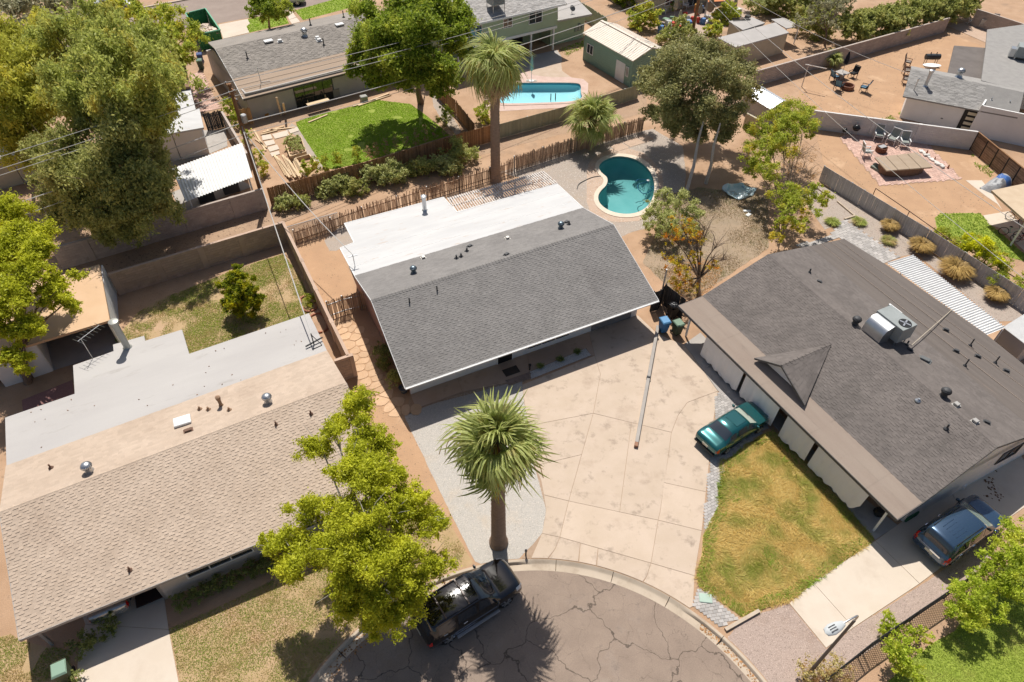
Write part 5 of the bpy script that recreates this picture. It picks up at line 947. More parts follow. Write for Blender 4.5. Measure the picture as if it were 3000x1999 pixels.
def picket(label, cat, name, pts, h, m, wd=.1, gap=.01, th=.02, jit=.04, posts=3.0, railm=None, postm=None, miss=0.0, lean=.01, part='slat', seed=1, indiv=0):
    r = random.Random(seed); pts = [Vector((p.x, p.y, 0)) for p in pts]; t = thing(name, label, cat, pts[0]); mb = MB(); k = 0
    for a, b in zip(pts, pts[1:]):
        d = b - a; L_ = d.length; x = d / L_; y = Vector((-x.y, x.x, 0)); n = int(L_ / (wd + gap)); an = math.atan2(d.y, d.x)
        for i in range(n):
            if r.random() < miss: continue
            c = a + x * ((i + .5) * (wd + gap)); hh = h * (1 + r.uniform(-jit, jit)); q = (c.x + y.x * r.uniform(-.01, .01), c.y + y.y * r.uniform(-.01, .01), hh / 2 + .02); Mx = Matrix.Rotation(an, 3, 'Z') @ Matrix.Rotation(r.uniform(-lean, lean), 3, 'Y')
            if k < indiv: MB().box(q, (wd, th, hh), M=Mx).build(part, m, t); k += 1
            else: mb.box(q, (wd * r.uniform(1 - jit, 1.04), th, hh), M=Mx)
        for zz in (h * .2, h * .8): MB().bar(a + y * .04 + Vector((0, 0, zz)), b + y * .04 + Vector((0, 0, zz)), .05, .07).build('rail', railm or m, t)
        for j in range(int(L_ / posts) + 1): c = a + x * min(L_, j * posts) + y * .07; MB().box((c.x, c.y, h * .5), (.09, .09, h * 1.03), an).build('post', postm or railm or m, t)
    if mb.v: o = mb.build(part + '_run', m, t, flip=False); o['kind'] = 'stuff'
    return t
M_wood = mat('fence_wood', (.30, .155, .07), (.36, .195, .095), scale=4, grain=.2, island=.3); M_reed = mat('reed', (.31, .205, .135), (.38, .26, .175), scale=4, grain=.2, island=.45); M_grnf = mat('green_slat', (.30, .30, .21), (.34, .335, .24), scale=1, grain=.08, island=.10); M_grys = mat('grey_slat', (.44, .43, .43), (.50, .49, .485), scale=2, grain=.05, island=.12); M_dkw = mat('dark_boards', (.045, .043, .042), (.06, .057, .055), grain=.15, island=.2); M_pipe = mat('steel_pipe', (.4, .4, .4), metallic=.6, rough=.5); M_rustp = mat('brown_rail', (.09, .05, .035)); M_newwood = mat('new_lumber', (.58, .42, .26), (.64, .48, .31), scale=3, island=.2, grain=.1)
picket('brown slatted wood fence along the alley behind the green lawn', 'fence', 'slat_fence', [P(783, 552, 1.7), P(1101, 467, 1.7), P(1350, 391, 1.7), P(1462, 361, 1.7)], 1.7, M_wood, .09, .004, jit=.02, seed=2)
picket('pale green slatted chain fence behind the blue pool', 'fence', 'slat_fence', [P(*q, 1.45) for q in cC([(505, 858), (1040, 715), (1470, 585)])], 1.45, M_grnf, .12, .004, jit=.005, seed=3, postm=M_pipe)
picket('weathered reed screen fence behind the central house', 'fence', 'reed_fence', [P(*q, 1.35) for q in ((858, 672), (1059, 605), (1250, 545), (1437, 488), (1505, 466))], 1.25, M_reed, .05, .02, jit=.22, miss=.16, lean=.05, seed=4, postm=M_pipe)
picket('taller reed screen fence beside the short palm', 'fence', 'reed_fence', [P(*q, 1.5) for q in ((1508, 459), (1692, 401), (1832, 359), (1890, 343))], 1.5, M_reed, .05, .012, jit=.10, miss=.03, lean=.03, seed=5, postm=M_pipe)
picket('reed covered gate across the side yard', 'gate', 'reed_gate', [P(*q, 1.6) for q in cH([(487, 672), (590, 635), (742, 598)])], 1.6, M_reed, .045, .02, jit=.05, miss=.1, lean=.03, seed=6, railm=M_pipe, posts=1.2)
picket('dark board fence between the two houses behind the bins', 'fence', 'board_fence', [P(*q, 1.8) for q in cI([(985, 722), (1035, 708), (1060, 668), (1210, 782)])], 1.8, M_dkw, .14, .008, jit=.01, seed=7, indiv=60, part='board')
sf = picket('grey slatted chain link fence running down the gravel side yard', 'fence', 'slat_fence', [P(*q, 1.45) for q in cF([(398, 330), (680, 500), (1150, 785), (1400, 945), (1809, 1205), (1950, 1300)])], 1.45, M_grys, .1, .008, jit=.004, seed=8, postm=M_pipe, railm=M_pipe)
picket('light wood fence panel beside the renovation house', 'fence', 'wood_fence', [P(*q, 1.6) for q in cB([(215, 760), (310, 745)])], 1.6, mat('light_fence_wood', (.42, .25, .12), island=.25), .13, .01, indiv=40, part='board', seed=9); picket('dark wood fence between lawn and blue pool yard', 'fence', 'wood_fence', [P(*q, 1.7) for q in cC([(60, 560), (200, 690), (330, 850)])], 1.6, M_wood, .13, .01, seed=10); picket('dark shaded gate panel behind the white roofed house', 'gate', 'board_gate', [P(*q, 1.7) for q in cA([(1400, 790), (1530, 760)])], 1.7, M_dkw, .13, .01, seed=11, indiv=30, part='board'); picket('weathered board fence behind the green house annex', 'fence', 'board_fence', [P(*q, 1.8) for q in cC([(1040, 0), (1250, 130)])], 1.8, M_green, .14, .01, seed=12)
# plank fence with visible boards at the right
bf = thing('plank_fence', 'brown horizontal plank fence with dark posts below the white wall', 'fence', P(*cE([(1390, 1385)])[0])); q0, q1 = P(*cE([(1465, 1220)])[0], 1.75), P(*cE([(1960, 1620)])[0], 1.75); d = q1 - q0; M_plank = mat('plank', (.19, .115, .07), (.25, .155, .095), scale=3, island=.35, grain=.15)
for i in range(5):
    a, b = q0 + d * (i / 5 + .01), q0 + d * ((i + 1) / 5 - .01); MB().box((q0.x + d.x * i / 5, q0.y + d.y * i / 5, .9), (.1, .1, 1.8), .7).build('post', M_black, bf)
    for j in range(9): z_ = .14 + j * .19; MB().bar((a.x, a.y, z_), (b.x, b.y, z_), .025, .17).build('plank', M_plank, bf)
MB().bar((q0.x, q0.y, 1.8), (q1.x, q1.y, 1.8), .14, .04).build('cap_rail', M_wood, bf)
# brown pipe rail and chain link
rl = thing('pipe_rail', 'thin brown pipe rail fence beyond the grey slatted fence', 'rail', P(*cF([(750, 530)])[0])); pr_ = [P(*q, 1.2) for q in cF([(762, 488), (1000, 650), (1270, 842), (1540, 990), (1809, 1155)])]; MB().tube(pr_, .035).build('top_rail', M_rustp, rl)
for p in pr_: MB().tube([(p.x, p.y, 0), (p.x, p.y, 1.2)], .035).build('post', M_rustp, rl)
def chainlink(label, pts, h, m, cell=.16, r=.008, posts=2.4):
    pts = [Vector((p.x, p.y, 0)) for p in pts]; t = thing('chain_link_fence', label, 'fence', pts[0]); mb = MB()
    for a, b in zip(pts, pts[1:]):
        d = b - a; L_ = d.length; x = d / L_; n = int(L_ / cell)
        for i in range(-int(h / cell), n):
            for s_ in (1, -1):
                u0, u1 = i * cell, i * cell + h
                lo, hi = max(0, u0), min(L_, u1)
                if hi <= lo: continue
                z0_, z1_ = lo - u0, hi - u0
                if s_ < 0: z0_, z1_ = h - z0_, h - z1_
                mb.bar(a + x * lo + Vector((0, 0, z0_ + .03)), a + x * hi + Vector((0, 0, z1_ + .03)), r * 2)
        MB().tube([a + Vector((0, 0, h + .04)), b + Vector((0, 0, h + .04))], .03).build('top_rail', m, t)
        for j in range(int(L_ / posts) + 1): c = a + x * min(L_, j * posts); MB().tube([c, c + Vector((0, 0, h + .06))], .035).build('post', m, t)
    o = mb.build('mesh_wire', m, t, flip=False); o['kind'] = 'stuff'; return t
chainlink('black chain link fence between the gravel and the mown lawn', [P(*q, 1.2) for q in cN([(430, 1530), (720, 1300), (1050, 1075), (1390, 848), (1700, 640)])], 1.2, M_black)
chainlink('bare chain link fence at the corner of the stone path yard', [P(*q, 1.4) for q in cH([(212, 150), (400, 95), (560, 50)])], 1.3, M_pipe, .12)
pp = thing('steel_post', 'tall thin grey post standing beside the dark board fence', 'post', P(1931, 894)); MB().tube([P(1931, 894), P(1931, 894) + Vector((0, 0, 3.2))], .06, 8).build('pole', M_pipe, pp)
# ================================================================ VEGETATION
LEAF_GAIN = 1.9
def leaf_geo(centres, rads, counts, size, aspect, r, up=.5, squash=.8, droop=0.0):
    Vs = []
    for c, rc, n in zip(centres, rads, counts):
        if n < 1: continue
        d = r.normal(size=(n, 3)); d /= np.linalg.norm(d, axis=1)[:, None] + 1e-9; rr = rc * np.abs(r.normal(.55, .38, n)); p = c + d * rr[:, None] * np.array([1, 1, squash])
        nn = d * .2 + np.array([0, 0, up]) + r.normal(size=(n, 3)) * 1.0; nn /= np.linalg.norm(nn, axis=1)[:, None]
        t = np.cross(nn, r.normal(size=(n, 3))); t[:, 2] -= droop; t /= np.linalg.norm(t, axis=1)[:, None] + 1e-9; b = np.cross(nn, t); s = (size * r.uniform(.55, 1.35, n))[:, None]
        V = np.empty((n, 4, 3)); V[:, 0] = p - t * s; V[:, 1] = p + b * s * aspect + nn * s * .12; V[:, 2] = p + t * s; V[:, 3] = p - b * s * aspect + nn * s * .12; Vs.append(V)
    V = np.concatenate(Vs).reshape(-1, 3); return V, np.arange(len(V)).reshape(-1, 4)
def foliage(t, lobes, m, size, dens, seed, aspect=.45, sub=16, subr=.30, up=.5, name='crown', squash=.8, droop=0.0, split=0):
    r = np.random.RandomState(seed); cs, rs, ns = [], [], []
    if split:
        new = []
        for c, q in lobes:
            c = np.array(c)
            for _ in range(split):
                d = r.normal(size=3); d /= np.linalg.norm(d); new.append((c + d * q * r.uniform(.3, .85) * np.array([1, 1, squash]), q * r.uniform(.38, .68)))
        lobes = new
    for c, rad_ in lobes:
        c = np.array(c)
        for _ in range(sub):
            d = r.normal(size=3); d /= np.linalg.norm(d); q = c + d * rad_ * (.35 + .95 * r.beta(3, 2.2)) * np.array([1, 1, squash]); q[2] = max(q[2], .12); k = rad_ * subr * r.uniform(.5, 1.5); cs.append(q); rs.append(k); ns.append(int(dens * k * k * 6))
        cs.append(c); rs.append(rad_ * .55); ns.append(int(dens * rad_ * rad_ * .6))
    if not split: ns = [int(q * .45) for q in ns]; size *= 1.15
    V, F = leaf_geo(cs, rs, ns, size, aspect, r, up, squash, droop); V[:, 2] = np.maximum(V[:, 2], .01); return npmesh(name, V, F, m, t)
M_bark = mat('bark', (.15, .105, .075), (.2, .145, .105), scale=6, grain=.25, gscale=25, bump=.02, bscale=15); M_barkp = mat('pale_bark', (.42, .38, .33), (.5, .46, .41), scale=5, grain=.15, bump=.01, bscale=15); M_twig = mat('dry_twig', (.33, .25, .18), (.40, .31, .23), scale=4)
def trunk(t, base, lobes, r0, m, fork=.45, seed=1, lim=12, twigs=0):
    rn = random.Random(seed); base = Vector((base[0], base[1], 0)); zt = sum(l[0][2] for l in lobes) / len(lobes); cx = sum((Vector(l[0]) for l in lobes), Vector()) / len(lobes); f = base.lerp(Vector((cx.x, cx.y, 0)), .35); f.z = zt * fork
    MB().tube([base + Vector((0, 0, -.05)), base.lerp(f, .4) + Vector((rn.uniform(-.1, .1), rn.uniform(-.1, .1), 0)), f], [r0 * 1.25, r0, r0 * .75], 9).build('trunk', m, t, smooth=60)
    mb = MB()
    for c, rr_ in lobes[:lim]:
        c = Vector(c); mid = f.lerp(c, .5) + Vector((rn.uniform(-.2, .2), rn.uniform(-.2, .2), .25)); mb.tube([f - Vector((0, 0, .15)), mid, c], [r0 * .55, r0 * .32, r0 * .08], 6, cap=False)
        for _ in range(3 + twigs): e = c + Vector((rn.uniform(-1, 1), rn.uniform(-1, 1), rn.uniform(-.3, .9))) * rr_ * .95; mb.tube([mid.lerp(c, rn.uniform(.3, .95)), (c + e) / 2, e], [r0 * .13, r0 * .07, .006], 4, cap=False)
    if mb.v: mb.build('limbs', m, t, smooth=60, flip=False)
def dl(l): return [(tuple(P(u * 1.275, v * 1.275, z)), r_) for u, v, z, r_ in l]
def tree(name, label, base, lobes, m, size, dens, seed, r0=.15, bark=None, cat='tree', group=None, px=False, **k):
    b = P(base[0] * 1.275, base[1] * 1.275); t = thing(name, label, cat, (b.x, b.y, 0), 0, group); L_ = lobes if px else dl(lobes); tw = k.pop('twigs', 0); fork = k.pop('fork', .45); bare = k.pop('bare', None)
    if r0: trunk(t, b, L_ + (dl(bare) if bare else []), r0, bark or M_bark, seed=seed, twigs=tw, fork=fork, lim=30)
    foliage(t, L_, m, size, dens, seed, **k); return t
LF = leaf_mat
L_ash = LF('ash_leaf', (.195, .21, .012), (.36, .37, .03), .5, cs=.9, yellow=(.42, .42, .035), yth=.6)
L_euc = LF('eucalyptus_leaf', (.165, .19, .045), (.335, .35, .09), .48, cs=.5, yellow=(.34, .27, .05), yth=.62); L_eucd = LF('eucalyptus_dark', (.15, .165, .05), (.32, .315, .105), .42, cs=.5, yellow=(.25, .21, .07), yth=.66); L_eucy = LF('eucalyptus_yellow', (.20, .21, .03), (.35, .34, .06), .48, cs=.5, yellow=(.42, .36, .05), yth=.6); L_grey = LF('grey_leaf', (.16, .16, .09), (.27, .25, .15), .35)
L_mul = LF('mulberry_leaf', (.085, .13, .012), (.22, .26, .03), .5, cs=.6, yellow=(.33, .34, .05), yth=.62); L_car = LF('carob_leaf', (.12, .125, .045), (.28, .265, .11), .35, cs=.9, yellow=(.19, .15, .06), yth=.64); L_lime = LF('lime_leaf', (.17, .21, .025), (.31, .33, .05), .5, cs=.8, yellow=(.40, .33, .04), yth=.6); L_ole = LF('oleander_leaf', (.15, .17, .045), (.30, .30, .09), .42, cs=.8, yellow=(.32, .29, .11), yth=.64)
L_oleg = LF('grey_green_leaf', (.19, .21, .07), (.35, .35, .14), .42, cs=.8); L_cit = LF('citrus_leaf', (.06, .09, .008), (.21, .23, .012), .48, cs=2.0, yellow=(.36, .32, .012), yth=.56); L_brown = LF('brown_leaf', (.28, .15, .06), (.40, .24, .10), .35); L_dark = LF('shade_leaf', (.09, .11, .03), (.19, .20, .06), .35); L_br = LF('bright_shrub', (.20, .26, .02), (.36, .40, .05), .5, cs=.9, yellow=(.42, .40, .06), yth=.62); L_straw = LF('straw_blade', (.20, .13, .04), (.33, .23, .085), .35); L_yel = LF('yellow_flower', (.72, .45, .01), (.85, .60, .02), .35); L_seed = LF('dead_seedling', (.24, .14, .08), (.33, .20, .12), .15)
tree('ash_tree', 'large bright yellow green tree by the kerb beside the black suv', (870, 1395), [(838, 925, 7.6, 0.92), (770, 985, 7.4, 0.80), (735, 1020, 6.6, 0.86), (830, 1000, 7.8, 0.92), (885, 1020, 7.0, 0.69), (800, 1070, 7.6, 1.03), (850, 1100, 7.8, 1.03), (900, 1095, 6.8, 0.80), (930, 1150, 6.4, 0.98), (985, 1190, 5.6, 0.92), (900, 1180, 7.0, 1.03), (840, 1180, 7.8, 1.03), (770, 1180, 6.6, 1.03), (700, 1180, 5.8, 0.98), (650, 1235, 5.0, 0.86), (620, 1255, 4.8, 0.57), (700, 1270, 5.0, 1.03), (780, 1260, 6.4, 1.15), (860, 1270, 7.0, 1.15), (930, 1270, 6.0, 1.03), (985, 1290, 4.8, 0.80), (800, 1340, 5.2, 1.09), (880, 1350, 5.6, 1.15), (950, 1340, 4.8, 0.86), (830, 1400, 4.2, 0.92), (895, 1410, 4.4, 1.03), (940, 1390, 4.0, 0.63), (850, 1440, 3.6, 0.57), (670, 1300, 4.2, 0.69)], L_ash, .066, 310, 41, .2, M_barkp, twigs=2, split=5, sub=9, subr=.52)
tree('ash_tree', 'yellow green tree overhanging the tan garage roof', (64, 880), [(30, 490, 7.5, 1.3), (80, 530, 7.5, 1.2), (30, 560, 7.5, 1.4), (95, 590, 7.0, 1.1), (140, 640, 6.2, .9), (60, 630, 7.0, 1.3), (110, 690, 5.8, .9), (40, 700, 6.2, 1.3), (160, 690, 5.4, .6), (20, 760, 5.2, 1.2), (70, 750, 5.2, .8), (35, 820, 4.2, .8), (45, 850, 3.6, .5), (-40, 600, 7, 1.6), (-40, 720, 6, 1.5)], L_ash, .085, 220, 42, .2, split=5, sub=9, subr=.52)
EU = 'tall eucalyptus trees at the upper left'
tree('eucalyptus', 'yellowish eucalyptus at the left edge', (60, 330), [(20, 110, 9, 2.3), (85, 85, 9, 2.0), (50, 180, 9, 2.3), (10, 250, 8, 2.2), (110, 150, 9, 2.0), (90, 230, 8, 1.9), (30, 320, 6, 1.8)], L_eucy, .15, 80, 43, .3, group=EU, droop=.8, split=6, sub=8, subr=.52, squash=1.1)
tree('eucalyptus', 'tallest olive green eucalyptus over the white roof', (270, 420), [(150, 100, 11, 2.2), (215, 75, 12, 2.2), (285, 95, 12, 2.3), (345, 120, 11, 2.0), (385, 190, 10, 1.8), (320, 180, 12, 2.3), (240, 160, 12, 2.4), (170, 180, 11, 2.2), (250, 240, 11, 2.2), (340, 260, 10, 2.0), (385, 260, 9, 1.3), (190, 250, 10, 2.0), (300, 320, 8, 1.8)], L_euc, .145, 75, 44, .35, group=EU, droop=.8, split=6, sub=8, subr=.52, squash=1.1)
tree('eucalyptus', 'dark shaded eucalyptus beside the corrugated carport', (250, 500), [(110, 330, 7, 1.8), (190, 340, 8, 1.9), (270, 350, 8, 2.0), (350, 345, 7, 1.7), (170, 410, 6.5, 1.9), (240, 420, 7, 2.0), (320, 410, 6.5, 1.9), (355, 460, 5, 1.5), (280, 470, 5, 1.8), (200, 470, 5, 1.7), (120, 420, 6, 1.6), (300, 510, 3.5, 1.4), (230, 515, 3, 1.2), (370, 400, 6, 1.2), (150, 490, 3, 1.2)], L_eucd, .13, 105, 45, .3, group=EU, droop=.8, split=6, sub=8, subr=.52, squash=1.1)
tree('eucalyptus', 'grey green tree at the top left corner', (80, 90), [(30, 30, 7, 2.3), (100, 20, 7, 2.3), (160, 40, 7, 2.0), (40, -20, 6, 2.5)], L_grey, .2, 110, 46, .25, group=EU); tree('street_tree', 'bright green tree behind the eucalyptus near the street', (290, 60), [(290, 25, 4, 1.8), (250, 15, 4, 1.6), (330, 45, 3.5, 1.3)], L_lime, .18, 120, 47, .2); tree('shade_tree', 'feathery green tree overhanging the green dumpster', (400, 150), [(400, 60, 6, 2.0), (440, 85, 5, 1.6), (380, 110, 5.5, 1.8), (430, 125, 4.5, 1.3), (360, 60, 6, 1.7)], L_lime, .13, 190, 48, .2, droop=.5)
tree('mulberry_tree', 'broad green shade tree on the lawn of the renovation house', (967, 237), [(865, 25, 9, 1.9), (935, 5, 10, 2.2), (1010, 15, 10, 2.1), (1055, 45, 9, 1.6), (845, 85, 8, 1.7), (910, 75, 9.5, 2.1), (985, 80, 9.5, 2.2), (1045, 95, 8, 1.7), (820, 140, 6, 1.3), (880, 135, 7.5, 1.8), (945, 140, 8, 2.0), (1010, 145, 7.5, 1.8), (860, 180, 5, 1.2), (930, 185, 5.5, 1.5), (995, 190, 5.5, 1.5), (1040, 165, 6, 1.3), (960, -50, 9, 2)], L_mul, .145, 85, 49, .28, fork=.4, droop=.3, split=6, sub=8, subr=.52)
tree('street_tree', 'small dense green tree on the kerbside lawn at the top', (619, 63), [(600, 10, 4.6, 1.2), (630, 5, 5, 1.4), (610, 28, 3.6, 1.3), (640, 25, 3.8, 1.2), (585, 20, 4, 1.0), (620, -15, 5, 1.5), (650, 10, 4.2, 1.0)], L_mul, .12, 230, 50, .12)
tree('carob_tree', 'big dense dark green tree with white trunks by the pool', (1600, 425), [(1535, 150, 6.5, 1.6), (1585, 115, 7.4, 1.7), (1640, 115, 7.4, 1.7), (1690, 150, 6.8, 1.5), (1510, 200, 5.2, 1.5), (1560, 180, 7.4, 1.9), (1620, 170, 8, 2.0), (1680, 195, 6.8, 1.7), (1715, 210, 5.4, 1.1), (1510, 250, 4.0, 1.3), (1560, 240, 5.6, 1.7), (1620, 235, 6.2, 1.9), (1680, 250, 5.2, 1.5), (1540, 290, 3.2, 1.1), (1595, 285, 4.2, 1.5), (1650, 285, 4.2, 1.3), (1495, 165, 5, .9), (1610, 310, 3.2, .9), (1660, 310, 3.4, .8)], L_car, .105, 90, 51, 0, split=5, sub=9, subr=.58)
ct = bpy.data.objects['carob_tree']
for a, b, z_ in (((1577, 442), (1605, 320), 3.8), ((1622, 422), (1640, 335), 3.8)): A_, B_ = P(a[0] * 1.275, a[1] * 1.275), P(b[0] * 1.275, b[1] * 1.275, z_); MB().tube([A_, A_.lerp(B_, .5) + Vector((.12, 0, 0)), B_, B_ + Vector((.2, .3, 1.8))], [.16, .13, .11, .06], 9).build('trunk', mat('whitewashed_bark', (.5, .48, .45), (.42, .38, .34), scale=6, grain=.2), ct, smooth=60)
tree('sumac_tree', 'light green tree with a dead brown bough beside the fence', (1790, 555), [(1835, 245, 5, 1.30), (1790, 275, 5, 1.43), (1850, 285, 4.5, 1.17), (1745, 310, 4.2, 1.17), (1800, 330, 4.4, 1.43), (1740, 355, 3.6, 1.17), (1770, 390, 3.6, 1.04), (1830, 450, 3.4, 1.04), (1800, 490, 2.8, 0.91), (1865, 440, 2.8, 0.91), (1790, 540, 1.6, 0.65), (1860, 490, 2.2, 0.78), (1890, 460, 2.5, 0.65), (1740, 390, 2.8, 0.91), (1815, 290, 4.8, 1.2), (1770, 340, 4, 1.1), (1800, 440, 3.0, 1.0), (1840, 520, 2.0, .7)], L_lime, .08, 420, 52, .12, twigs=3, bare=[(1830, 340, 4.2, 1.3), (1850, 370, 3.8, 1.2), (1820, 390, 3.6, 1.2), (1870, 400, 3.2, 1.0)])
t = thing('dead_bough', 'mass of bare pinkish brown twigs on the tree beside the fence', 'branch', P(1830 * 1.275, 480 * 1.275)); foliage(t, dl([(1840, 355, 4.0, 1.1), (1860, 390, 3.6, .9), (1820, 380, 3.8, .9)]), L_brown, .05, 130, 53, name='dry_leaves', aspect=.2); mb = MB(); rn = random.Random(5)
for c, rr_ in dl([(1840, 350, 4.0, 1.3), (1860, 390, 3.6, 1.1), (1820, 375, 3.8, 1.1), (1835, 420, 3.0, .9)]):
    for _ in range(45): c0 = Vector(c) + Vector((rn.uniform(-.3, .3), rn.uniform(-.3, .3), -.4)); e = c0 + Vector((rn.uniform(-1, 1), rn.uniform(-1, 1), rn.uniform(-.2, 1))) * rr_; mb.tube([c0, (c0 + e) / 2 + Vector((0, 0, .12)), e], [.016, .01, .004], 3, cap=False)
mb.build('twigs', M_twig, t, flip=False)
tree('oleander_bush', 'dense grey green bush crowding the pool deck', (1545, 545), [(1510, 480, 2.0, .9), (1555, 465, 2.4, 1.0), (1590, 480, 2.0, .8), (1500, 520, 1.4, .8), (1545, 510, 2.0, 1.0), (1585, 520, 1.4, .7), (1525, 450, 2.2, .7)], L_oleg, .08, 480, 54, .06, cat='bush')
dt = tree('dying_tree', 'half dead tree with bare twigs and orange leaves between the houses', (1607, 682), [(1570, 520, 4.2, .8), (1545, 545, 3.6, .6), (1600, 545, 4.2, .7), (1545, 600, 3.0, .7), (1575, 620, 2.8, .7), (1600, 590, 3.4, .5), (1560, 655, 1.6, .7), (1590, 660, 1.6, .5), (1640, 610, 3.0, .4)], LF('turning_leaf', (.20, .19, .015), (.40, .30, .02), .48, cs=1.4, yellow=(.38, .14, .02), yth=.55), .075, 190, 55, .15, twigs=14, bare=[(1650, 560, 4.0, 1.2), (1620, 520, 4.8, 1.2), (1670, 590, 3.2, .9), (1640, 590, 3.4, 1.0), (1600, 560, 4.2, 1.0)], fork=.5)
tree('citrus_tree', 'round dark green citrus tree on the enclosed patchy lawn', (556, 722), [(545, 640, 2.5, .6), (565, 655, 2.4, .75), (525, 665, 2.0, .7), (575, 680, 1.7, .7), (550, 680, 1.8, .8), (530, 700, 1.2, .7), (565, 705, 1.1, .75), (585, 695, 1.2, .5), (543, 615, 2.9, .3)], L_cit, .075, 1500, 56, .09)
HG = 'oleander shrubs forming the hedge above the block wall'
for i, q in enumerate([(330, 250), (430, 265), (520, 230), (620, 215), (720, 195), (820, 170), (920, 150), (1010, 125), (1100, 105), (1190, 85), (1280, 60), (1370, 40)]):
    u, v = cE([q])[0]; u, v = u / 1.275, v / 1.275; tree('oleander_bush', ('nearest', 'second', 'third', 'fourth', 'fifth', 'sixth', 'seventh', 'eighth', 'ninth', 'tenth', 'eleventh', 'farthest')[i] + ' oleander shrub of the green hedge counted from the tiny palm', (u - 8, v + 22), [(u, v, 2.0, 1.5), (u + 12, v - 14, 2.3, 1.3), (u - 12, v - 8, 2.2, 1.3), (u, v - 20, 2.4, 1.3)], L_ole, .17, 130, 60 + i, .06, cat='shrub', group=HG)
AL = [((560, 1395), 1.0, 'low grey green shrub at the foot of the utility pole'), ((650, 1385), .9, 'low shrub in the alley just right of the pole shrub'), ((840, 1300), 1.0, 'leftmost weedy oleander of the alley row'), ((930, 1255), 1.2, 'second alley oleander from the left, pale and leafy'), ((1030, 1290), 1.1, 'alley oleander bulging toward the house fence'), ((1130, 1185), 1.4, 'tall brownish oleander in the middle of the alley row'), ((1290, 1190), 1.5, 'largest grey green oleander of the alley row'), ((1480, 1140), 1.4, 'yellow green oleander near the dead seedlings'), ((1600, 1120), 1.2, 'feathery pale shrub toward the palm end of the alley'), ((1690, 1150), 1.1, 'wispy light green shrub nearest the tall palm')]
for i, (q, s_, lb) in enumerate(AL):
    u, v = cB([q])[0]; u, v = u / 1.275, v / 1.275; tree('alley_shrub', lb, (u, v + 14), [(u, v + 4, .6 * s_, .7 * s_), (u - 14 * s_, v + 7, .45 * s_, .55 * s_), (u + 14 * s_, v + 2, .5 * s_, .55 * s_), (u, v - 6, .9 * s_, .5 * s_)], (L_oleg, L_ole, L_oleg)[i % 3], .1, 240, 75 + i, .04, cat='shrub', group='oleander shrubs growing along the alley')
u, v = cC([(250, 1060)])[0]; tree('alley_shrub', 'flowering shrub behind the tall palm trunk in the alley', (u / 1.275, v / 1.275 + 12), [(u / 1.275, v / 1.275, 1, 1.1), (u / 1.275 - 20, v / 1.275 - 14, 1.3, 1.0), (u / 1.275 + 18, v / 1.275 + 2, .8, .8)], L_ole, .1, 240, 88, .04, cat='shrub')
# ornamental grass clumps
def tuft(name, label, q, h, wd, m, n, seed, group=None, cat='ornamental grass'):
    b = P(*q); r = np.random.RandomState(seed); t = thing(name, label, cat, (b.x, b.y, 0), 0, group); Vs = []
    a = r.uniform(0, 6.28, n); rr_ = wd * .35 * np.sqrt(r.uniform(0, 1, n)); out = wd * r.uniform(.25, 1.0, n); hh = h * r.uniform(.55, 1.1, n); x0, y0 = b.x + rr_ * np.cos(a), b.y + rr_ * np.sin(a); px_, py_ = -np.sin(a) * .02, np.cos(a) * .02
    V = np.empty((n, 6, 3)); z = np.zeros(n)
    for k, (f, hz, wd_) in enumerate(((0, 0, 1), (.45, .85, .9), (1.0, .75, .3))):
        X, Y = x0 + out * f * np.cos(a), y0 + out * f * np.sin(a); V[:, 2 * k] = np.c_[X - px_ * wd_, Y - py_ * wd_, hh * hz]; V[:, 2 * k + 1] = np.c_[X + px_ * wd_, Y + py_ * wd_, hh * hz]
    i = np.arange(n)[:, None] * 6; F = np.concatenate([i + np.array([[0, 1, 3, 2]]), i + np.array([[2, 3, 5, 4]])]); npmesh('blades', V.reshape(-1, 3), F, m, t); return t
for i, (q, h, w_, lb) in enumerate((((845, 785), 1.0, .75, 'golden grass clump nearest the paver patio'), ((1065, 930), 1.1, 1.0, 'golden grass clump beside the end of the patio cover'), ((1300, 1100), 1.3, 1.3, 'largest brown grass clump along the slatted fence'), ((1590, 1270), 1.0, .85, 'golden grass clump farthest down the side yard'))): tuft('grass_clump', lb, cF([q])[0], h * .85, w_ * .85, L_straw, 1800, 90 + i, 'golden grass clumps along the fence')
for i, (q, lb) in enumerate(((( 450, 735), 'small green tuft at the corner of the paver patio'), ((640, 735), 'low weed tuft on the patio side gravel'), ((850, 870), 'green weed tuft beside the golden clumps'))): tuft('weed_tuft', lb, cF([q])[0], .35, .6, G_patch, 500, 95 + i, cat='weeds')
tree('yellow_bells', 'shrub covered in bright yellow flowers beyond the fence', (2260, 625), [(2235, 560, 1.6, .8), (2265, 575, 1.7, .8), (2290, 600, 1.5, .8), (2320, 620, 1.2, .8), (2345, 650, 1.0, .8), (2240, 590, 1.0, .8), (2290, 640, .9, .7)], L_lime, .07, 420, 97, .04, cat='shrub'); foliage(bpy.data.objects['yellow_bells'], dl([(2235, 555, 1.9, .7), (2260, 568, 2.0, .75), (2290, 595, 1.7, .5)]), L_yel, .07, 900, 98, name='blossoms'); tree('green_shrub', 'low green shrub beside the brown pipe rail', (2175, 560), [(2170, 540, .6, .6), (2190, 550, .6, .6), (2160, 530, .5, .5)], L_lime, .08, 300, 99, .03, cat='shrub')
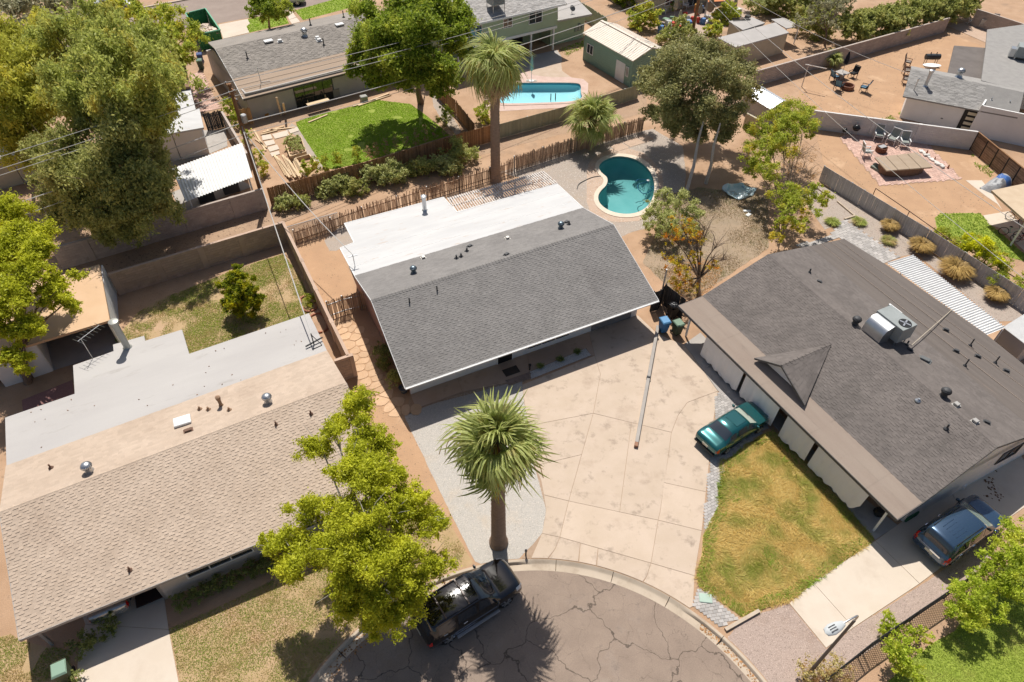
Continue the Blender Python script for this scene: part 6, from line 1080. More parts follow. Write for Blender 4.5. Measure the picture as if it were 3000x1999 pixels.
# bottom right shrubs
BR = [((2290, 1300), [(2348, 1225, 3.0, .8), (2310, 1262, 2.8, .65), (2268, 1288, 2.4, .5), (2340, 1280, 2.8, .85), (2290, 1315, 2.2, .65), (2250, 1322, 1.8, .45), (2330, 1335, 2.0, .85), (2385, 1250, 3.0, 1.1), (2300, 1355, 1.6, .6)], 'big feathery yellow green shrub beside the blue suv'), ((2235, 1420), [(2210, 1370, 1.8, .7), (2250, 1365, 2.0, .8), (2220, 1410, 1.4, .8), (2265, 1405, 1.4, .7), (2200, 1395, 1.3, .5)], 'bushy green shrub at the edge of the mown lawn'), ((2070, 1530), [(2060, 1490, 1.4, .6), (2085, 1500, 1.3, .6), (2065, 1530, 1.0, .6), (2090, 1540, .8, .5)], 'bright green shrub inside the black chain fence'), ((2105, 1470), [(2095, 1455, .8, .45), (2120, 1458, .7, .4)], 'small green plant against the black chain fence'), ((2040, 1445), [(2035, 1430, .6, .5), (2048, 1440, .5, .4)], 'round green bush on the gravel near the street lamp'), ((2000, 1275), [(2300, 1150, 1, .4)], '')]
for i, (b_, lo, lb) in enumerate(BR[:5]): tree('fence_shrub', lb, b_, lo, L_br, .06, 620, 100 + i, .05, cat='shrub', group='green shrubs along the chain link fence', droop=.4)
tree('dry_shrub', 'dry brownish shrub at the foot of the street lamp', (1890, 1560), [(1875, 1535, 1.0, .6), (1910, 1530, 1.1, .6), (1850, 1555, .7, .5), (1930, 1555, .8, .6), (1890, 1560, .8, .6)], LF('dry_shrub_leaf', (.24, .20, .07), (.38, .32, .13), .35, cs=2, yellow=(.3, .17, .08), yth=.58), .045, 420, 106, .04, cat='shrub', twigs=5)
# small planted rows
AV = 'young columnar shrubs along the slatted fence'
for i, q in enumerate(((708, 1200), (776, 1172), (842, 1155), (922, 1130), (1055, 1098))):
    b = P(*cB([(q[0], q[1] + 22)])[0]); t = thing('columnar_shrub', 'green columnar shrub, number %s from the lumber along the slatted fence' % ('one', 'two', 'three', 'four', 'five')[i], 'shrub', b, 0, AV); foliage(t, [((b.x, b.y, .5), .45), ((b.x, b.y, 1.0), .4), ((b.x, b.y, 1.4), .25)], L_lime, .08, 330, 110 + i, name='foliage')
for i, q in enumerate(((1130, 1080), (1188, 1058), (1258, 1040), (1325, 1018), (1390, 1002), (1460, 985), (1525, 965), (1590, 940), (1655, 925), (1702, 900))):
    b = P(*cB([(q[0], q[1] + 28)])[0]); s_ = 1 + .06 * i; t = thing('dead_seedling', ('first', 'second', 'third', 'fourth', 'fifth', 'sixth', 'seventh', 'eighth', 'ninth', 'last')[i] + ' dead brown seedling along the slatted fence, counted toward the tall palm', 'plant', b, 0, 'dead brown seedlings in a row'); foliage(t, [((b.x, b.y, .4 * s_), .32), ((b.x, b.y, .9 * s_), .32), ((b.x, b.y, 1.3 * s_), .2)], L_seed, .06, 330, 120 + i, name='foliage', aspect=.25)
for i, (q, s_, lb) in enumerate((((175, 800), 1.2, 'leafy green shrub behind the utility pole top'), ((225, 870), 1.0, 'green shrub hidden by the utility pole'), ((300, 985), .9, 'green shrub beside the stacked boards'), ((365, 1110), .8, 'small green shrub on the side path by the carport'), ((405, 1200), .9, 'green shrub near the end of the side path'), ((1650, 860), 1.2, 'dark shrub in the corner by the pool yard fence'))): b = P(*cB([(q[0], q[1] + 15)])[0]); t = thing('path_shrub', lb, 'shrub', b); foliage(t, [((b.x, b.y, .5 * s_), .55 * s_), ((b.x + .2, b.y + .3, 1.0 * s_), .5 * s_), ((b.x, b.y, 1.4 * s_), .35 * s_)], L_lime, .09, 300, 130 + i, name='foliage')
b = P(*cC([(395, 850)])[0]); t = thing('pool_shrub', 'bright green shrub beside the blue pool deck', 'shrub', b); foliage(t, [((b.x, b.y, .7), .8), ((b.x + .4, b.y + .6, 1.3), .7), ((b.x - .3, b.y, 1.2), .6)], L_lime, .1, 260, 137, name='foliage')
# hedge under the tan house eaves, shrubs round its carport, plants of the central house
ha, hb = Vector((8.9, .35, 0)), Vector((16.2, .3, 0)); hd = thing('clipped_hedge', 'dark low hedge along the tan house wall', 'hedge', F2.W(10, -.2)); foliage(hd, [(tuple(F2.W(5.75 + .36 * k, -.2 - .1 * math.sin(k), .38)), .42) for k in range(28)], L_dark, .05, 900, 140, name='foliage', sub=8)
for i, (x, y, s_, lb) in enumerate(((1.6, -.3, .9, 'dark shrub under the carport corner of the tan house'), (2.6, .1, .8, 'potted shrub beside the carport post of the tan house'), (1.0, -1.6, .6, 'low plants beside the green bin'))): b = F2.W(x, y); t = thing('carport_shrub', lb, 'shrub', b); foliage(t, [((b.x, b.y, .4 * s_), .6 * s_), ((b.x + .3, b.y + .2, .8 * s_), .5 * s_)], L_dark, .06, 420, 145 + i, name='foliage')
for i, (q, s_, lb) in enumerate((((890, 1075), .75, 'larger round bush against the central house side wall'), ((975, 1215), .6, 'smaller round bush near the central house front corner'), ((878, 990), .35, 'tiny bush behind the larger round bush'))): b = P(*cH([(q[0], q[1] + 30)])[0]); t = thing('round_bush', lb, 'bush', b); foliage(t, [((b.x, b.y, .7 * s_), s_), ((b.x - .1, b.y + .3, 1.0 * s_), s_ * .85)], L_ole if i == 1 else L_dark, .05, 620, 150 + i, name='foliage')
for i, q in enumerate(((195, 1242), (332, 1194), (450, 1143))): tuft('planter_succulent', ('spiky plant at the brick end of the white planter strip', 'middle spiky plant in the white planter strip', 'spiky plant at the garage end of the planter strip')[i], cI([q])[0], .3, .28, L_dark, 120, 155 + i, 'spiky plants in the gravel planter', 'plant')
b = P(*cH([(375, 690)])[0]); t = thing('bedding_plant', 'leafy yellow green plant in the brick edged bed', 'plant', b); foliage(t, [((b.x, b.y, .35), .4), ((b.x, b.y + .2, .6), .3)], L_lime, .06, 420, 158, name='foliage')
# top edge greenery
for i, (q, s_, m_, lb) in enumerate((((255, 240), 1.6, L_lime, 'bright green bush behind the cream roofed shed'), ((560, 390), 1.7, L_ole, 'dull green bush behind the big dark tree'), ((900, 300), .9, L_lime, 'low green bush at the end of the beige shed'), ((1030, 180), 1.3, L_lime, 'green bush beside the smaller beige shed'), ((1350, 90), 1.8, L_oleg, 'grey green shrub above the beige sheds'), ((1560, 90), 2.2, L_ole, 'tall oleander beyond the white canopy'), ((1720, 130), 2.2, L_ole, 'wide oleander left of the hedge row'), ((1800, 300), 1.8, L_ole, 'olive bush at the near end of the hedge row'), ((400, 20), 2.0, L_mul, 'dark tree against the beige house wall'), ((100, 10), 1.8, L_mul, 'dark bush beside the annex fence'), ((1850, 80), 2.4, L_ole, 'oleander mass at the top behind the hedge'))): b = P(*cD([(q[0], q[1] + 40)])[0]); t = thing('yard_bush', lb, 'bush', b); foliage(t, [((b.x, b.y, .8 * s_), s_), ((b.x - .6 * s_, b.y + .5, .7 * s_), .7 * s_), ((b.x + .7 * s_, b.y + .3, .8 * s_), .7 * s_), ((b.x, b.y + .5, 1.4 * s_), .7 * s_)], m_, .15, 130, 160 + i, name='foliage')
tree('sparse_tree', 'thin leaning tree above the block wall', (1895, 105), [(1880, 20, 4, 1.2), (1925, 10, 4.5, 1.2), (1850, 45, 3, 1.0), (1910, 45, 3.2, 1.0), (1945, -10, 4.5, 1.4)], L_grey, .14, 90, 175, .12, twigs=6)
# ---------------------------------------------------------------- palms
def frond_mesh(name, mats, petiole, blade, nseg, droop, seed, spread=125, dead=False):
    r = random.Random(seed); mb = MB(); mb.mi = 1; tip = Vector((petiole, 0, -.08 * petiole)); mb.tube([(0, 0, 0), (petiole * .5, 0, .05 * petiole), tip], [.035, .025, .018], 5)
    mb.mi = 0
    for i in range(nseg):
        a = rad(-spread + 2 * spread * i / (nseg - 1) + r.uniform(-3, 3)); L_ = blade * (.72 + .28 * math.cos(a * .7)) * r.uniform(.78, 1.12); dq = r.uniform(.55, 1.6); d = Vector((math.cos(a), math.sin(a), 0)); side = Vector((-d.y, d.x, 0)); pts = []; up = .12 * math.cos(3 * a)
        K_ = 5
        for k in range(K_ + 1):
            f = k / K_; w_ = (.05 * (1 - (2 * f - .6) ** 2 * .45) if f < .7 else .05 * max(.05, (1 - f) / .3)); dz = -droop * dq * L_ * max(0, f - .35) ** 1.6 * 1.6 * r.uniform(.9, 1.1) + up * .3 * f; sh = 1 - .35 * droop * max(0, f - .5); c = tip + d * L_ * f * sh + Vector((0, 0, dz)); pts.append((c + side * w_, c + Vector((0, 0, -.25 * w_)), c - side * w_))
        for k in range(K_):
            a0, b0 = pts[k], pts[k + 1]; mb.face([a0[0], a0[1], b0[1], b0[0]]); mb.face([a0[1], a0[2], b0[2], b0[1]])
    me = bpy.data.meshes.new(name); me.from_pydata([tuple(v) for v in mb.v], [], mb.f)
    for m in mats: me.materials.append(m)
    me.polygons.foreach_set('material_index', mb.m); return me
P_gr = LF('palm_green', (.085, .12, .025), (.20, .235, .07), .48, cs=2); P_pale = LF('palm_pale', (.16, .19, .045), (.34, .36, .14), .48, cs=2, yellow=(.28, .24, .09), yth=.62); P_dead = LF('palm_dead', (.25, .175, .095), (.38, .28, .16), .35, cs=2); P_pet = mat('petiole', (.36, .33, .08), (.45, .36, .08), scale=3); P_dpet = mat('dead_petiole', (.33, .2, .1)); P_trunk = mat('palm_trunk', (.27, .185, .13), (.36, .25, .18), scale=3, grain=.25, stretch=(1, 1, 5), bump=.03, bscale=9); P_org = mat('flower_stalk', (.55, .33, .05))
def palm(name, label, base, h, r0, r1, rings, seed, stalks=0, lean=(0, 0), flare=1.35):
    b = P(*base); t = thing(name, label, 'palm tree', (b.x, b.y, 0)); r = random.Random(seed); prof = []; n = int(h / .16)
    for i in range(n + 1):
        f = i / n; rr_ = r0 + (r1 - r0) * f; rr_ *= 1 + (flare - 1) * max(0, 1 - f * h / .9) ** 2; rr_ *= 1 + (.05 if i % 2 else -.03) + r.uniform(-.015, .015); prof.append((rr_, f * h))
    MB().lathe(prof, (b.x, b.y, 0), 18).build('trunk', P_trunk, t, smooth=25)
    top = Vector((0, 0, h)); cache = {}
    MB().lathe([(r1 * 1.1, h - .9), (r1 * 1.5, h - .3), (r1 * 1.1, h + .2), (.05, h + .45)], (b.x, b.y, 0), 12).build('crownshaft', mat('palm_boot', (.10, .055, .03), grain=.3), t, smooth=50)
    for cnt, el0, el1, pet, bl_, dr, kind in rings:
        for i in range(cnt):
            key = (round(pet, 2), round(bl_, 2), round(dr, 2), kind, i % 4)
            if key not in cache: cache[key] = frond_mesh('frond', {'g': [P_gr, P_pet], 'p': [P_pale, P_pet], 'd': [P_dead, P_dpet]}[kind], pet, bl_, 26, dr, seed + i)
            az = 2 * math.pi * (i + r.uniform(-.5, .5)) / cnt + el0; el = rad(r.uniform(el0 - 8, el1 + 8)); M_ = Matrix.Translation(top + Vector((0, 0, r.uniform(-.3, .1)))) @ Matrix.Rotation(az, 4, 'Z') @ Matrix.Rotation(-el, 4, 'Y') @ Matrix.Rotation(r.uniform(-.7, .7), 4, 'X') @ Matrix.Scale(r.uniform(.85, 1.2), 4); inst('dead_frond' if kind == 'd' else 'frond', cache[key], M_, t)
    for i in range(stalks):
        az = r.uniform(0, 6.28); d = Vector((math.cos(az), math.sin(az), 0)); L_ = r.uniform(1.7, 2.3); q = [Vector((b.x, b.y, h)), Vector((b.x, b.y, h + .35)) + d * L_ * .5, Vector((b.x, b.y, h + .1)) + d * L_, Vector((b.x, b.y, h - r.uniform(.6, 1.3))) + d * (L_ + .25)]; MB().tube(smooth_poly(q, 2, False), .018, 5).build('flower_stalk', P_org, t)
    return t
palm('fan_palm', 'fan palm standing in the pale front gravel by the driveway', (1461, 1590), 8.5, .38, .27, [(5, 80, 92, .7, 1.2, .15, 'p'), (8, 58, 82, 1.0, 1.2, .7, 'p'), (10, 28, 52, 1.05, 1.25, 1.0, 'p'), (10, 0, 22, 1.1, 1.25, 1.1, 'p'), (9, -30, -8, 1.05, 1.25, 1.0, 'g'), (8, -62, -38, 1.0, 1.2, .7, 'g'), (5, -80, -66, .95, 1.2, .4, 'g')], 3, stalks=10)
palm('fan_palm', 'tallest fan palm with a shaggy brown skirt in the alley', (1452, 528), 10.2, .42, .33, [(5, 80, 92, .6, 1.2, .2, 'p'), (8, 55, 80, 1.0, 1.2, .8, 'p'), (11, 20, 48, 1.2, 1.35, 1.1, 'p'), (11, -10, 15, 1.25, 1.4, 1.1, 'p'), (10, -40, -15, 1.2, 1.4, 1.0, 'p'), (11, -72, -45, 1.2, 1.5, .7, 'd'), (9, -84, -68, 1.5, 1.6, .4, 'd')], 4, stalks=8)
palm('fan_palm', 'short bright green fan palm beside the kidney pool', cC([(1125, 1020)])[0], 2.9, .32, .28, [(6, 78, 92, .8, 1.3, .1, 'g'), (8, 56, 80, 1.1, 1.3, .3, 'p'), (10, 30, 52, 1.4, 1.3, .6, 'p'), (10, 2, 26, 1.5, 1.3, .8, 'p'), (12, -28, -5, 1.2, 1.15, .7, 'p')], 5)
palm('fan_palm', 'tiny palm at the foot of the block wall in the sandy yard', cE([(110, 600)])[0], .6, .15, .12, [(8, 40, 75, .5, .7, .5, 'p'), (9, 5, 35, .6, .7, .7, 'p')], 6)
# ================================================================ VEHICLES
def catmull(S, n=3):
    out = []
    for i in range(len(S) - 1):
        p0, p1, p2, p3 = S[max(i - 1, 0)], S[i], S[i + 1], S[min(i + 2, len(S) - 1)]
        for k in range(n):
            t = k / n; out.append(tuple(.5 * (2 * b + (-a + c) * t + (2 * a - 5 * b + 4 * c - d) * t * t + (-a + 3 * b - 3 * c + d) * t ** 3) for a, b, c, d in zip(p0, p1, p2, p3)))
    return out + [S[-1]]
M_tyre = mat('tyre_rubber', (.018, .018, .018), rough=.9, grain=.1); M_alloy = mat('alloy', (.55, .56, .57), metallic=.8, rough=.3, grain=0); M_carglass = glass_mat('car_glass', (.022, .03, .04), .03); M_tail = mat('tail_red', (.55, .01, .008), rough=.15, grain=0, coat=1); M_lamp = mat('clear_lamp', (.6, .62, .63), rough=.1, grain=0, coat=1); M_chrome = mat('chrome', (.75, .76, .78), metallic=1, rough=.12, grain=0); M_plate = mat('plate_cream', (.6, .56, .45), grain=.1)
class CarBody:
    def __init__(s, S, n=3): s.S = catmull(S, n); s.xs = [q[0] for q in s.S]
    def sec(s, x):
        i = max(0, min(len(s.xs) - 2, next((k for k in range(len(s.xs) - 1) if s.xs[k + 1] >= x), len(s.xs) - 2))); a, b = s.S[i], s.S[i + 1]; t = 0 if b[0] == a[0] else max(0, min(1, (x - a[0]) / (b[0] - a[0]))); _, zb, wl_, zs, ws, zt, wt = [p + (q - p) * t for p, q in zip(a, b)]
        return [(0, zb), (wl_ * .86, zb), (wl_ * .985, zb + .12), (wl_ * 1.0, zb * .45 + zs * .55), (ws, zs), (wt + (ws - wt) * .06, zt - .075 * min(1, (zt - zs) * 4)), (wt * .8, zt - .02), (0, zt)]
    def pt(s, x, k, sg=1): q = s.sec(x); i = min(6, int(k)); f = k - i; return Vector((x, sg * (q[i][0] + (q[i + 1][0] - q[i][0]) * f), q[i][1] + (q[i + 1][1] - q[i][1]) * f))
    def patch(s, name, xf, k0, k1, m, parent, sg=1, nx=8, nk=3, off=.008, both=False):   # xf(v) -> (x0,x1) along the panel
        mb = MB(); g = []
        ks = [k0 + (k1 - k0) * j / nk for j in range(nk + 1)]; cols = [(k, sg) for k in ks] if not both else [(k, 1) for k in ks] + [(k, -1) for k in ks[::-1][1:]]
        for j, (k, sgn) in enumerate(cols):
            x0, x1 = xf(j / (len(cols) - 1)); row = []
            for i in range(nx + 1):
                x = x0 + (x1 - x0) * i / nx; p = s.pt(x, k, sgn); e = .01; n_ = (s.pt(x + e, k, sgn) - s.pt(x - e, k, sgn)).cross(s.pt(x, min(7, k + .05), sgn) - s.pt(x, k - .05, sgn)) * -sgn
                if n_.length > 1e-9: n_.normalize()
                if n_.z < -.3: n_ = -n_
                row.append(p + n_ * off)
            g.append(row)
        w_ = nx + 1; mb.add([p for r_ in g for p in r_], [(j * w_ + i, j * w_ + i + 1, (j + 1) * w_ + i + 1, (j + 1) * w_ + i) for j in range(len(g) - 1) for i in range(nx)]); return mb.build(name, m, parent, smooth=60, world=False)
def vehicle(name, label, loc, yaw, S, paint, wb, tr, wr, side, wind, rear, cat='car', trim=None, lights=None, glass=None):
    t = thing(name, label, cat, loc, yaw); B = CarBody(S); mb = MB(); rows = []
    for x in B.xs: q = B.sec(x); rows.append([Vector((x, y, z)) for y, z in q] + [Vector((x, -y, z)) for y, z in q[-2:0:-1]])
    n = len(rows[0]); mb.add([p for r_ in rows for p in r_], [(i * n + j, i * n + (j + 1) % n, (i + 1) * n + (j + 1) % n, (i + 1) * n + j) for i in range(len(rows) - 1) for j in range(n)] + [tuple(range(n)), tuple((len(rows) - 1) * n + j for j in range(n))]); mb.build('body', paint, t, smooth=50, world=False)
    gl = glass or M_carglass
    B.patch('windshield', lambda v: wind, 5.12, 7, gl if not glass else glass, t, nx=6, nk=4, both=True); B.patch('rear_window', lambda v: rear, 5.15, 7, M_carglass, t, nx=5, nk=4, both=True)
    for sg in (1, -1):
        for x0, x1 in side: B.patch('side_window', lambda v: (x0 + .10 * v, x1 - (.28 * v if (x0, x1) == side[-1] else .02)), 4.12, 4.88, M_carglass, t, sg, nx=6, nk=2)
        for a, b, k0, k1, m_, nm in lights or (): B.patch(nm, lambda v: (a, b), k0, k1, m_, t, sg, nx=3, nk=3, off=.012)
        mx = side[-1][1] - .12; p = B.pt(mx, 4.1, sg); mi = MB().lathe([(0, -.11), (.09, -.07), (.10, .05), (.06, .10)], p + Vector((0, sg * .13, .05)), 8, Matrix.Diagonal((.7, 1.1, .9))).build('mirror', paint, t, smooth=60, world=False)
        for x0, x1 in side[:2]: q = B.pt((x0 * .65 + x1 * .35), 3.75, sg); MB().bar(q + Vector((-.1, sg * .02, 0)), q + Vector((.1, sg * .02, 0)), .03).build('door_handle', trim or paint, t, world=False)
        for x0, x1 in side: a = B.pt(x0 + .02, 3.95, sg); b = B.pt(x0 + .02, 2.2, sg); MB().bar(a + Vector((0, sg * .004, 0)), b + Vector((0, sg * .004, 0)), .012, .012).build('door_seam', M_black, t, world=False)
        a, b = B.pt(S[3][0], 2.1, sg), B.pt(S[-3][0], 2.1, sg); MB().bar(a + Vector((.6, sg * .01, -.03)), b + Vector((-.6, sg * .01, -.03)), .03, .05).build('side_trim', trim or M_black, t, world=False)
        for sx in (-1, 1):
            c = Vector((sx * wb / 2, sg * (tr / 2), wr)); RX = Matrix.Rotation(rad(90), 3, 'X'); MB().lathe([(wr * 1.22, -.14), (wr * 1.22, .0)], c + Vector((0, sg * .045, .02)), 20, RX).build('wheel_arch', M_black, t, world=False)
            w_ = MB().lathe([(wr * .6, -.12), (wr * .92, -.12), (wr, -.08), (wr, .08), (wr * .92, .12), (wr * .6, .12)], c, 24, RX).build('wheel', M_tyre, t, smooth=30, world=False)
            MB().lathe([(wr * .66, -.06), (wr * .66, .0), (wr * .3, .03), (0, .03)], c + Vector((0, sg * .12, 0)), 20, Matrix.Rotation(rad(-90 * sg), 3, 'X')).build('rim', mat('rim_dark', (.1, .1, .1), metallic=.7, rough=.4, grain=0), w_, world=False)
            for k in range(6): a_ = k * math.pi / 3; MB().bar(c + Vector((0, sg * .15, 0)), c + Vector((math.cos(a_) * wr * .68, sg * .135, math.sin(a_) * wr * .68)), .07, .03, Vector((0, 1, 0))).build('spoke', M_alloy, w_, world=False)
    x = S[0][0]; MB().box((x - .012, 0, S[1][3] * .8), (.02, .42, .16)).build('licence_plate', M_plate, t, world=False)
    MB().bar(B.pt(wind[1] + .05, 7) + Vector((0, .55, .03)), B.pt(wind[1] - .08, 7) + Vector((0, -.1, .05)), .025).build('wiper', M_black, t, world=False); MB().bar(B.pt(wind[1] + .05, 7) + Vector((0, -.05, .03)), B.pt(wind[1] - .08, 7) + Vector((0, -.62, .05)), .025).build('wiper', M_black, t, world=False)
    return t, B
def pose(rw, fw, half, z=0.0):   # near-side rear and front wheel contacts -> centre and heading
    a, b = P(*rw, z), P(*fw, z); d = (b - a).normalized(); left = Vector((-d.y, d.x, 0)); c = (a + b) / 2 + left * half; return Vector((c.x, c.y, z)), math.atan2(d.y, d.x)
SUV = [(-2.60, .58, .70, .85, .74, .92, .62), (-2.54, .45, .90, .98, .90, 1.08, .74), (-2.44, .38, .96, 1.12, .93, 1.32, .72), (-2.22, .33, .985, 1.17, .95, 1.80, .70), (-1.95, .32, .99, 1.19, .955, 1.90, .72), (-1.0, .32, .995, 1.19, .965, 1.95, .74), (.1, .32, .995, 1.17, .965, 1.94, .74), (.36, .32, .995, 1.15, .96, 1.90, .73), (.78, .32, .995, 1.13, .955, 1.60, .75), (1.22, .32, .99, 1.11, .95, 1.25, .80), (1.40, .32, .99, 1.08, .95, 1.19, .82), (2.0, .34, .985, 1.03, .93, 1.14, .76), (2.35, .38, .95, .95, .86, 1.05, .66), (2.52, .42, .86, .82, .76, .92, .55), (2.60, .50, .62, .70, .60, .76, .45)]
c, y = pose((1319, 1872), (1474, 1772), .82, -.118)
BK, Bb = vehicle('suv', 'black suv with roof rails parked against the kerb', c, y, SUV, paint_mat('black_paint', (.010, .009, .009), .2, .15), 3.1, 1.72, .40, [(-2.0, -1.12), (-1.02, .0), (.08, 1.15)], (.36, 1.2), (-2.42, -2.2), 'suv', M_chrome, [(-2.58, -2.38, 3.1, 3.95, M_tail, 'tail_light'), (2.15, 2.55, 3.5, 4.3, M_lamp, 'head_light')])
for sg in (1, -1): MB().tube([Bb.pt(-1.9, 5.4, sg) + Vector((0, 0, .06)), Bb.pt(.2, 5.4, sg) + Vector((0, 0, .06))], .022, 6).build('roof_rail', M_black, BK, world=False); MB().bar(Bb.pt(-1.2, 2.0, sg) + Vector((0, sg * .1, -.1)), Bb.pt(1.1, 2.0, sg) + Vector((0, sg * .1, -.1)), .14, .05).build('running_board', mat('brushed_step', (.45, .45, .46), metallic=.7, rough=.3), BK, world=False)
for x_ in (-1.45, -.25): MB().bar(Bb.pt(x_, 5.4, 1) + Vector((0, 0, .09)), Bb.pt(x_, 5.4, -1) + Vector((0, 0, .09)), .07, .03).build('cross_bar', mat('brown_bar', (.16, .11, .09), rough=.4), BK, world=False)
for k in range(6):
    for x0, x1 in ((-1.95, -1.6), (-.1, .3)): yy = -.4 + k * .16; MB().bar(Vector((x0, yy, Bb.pt(x0, 7).z + .004)), Vector((x1, yy, Bb.pt(x1, 7).z + .002)), .022, .012).build('roof_rib', M_black, BK, world=False)
BSUV = [(q[0] * .97, q[1], q[2] * .985, q[3], q[4] * .985, q[5] * (.93 if q[5] > 1.3 else .97), q[6]) for q in SUV]
c, y = pose((2772, 1652), (2895, 1562), .80)
BS, Bc = vehicle('suv', 'blue suv with red tail lights on the side driveway', c, y, BSUV, paint_mat('blue_paint', (.04, .08, .14), .5, .25), 3.0, 1.68, .38, [(-1.9, -1.05), (-.95, .05), (.12, 1.1)], (.34, 1.16), (-2.36, -2.12), 'suv', M_chrome, [(-2.5, -2.3, 3.0, 4.5, M_tail, 'tail_light'), (2.1, 2.48, 3.5, 4.3, M_lamp, 'head_light')], glass=glass_mat('green_glass', (.22, .27, .22)))
MB().bar(Vector((-2.54, .55, .95)), Vector((-2.54, -.55, .95)), .04, .09).build('chrome_strip', M_chrome, BS, world=False)
for k in range(5): yy = -.36 + k * .18; MB().bar(Vector((-1.6, yy, Bc.pt(-1.6, 7).z + .004)), Vector((-.8, yy, Bc.pt(-.8, 7).z + .003)), .025, .012).build('roof_rib', mat('rib_blue', (.02, .045, .09)), BS, world=False)
for sg in (1, -1): MB().tube([Bc.pt(-1.9, 5.6, sg) + Vector((0, 0, .03)), Bc.pt(.1, 5.6, sg) + Vector((0, 0, .03))], .02, 6).build('roof_rail', M_black, BS, world=False)
SED = [(-2.34, .50, .60, .72, .62, .78, .50), (-2.28, .36, .80, .84, .78, .92, .62), (-2.1, .28, .85, .93, .82, 1.01, .66), (-1.78, .24, .865, .95, .835, 1.05, .68), (-1.55, .22, .87, .95, .84, 1.11, .66), (-.95, .2, .87, .95, .845, 1.37, .60), (-.6, .2, .87, .94, .845, 1.42, .60), (.1, .2, .87, .93, .845, 1.42, .60), (.45, .2, .87, .92, .84, 1.36, .61), (1.05, .2, .868, .90, .83, 1.0, .68), (1.2, .2, .866, .88, .83, .955, .70), (1.8, .22, .85, .82, .80, .89, .64), (2.15, .26, .81, .74, .74, .80, .56), (2.30, .34, .72, .66, .66, .70, .46), (2.36, .44, .54, .58, .52, .60, .40)]
c, y = pose((2119, 1327), (2219, 1262), .72)
TS, Bt = vehicle('sedan', 'teal green sedan parked on pavers by the porch', c, y, SED, paint_mat('teal_paint', (.01, .105, .11), .5, .2), 2.68, 1.52, .31, [(-1.30, -.72), (-.62, .15), (.22, .98)], (.45, 1.02), (-1.52, -.98), 'sedan', None, [(-2.3, -2.08, 3.0, 4.1, M_tail, 'tail_light'), (2.0, 2.3, 3.5, 4.4, M_lamp, 'head_light')], glass=glass_mat('sunshade_glass', (.42, .46, .38)))
MB().box((-2.36, 0, .45), (.1, 1.5, .16)).build('bumper_strip', M_black, TS, world=False, bevel=.03); MB().box(Bt.pt(-.1, 7) + Vector((0, 0, .004)), (.75, .85, .012)).build('sunroof', paint_mat('teal_paint', (.01, .1, .1)), TS, world=False)
rp = P(335, 1798); dv = F2.ey; yy = math.atan2(dv.y, dv.x); vehicle('sedan', 'silver car backed half under the tan house carport roof', Vector((rp.x, rp.y, .026)) + dv * 1.9, yy, SED, paint_mat('silver_paint', (.42, .42, .41), .6, .25), 2.68, 1.52, .31, [(-1.30, -.72), (-.62, .15), (.22, .98)], (.45, 1.02), (-1.52, -.98), 'sedan', None, [(-2.3, -2.08, 3.0, 4.1, M_tail, 'tail_light')])
va = rad(12); vehicle('van', 'pale grey van parked on the far street behind the small tree', P(*cB([(560, 30)])[0]), va, [(q[0], q[1], q[2], q[3], q[4], q[5] * (1.08 if q[5] > 1.3 else 1), q[6]) for q in SUV], paint_mat('pale_paint', (.42, .45, .43), .2, .3), 3.1, 1.72, .38, [(-1.9, -1.0), (-.95, .05), (.12, 1.1)], (.5, 1.22), (-2.42, -2.2), 'van')
vehicle('sedan', 'white car parked on the far street behind the eucalyptus', P(*cA([(800, 60)])[0]), rad(10), SED, paint_mat('white_car', (.6, .6, .58), .1, .3), 2.68, 1.52, .31, [(-1.30, -.72), (-.62, .15), (.22, .98)], (.45, 1.02), (-1.52, -.98), 'sedan')
# ================================================================ STREET FURNITURE AND YARD THINGS
M_pole = mat('pole_wood', (.20, .10, .05), (.26, .14, .07), scale=5, grain=.2, stretch=(1, 1, .2)); M_wire = mat('pale_cable', (.5, .48, .45), grain=0); M_wired = mat('dark_cable', (.09, .09, .09), grain=0)
def cable(label, a, b, sag, r, m=None, group=None):
    a, b = Vector(a), Vector(b); t = thing('cable', label, 'cable', a, 0, group); MB().tube([a.lerp(b, i / 24) - Vector((0, 0, sag * 4 * (i / 24) * (1 - i / 24))) for i in range(25)], r, 5).build('strand', m or M_wire, t, smooth=60)
pb = P(775, 598); UP = thing('utility_pole', 'tall brown wooden utility pole beside the corrugated carport', 'utility pole', pb); MB().tube([pb, pb + Vector((0, 0, 10.2))], [.19, .13], 12).build('shaft', M_pole, UP, smooth=60)
ld = Vector((.78, .62, 0)); cr = Vector((-.62, .78, 0))
for z_, l in ((9.9, .9), (9.2, .8)):
    ar = MB().bar(pb + Vector((0, 0, z_)) - cr * l, pb + Vector((0, 0, z_)) + cr * l, .09, .11).build('crossarm', M_pole, UP)
    for s_ in (-1, 1): MB().lathe([(.03, 0), (.06, .05), (.04, .12), (0, .14)], pb + Vector((0, 0, z_ + .05)) + cr * l * .9 * s_, 8).build('insulator', M_lamp, ar)
MB().lathe([(.16, 7.2), (.22, 7.25), (.22, 7.8), (.16, 7.85)], (pb.x + .35, pb.y, 0), 12).build('junction_can', M_pipe, UP, smooth=30); MB().tube([pb + Vector((.2, 0, 0)), pb + Vector((.17, 0, 6))], .05).build('conduit', M_pipe, UP)
p2 = P(2022, 131); U2 = thing('utility_pole', 'brown utility pole among the clutter at the top edge', 'utility pole', p2); MB().tube([p2, p2 + Vector((0, 0, 10.5))], [.2, .14], 12).build('shaft', M_pole, U2, smooth=60); MB().bar(p2 + Vector((-.6, .8, 9.9)), p2 + Vector((.6, -.8, 9.9)), .09, .11).build('crossarm', M_pole, U2); MB().lathe([(.25, 6), (.25, 6.9)], (p2.x - .4, p2.y, 0), 12).build('transformer', M_trim, U2)
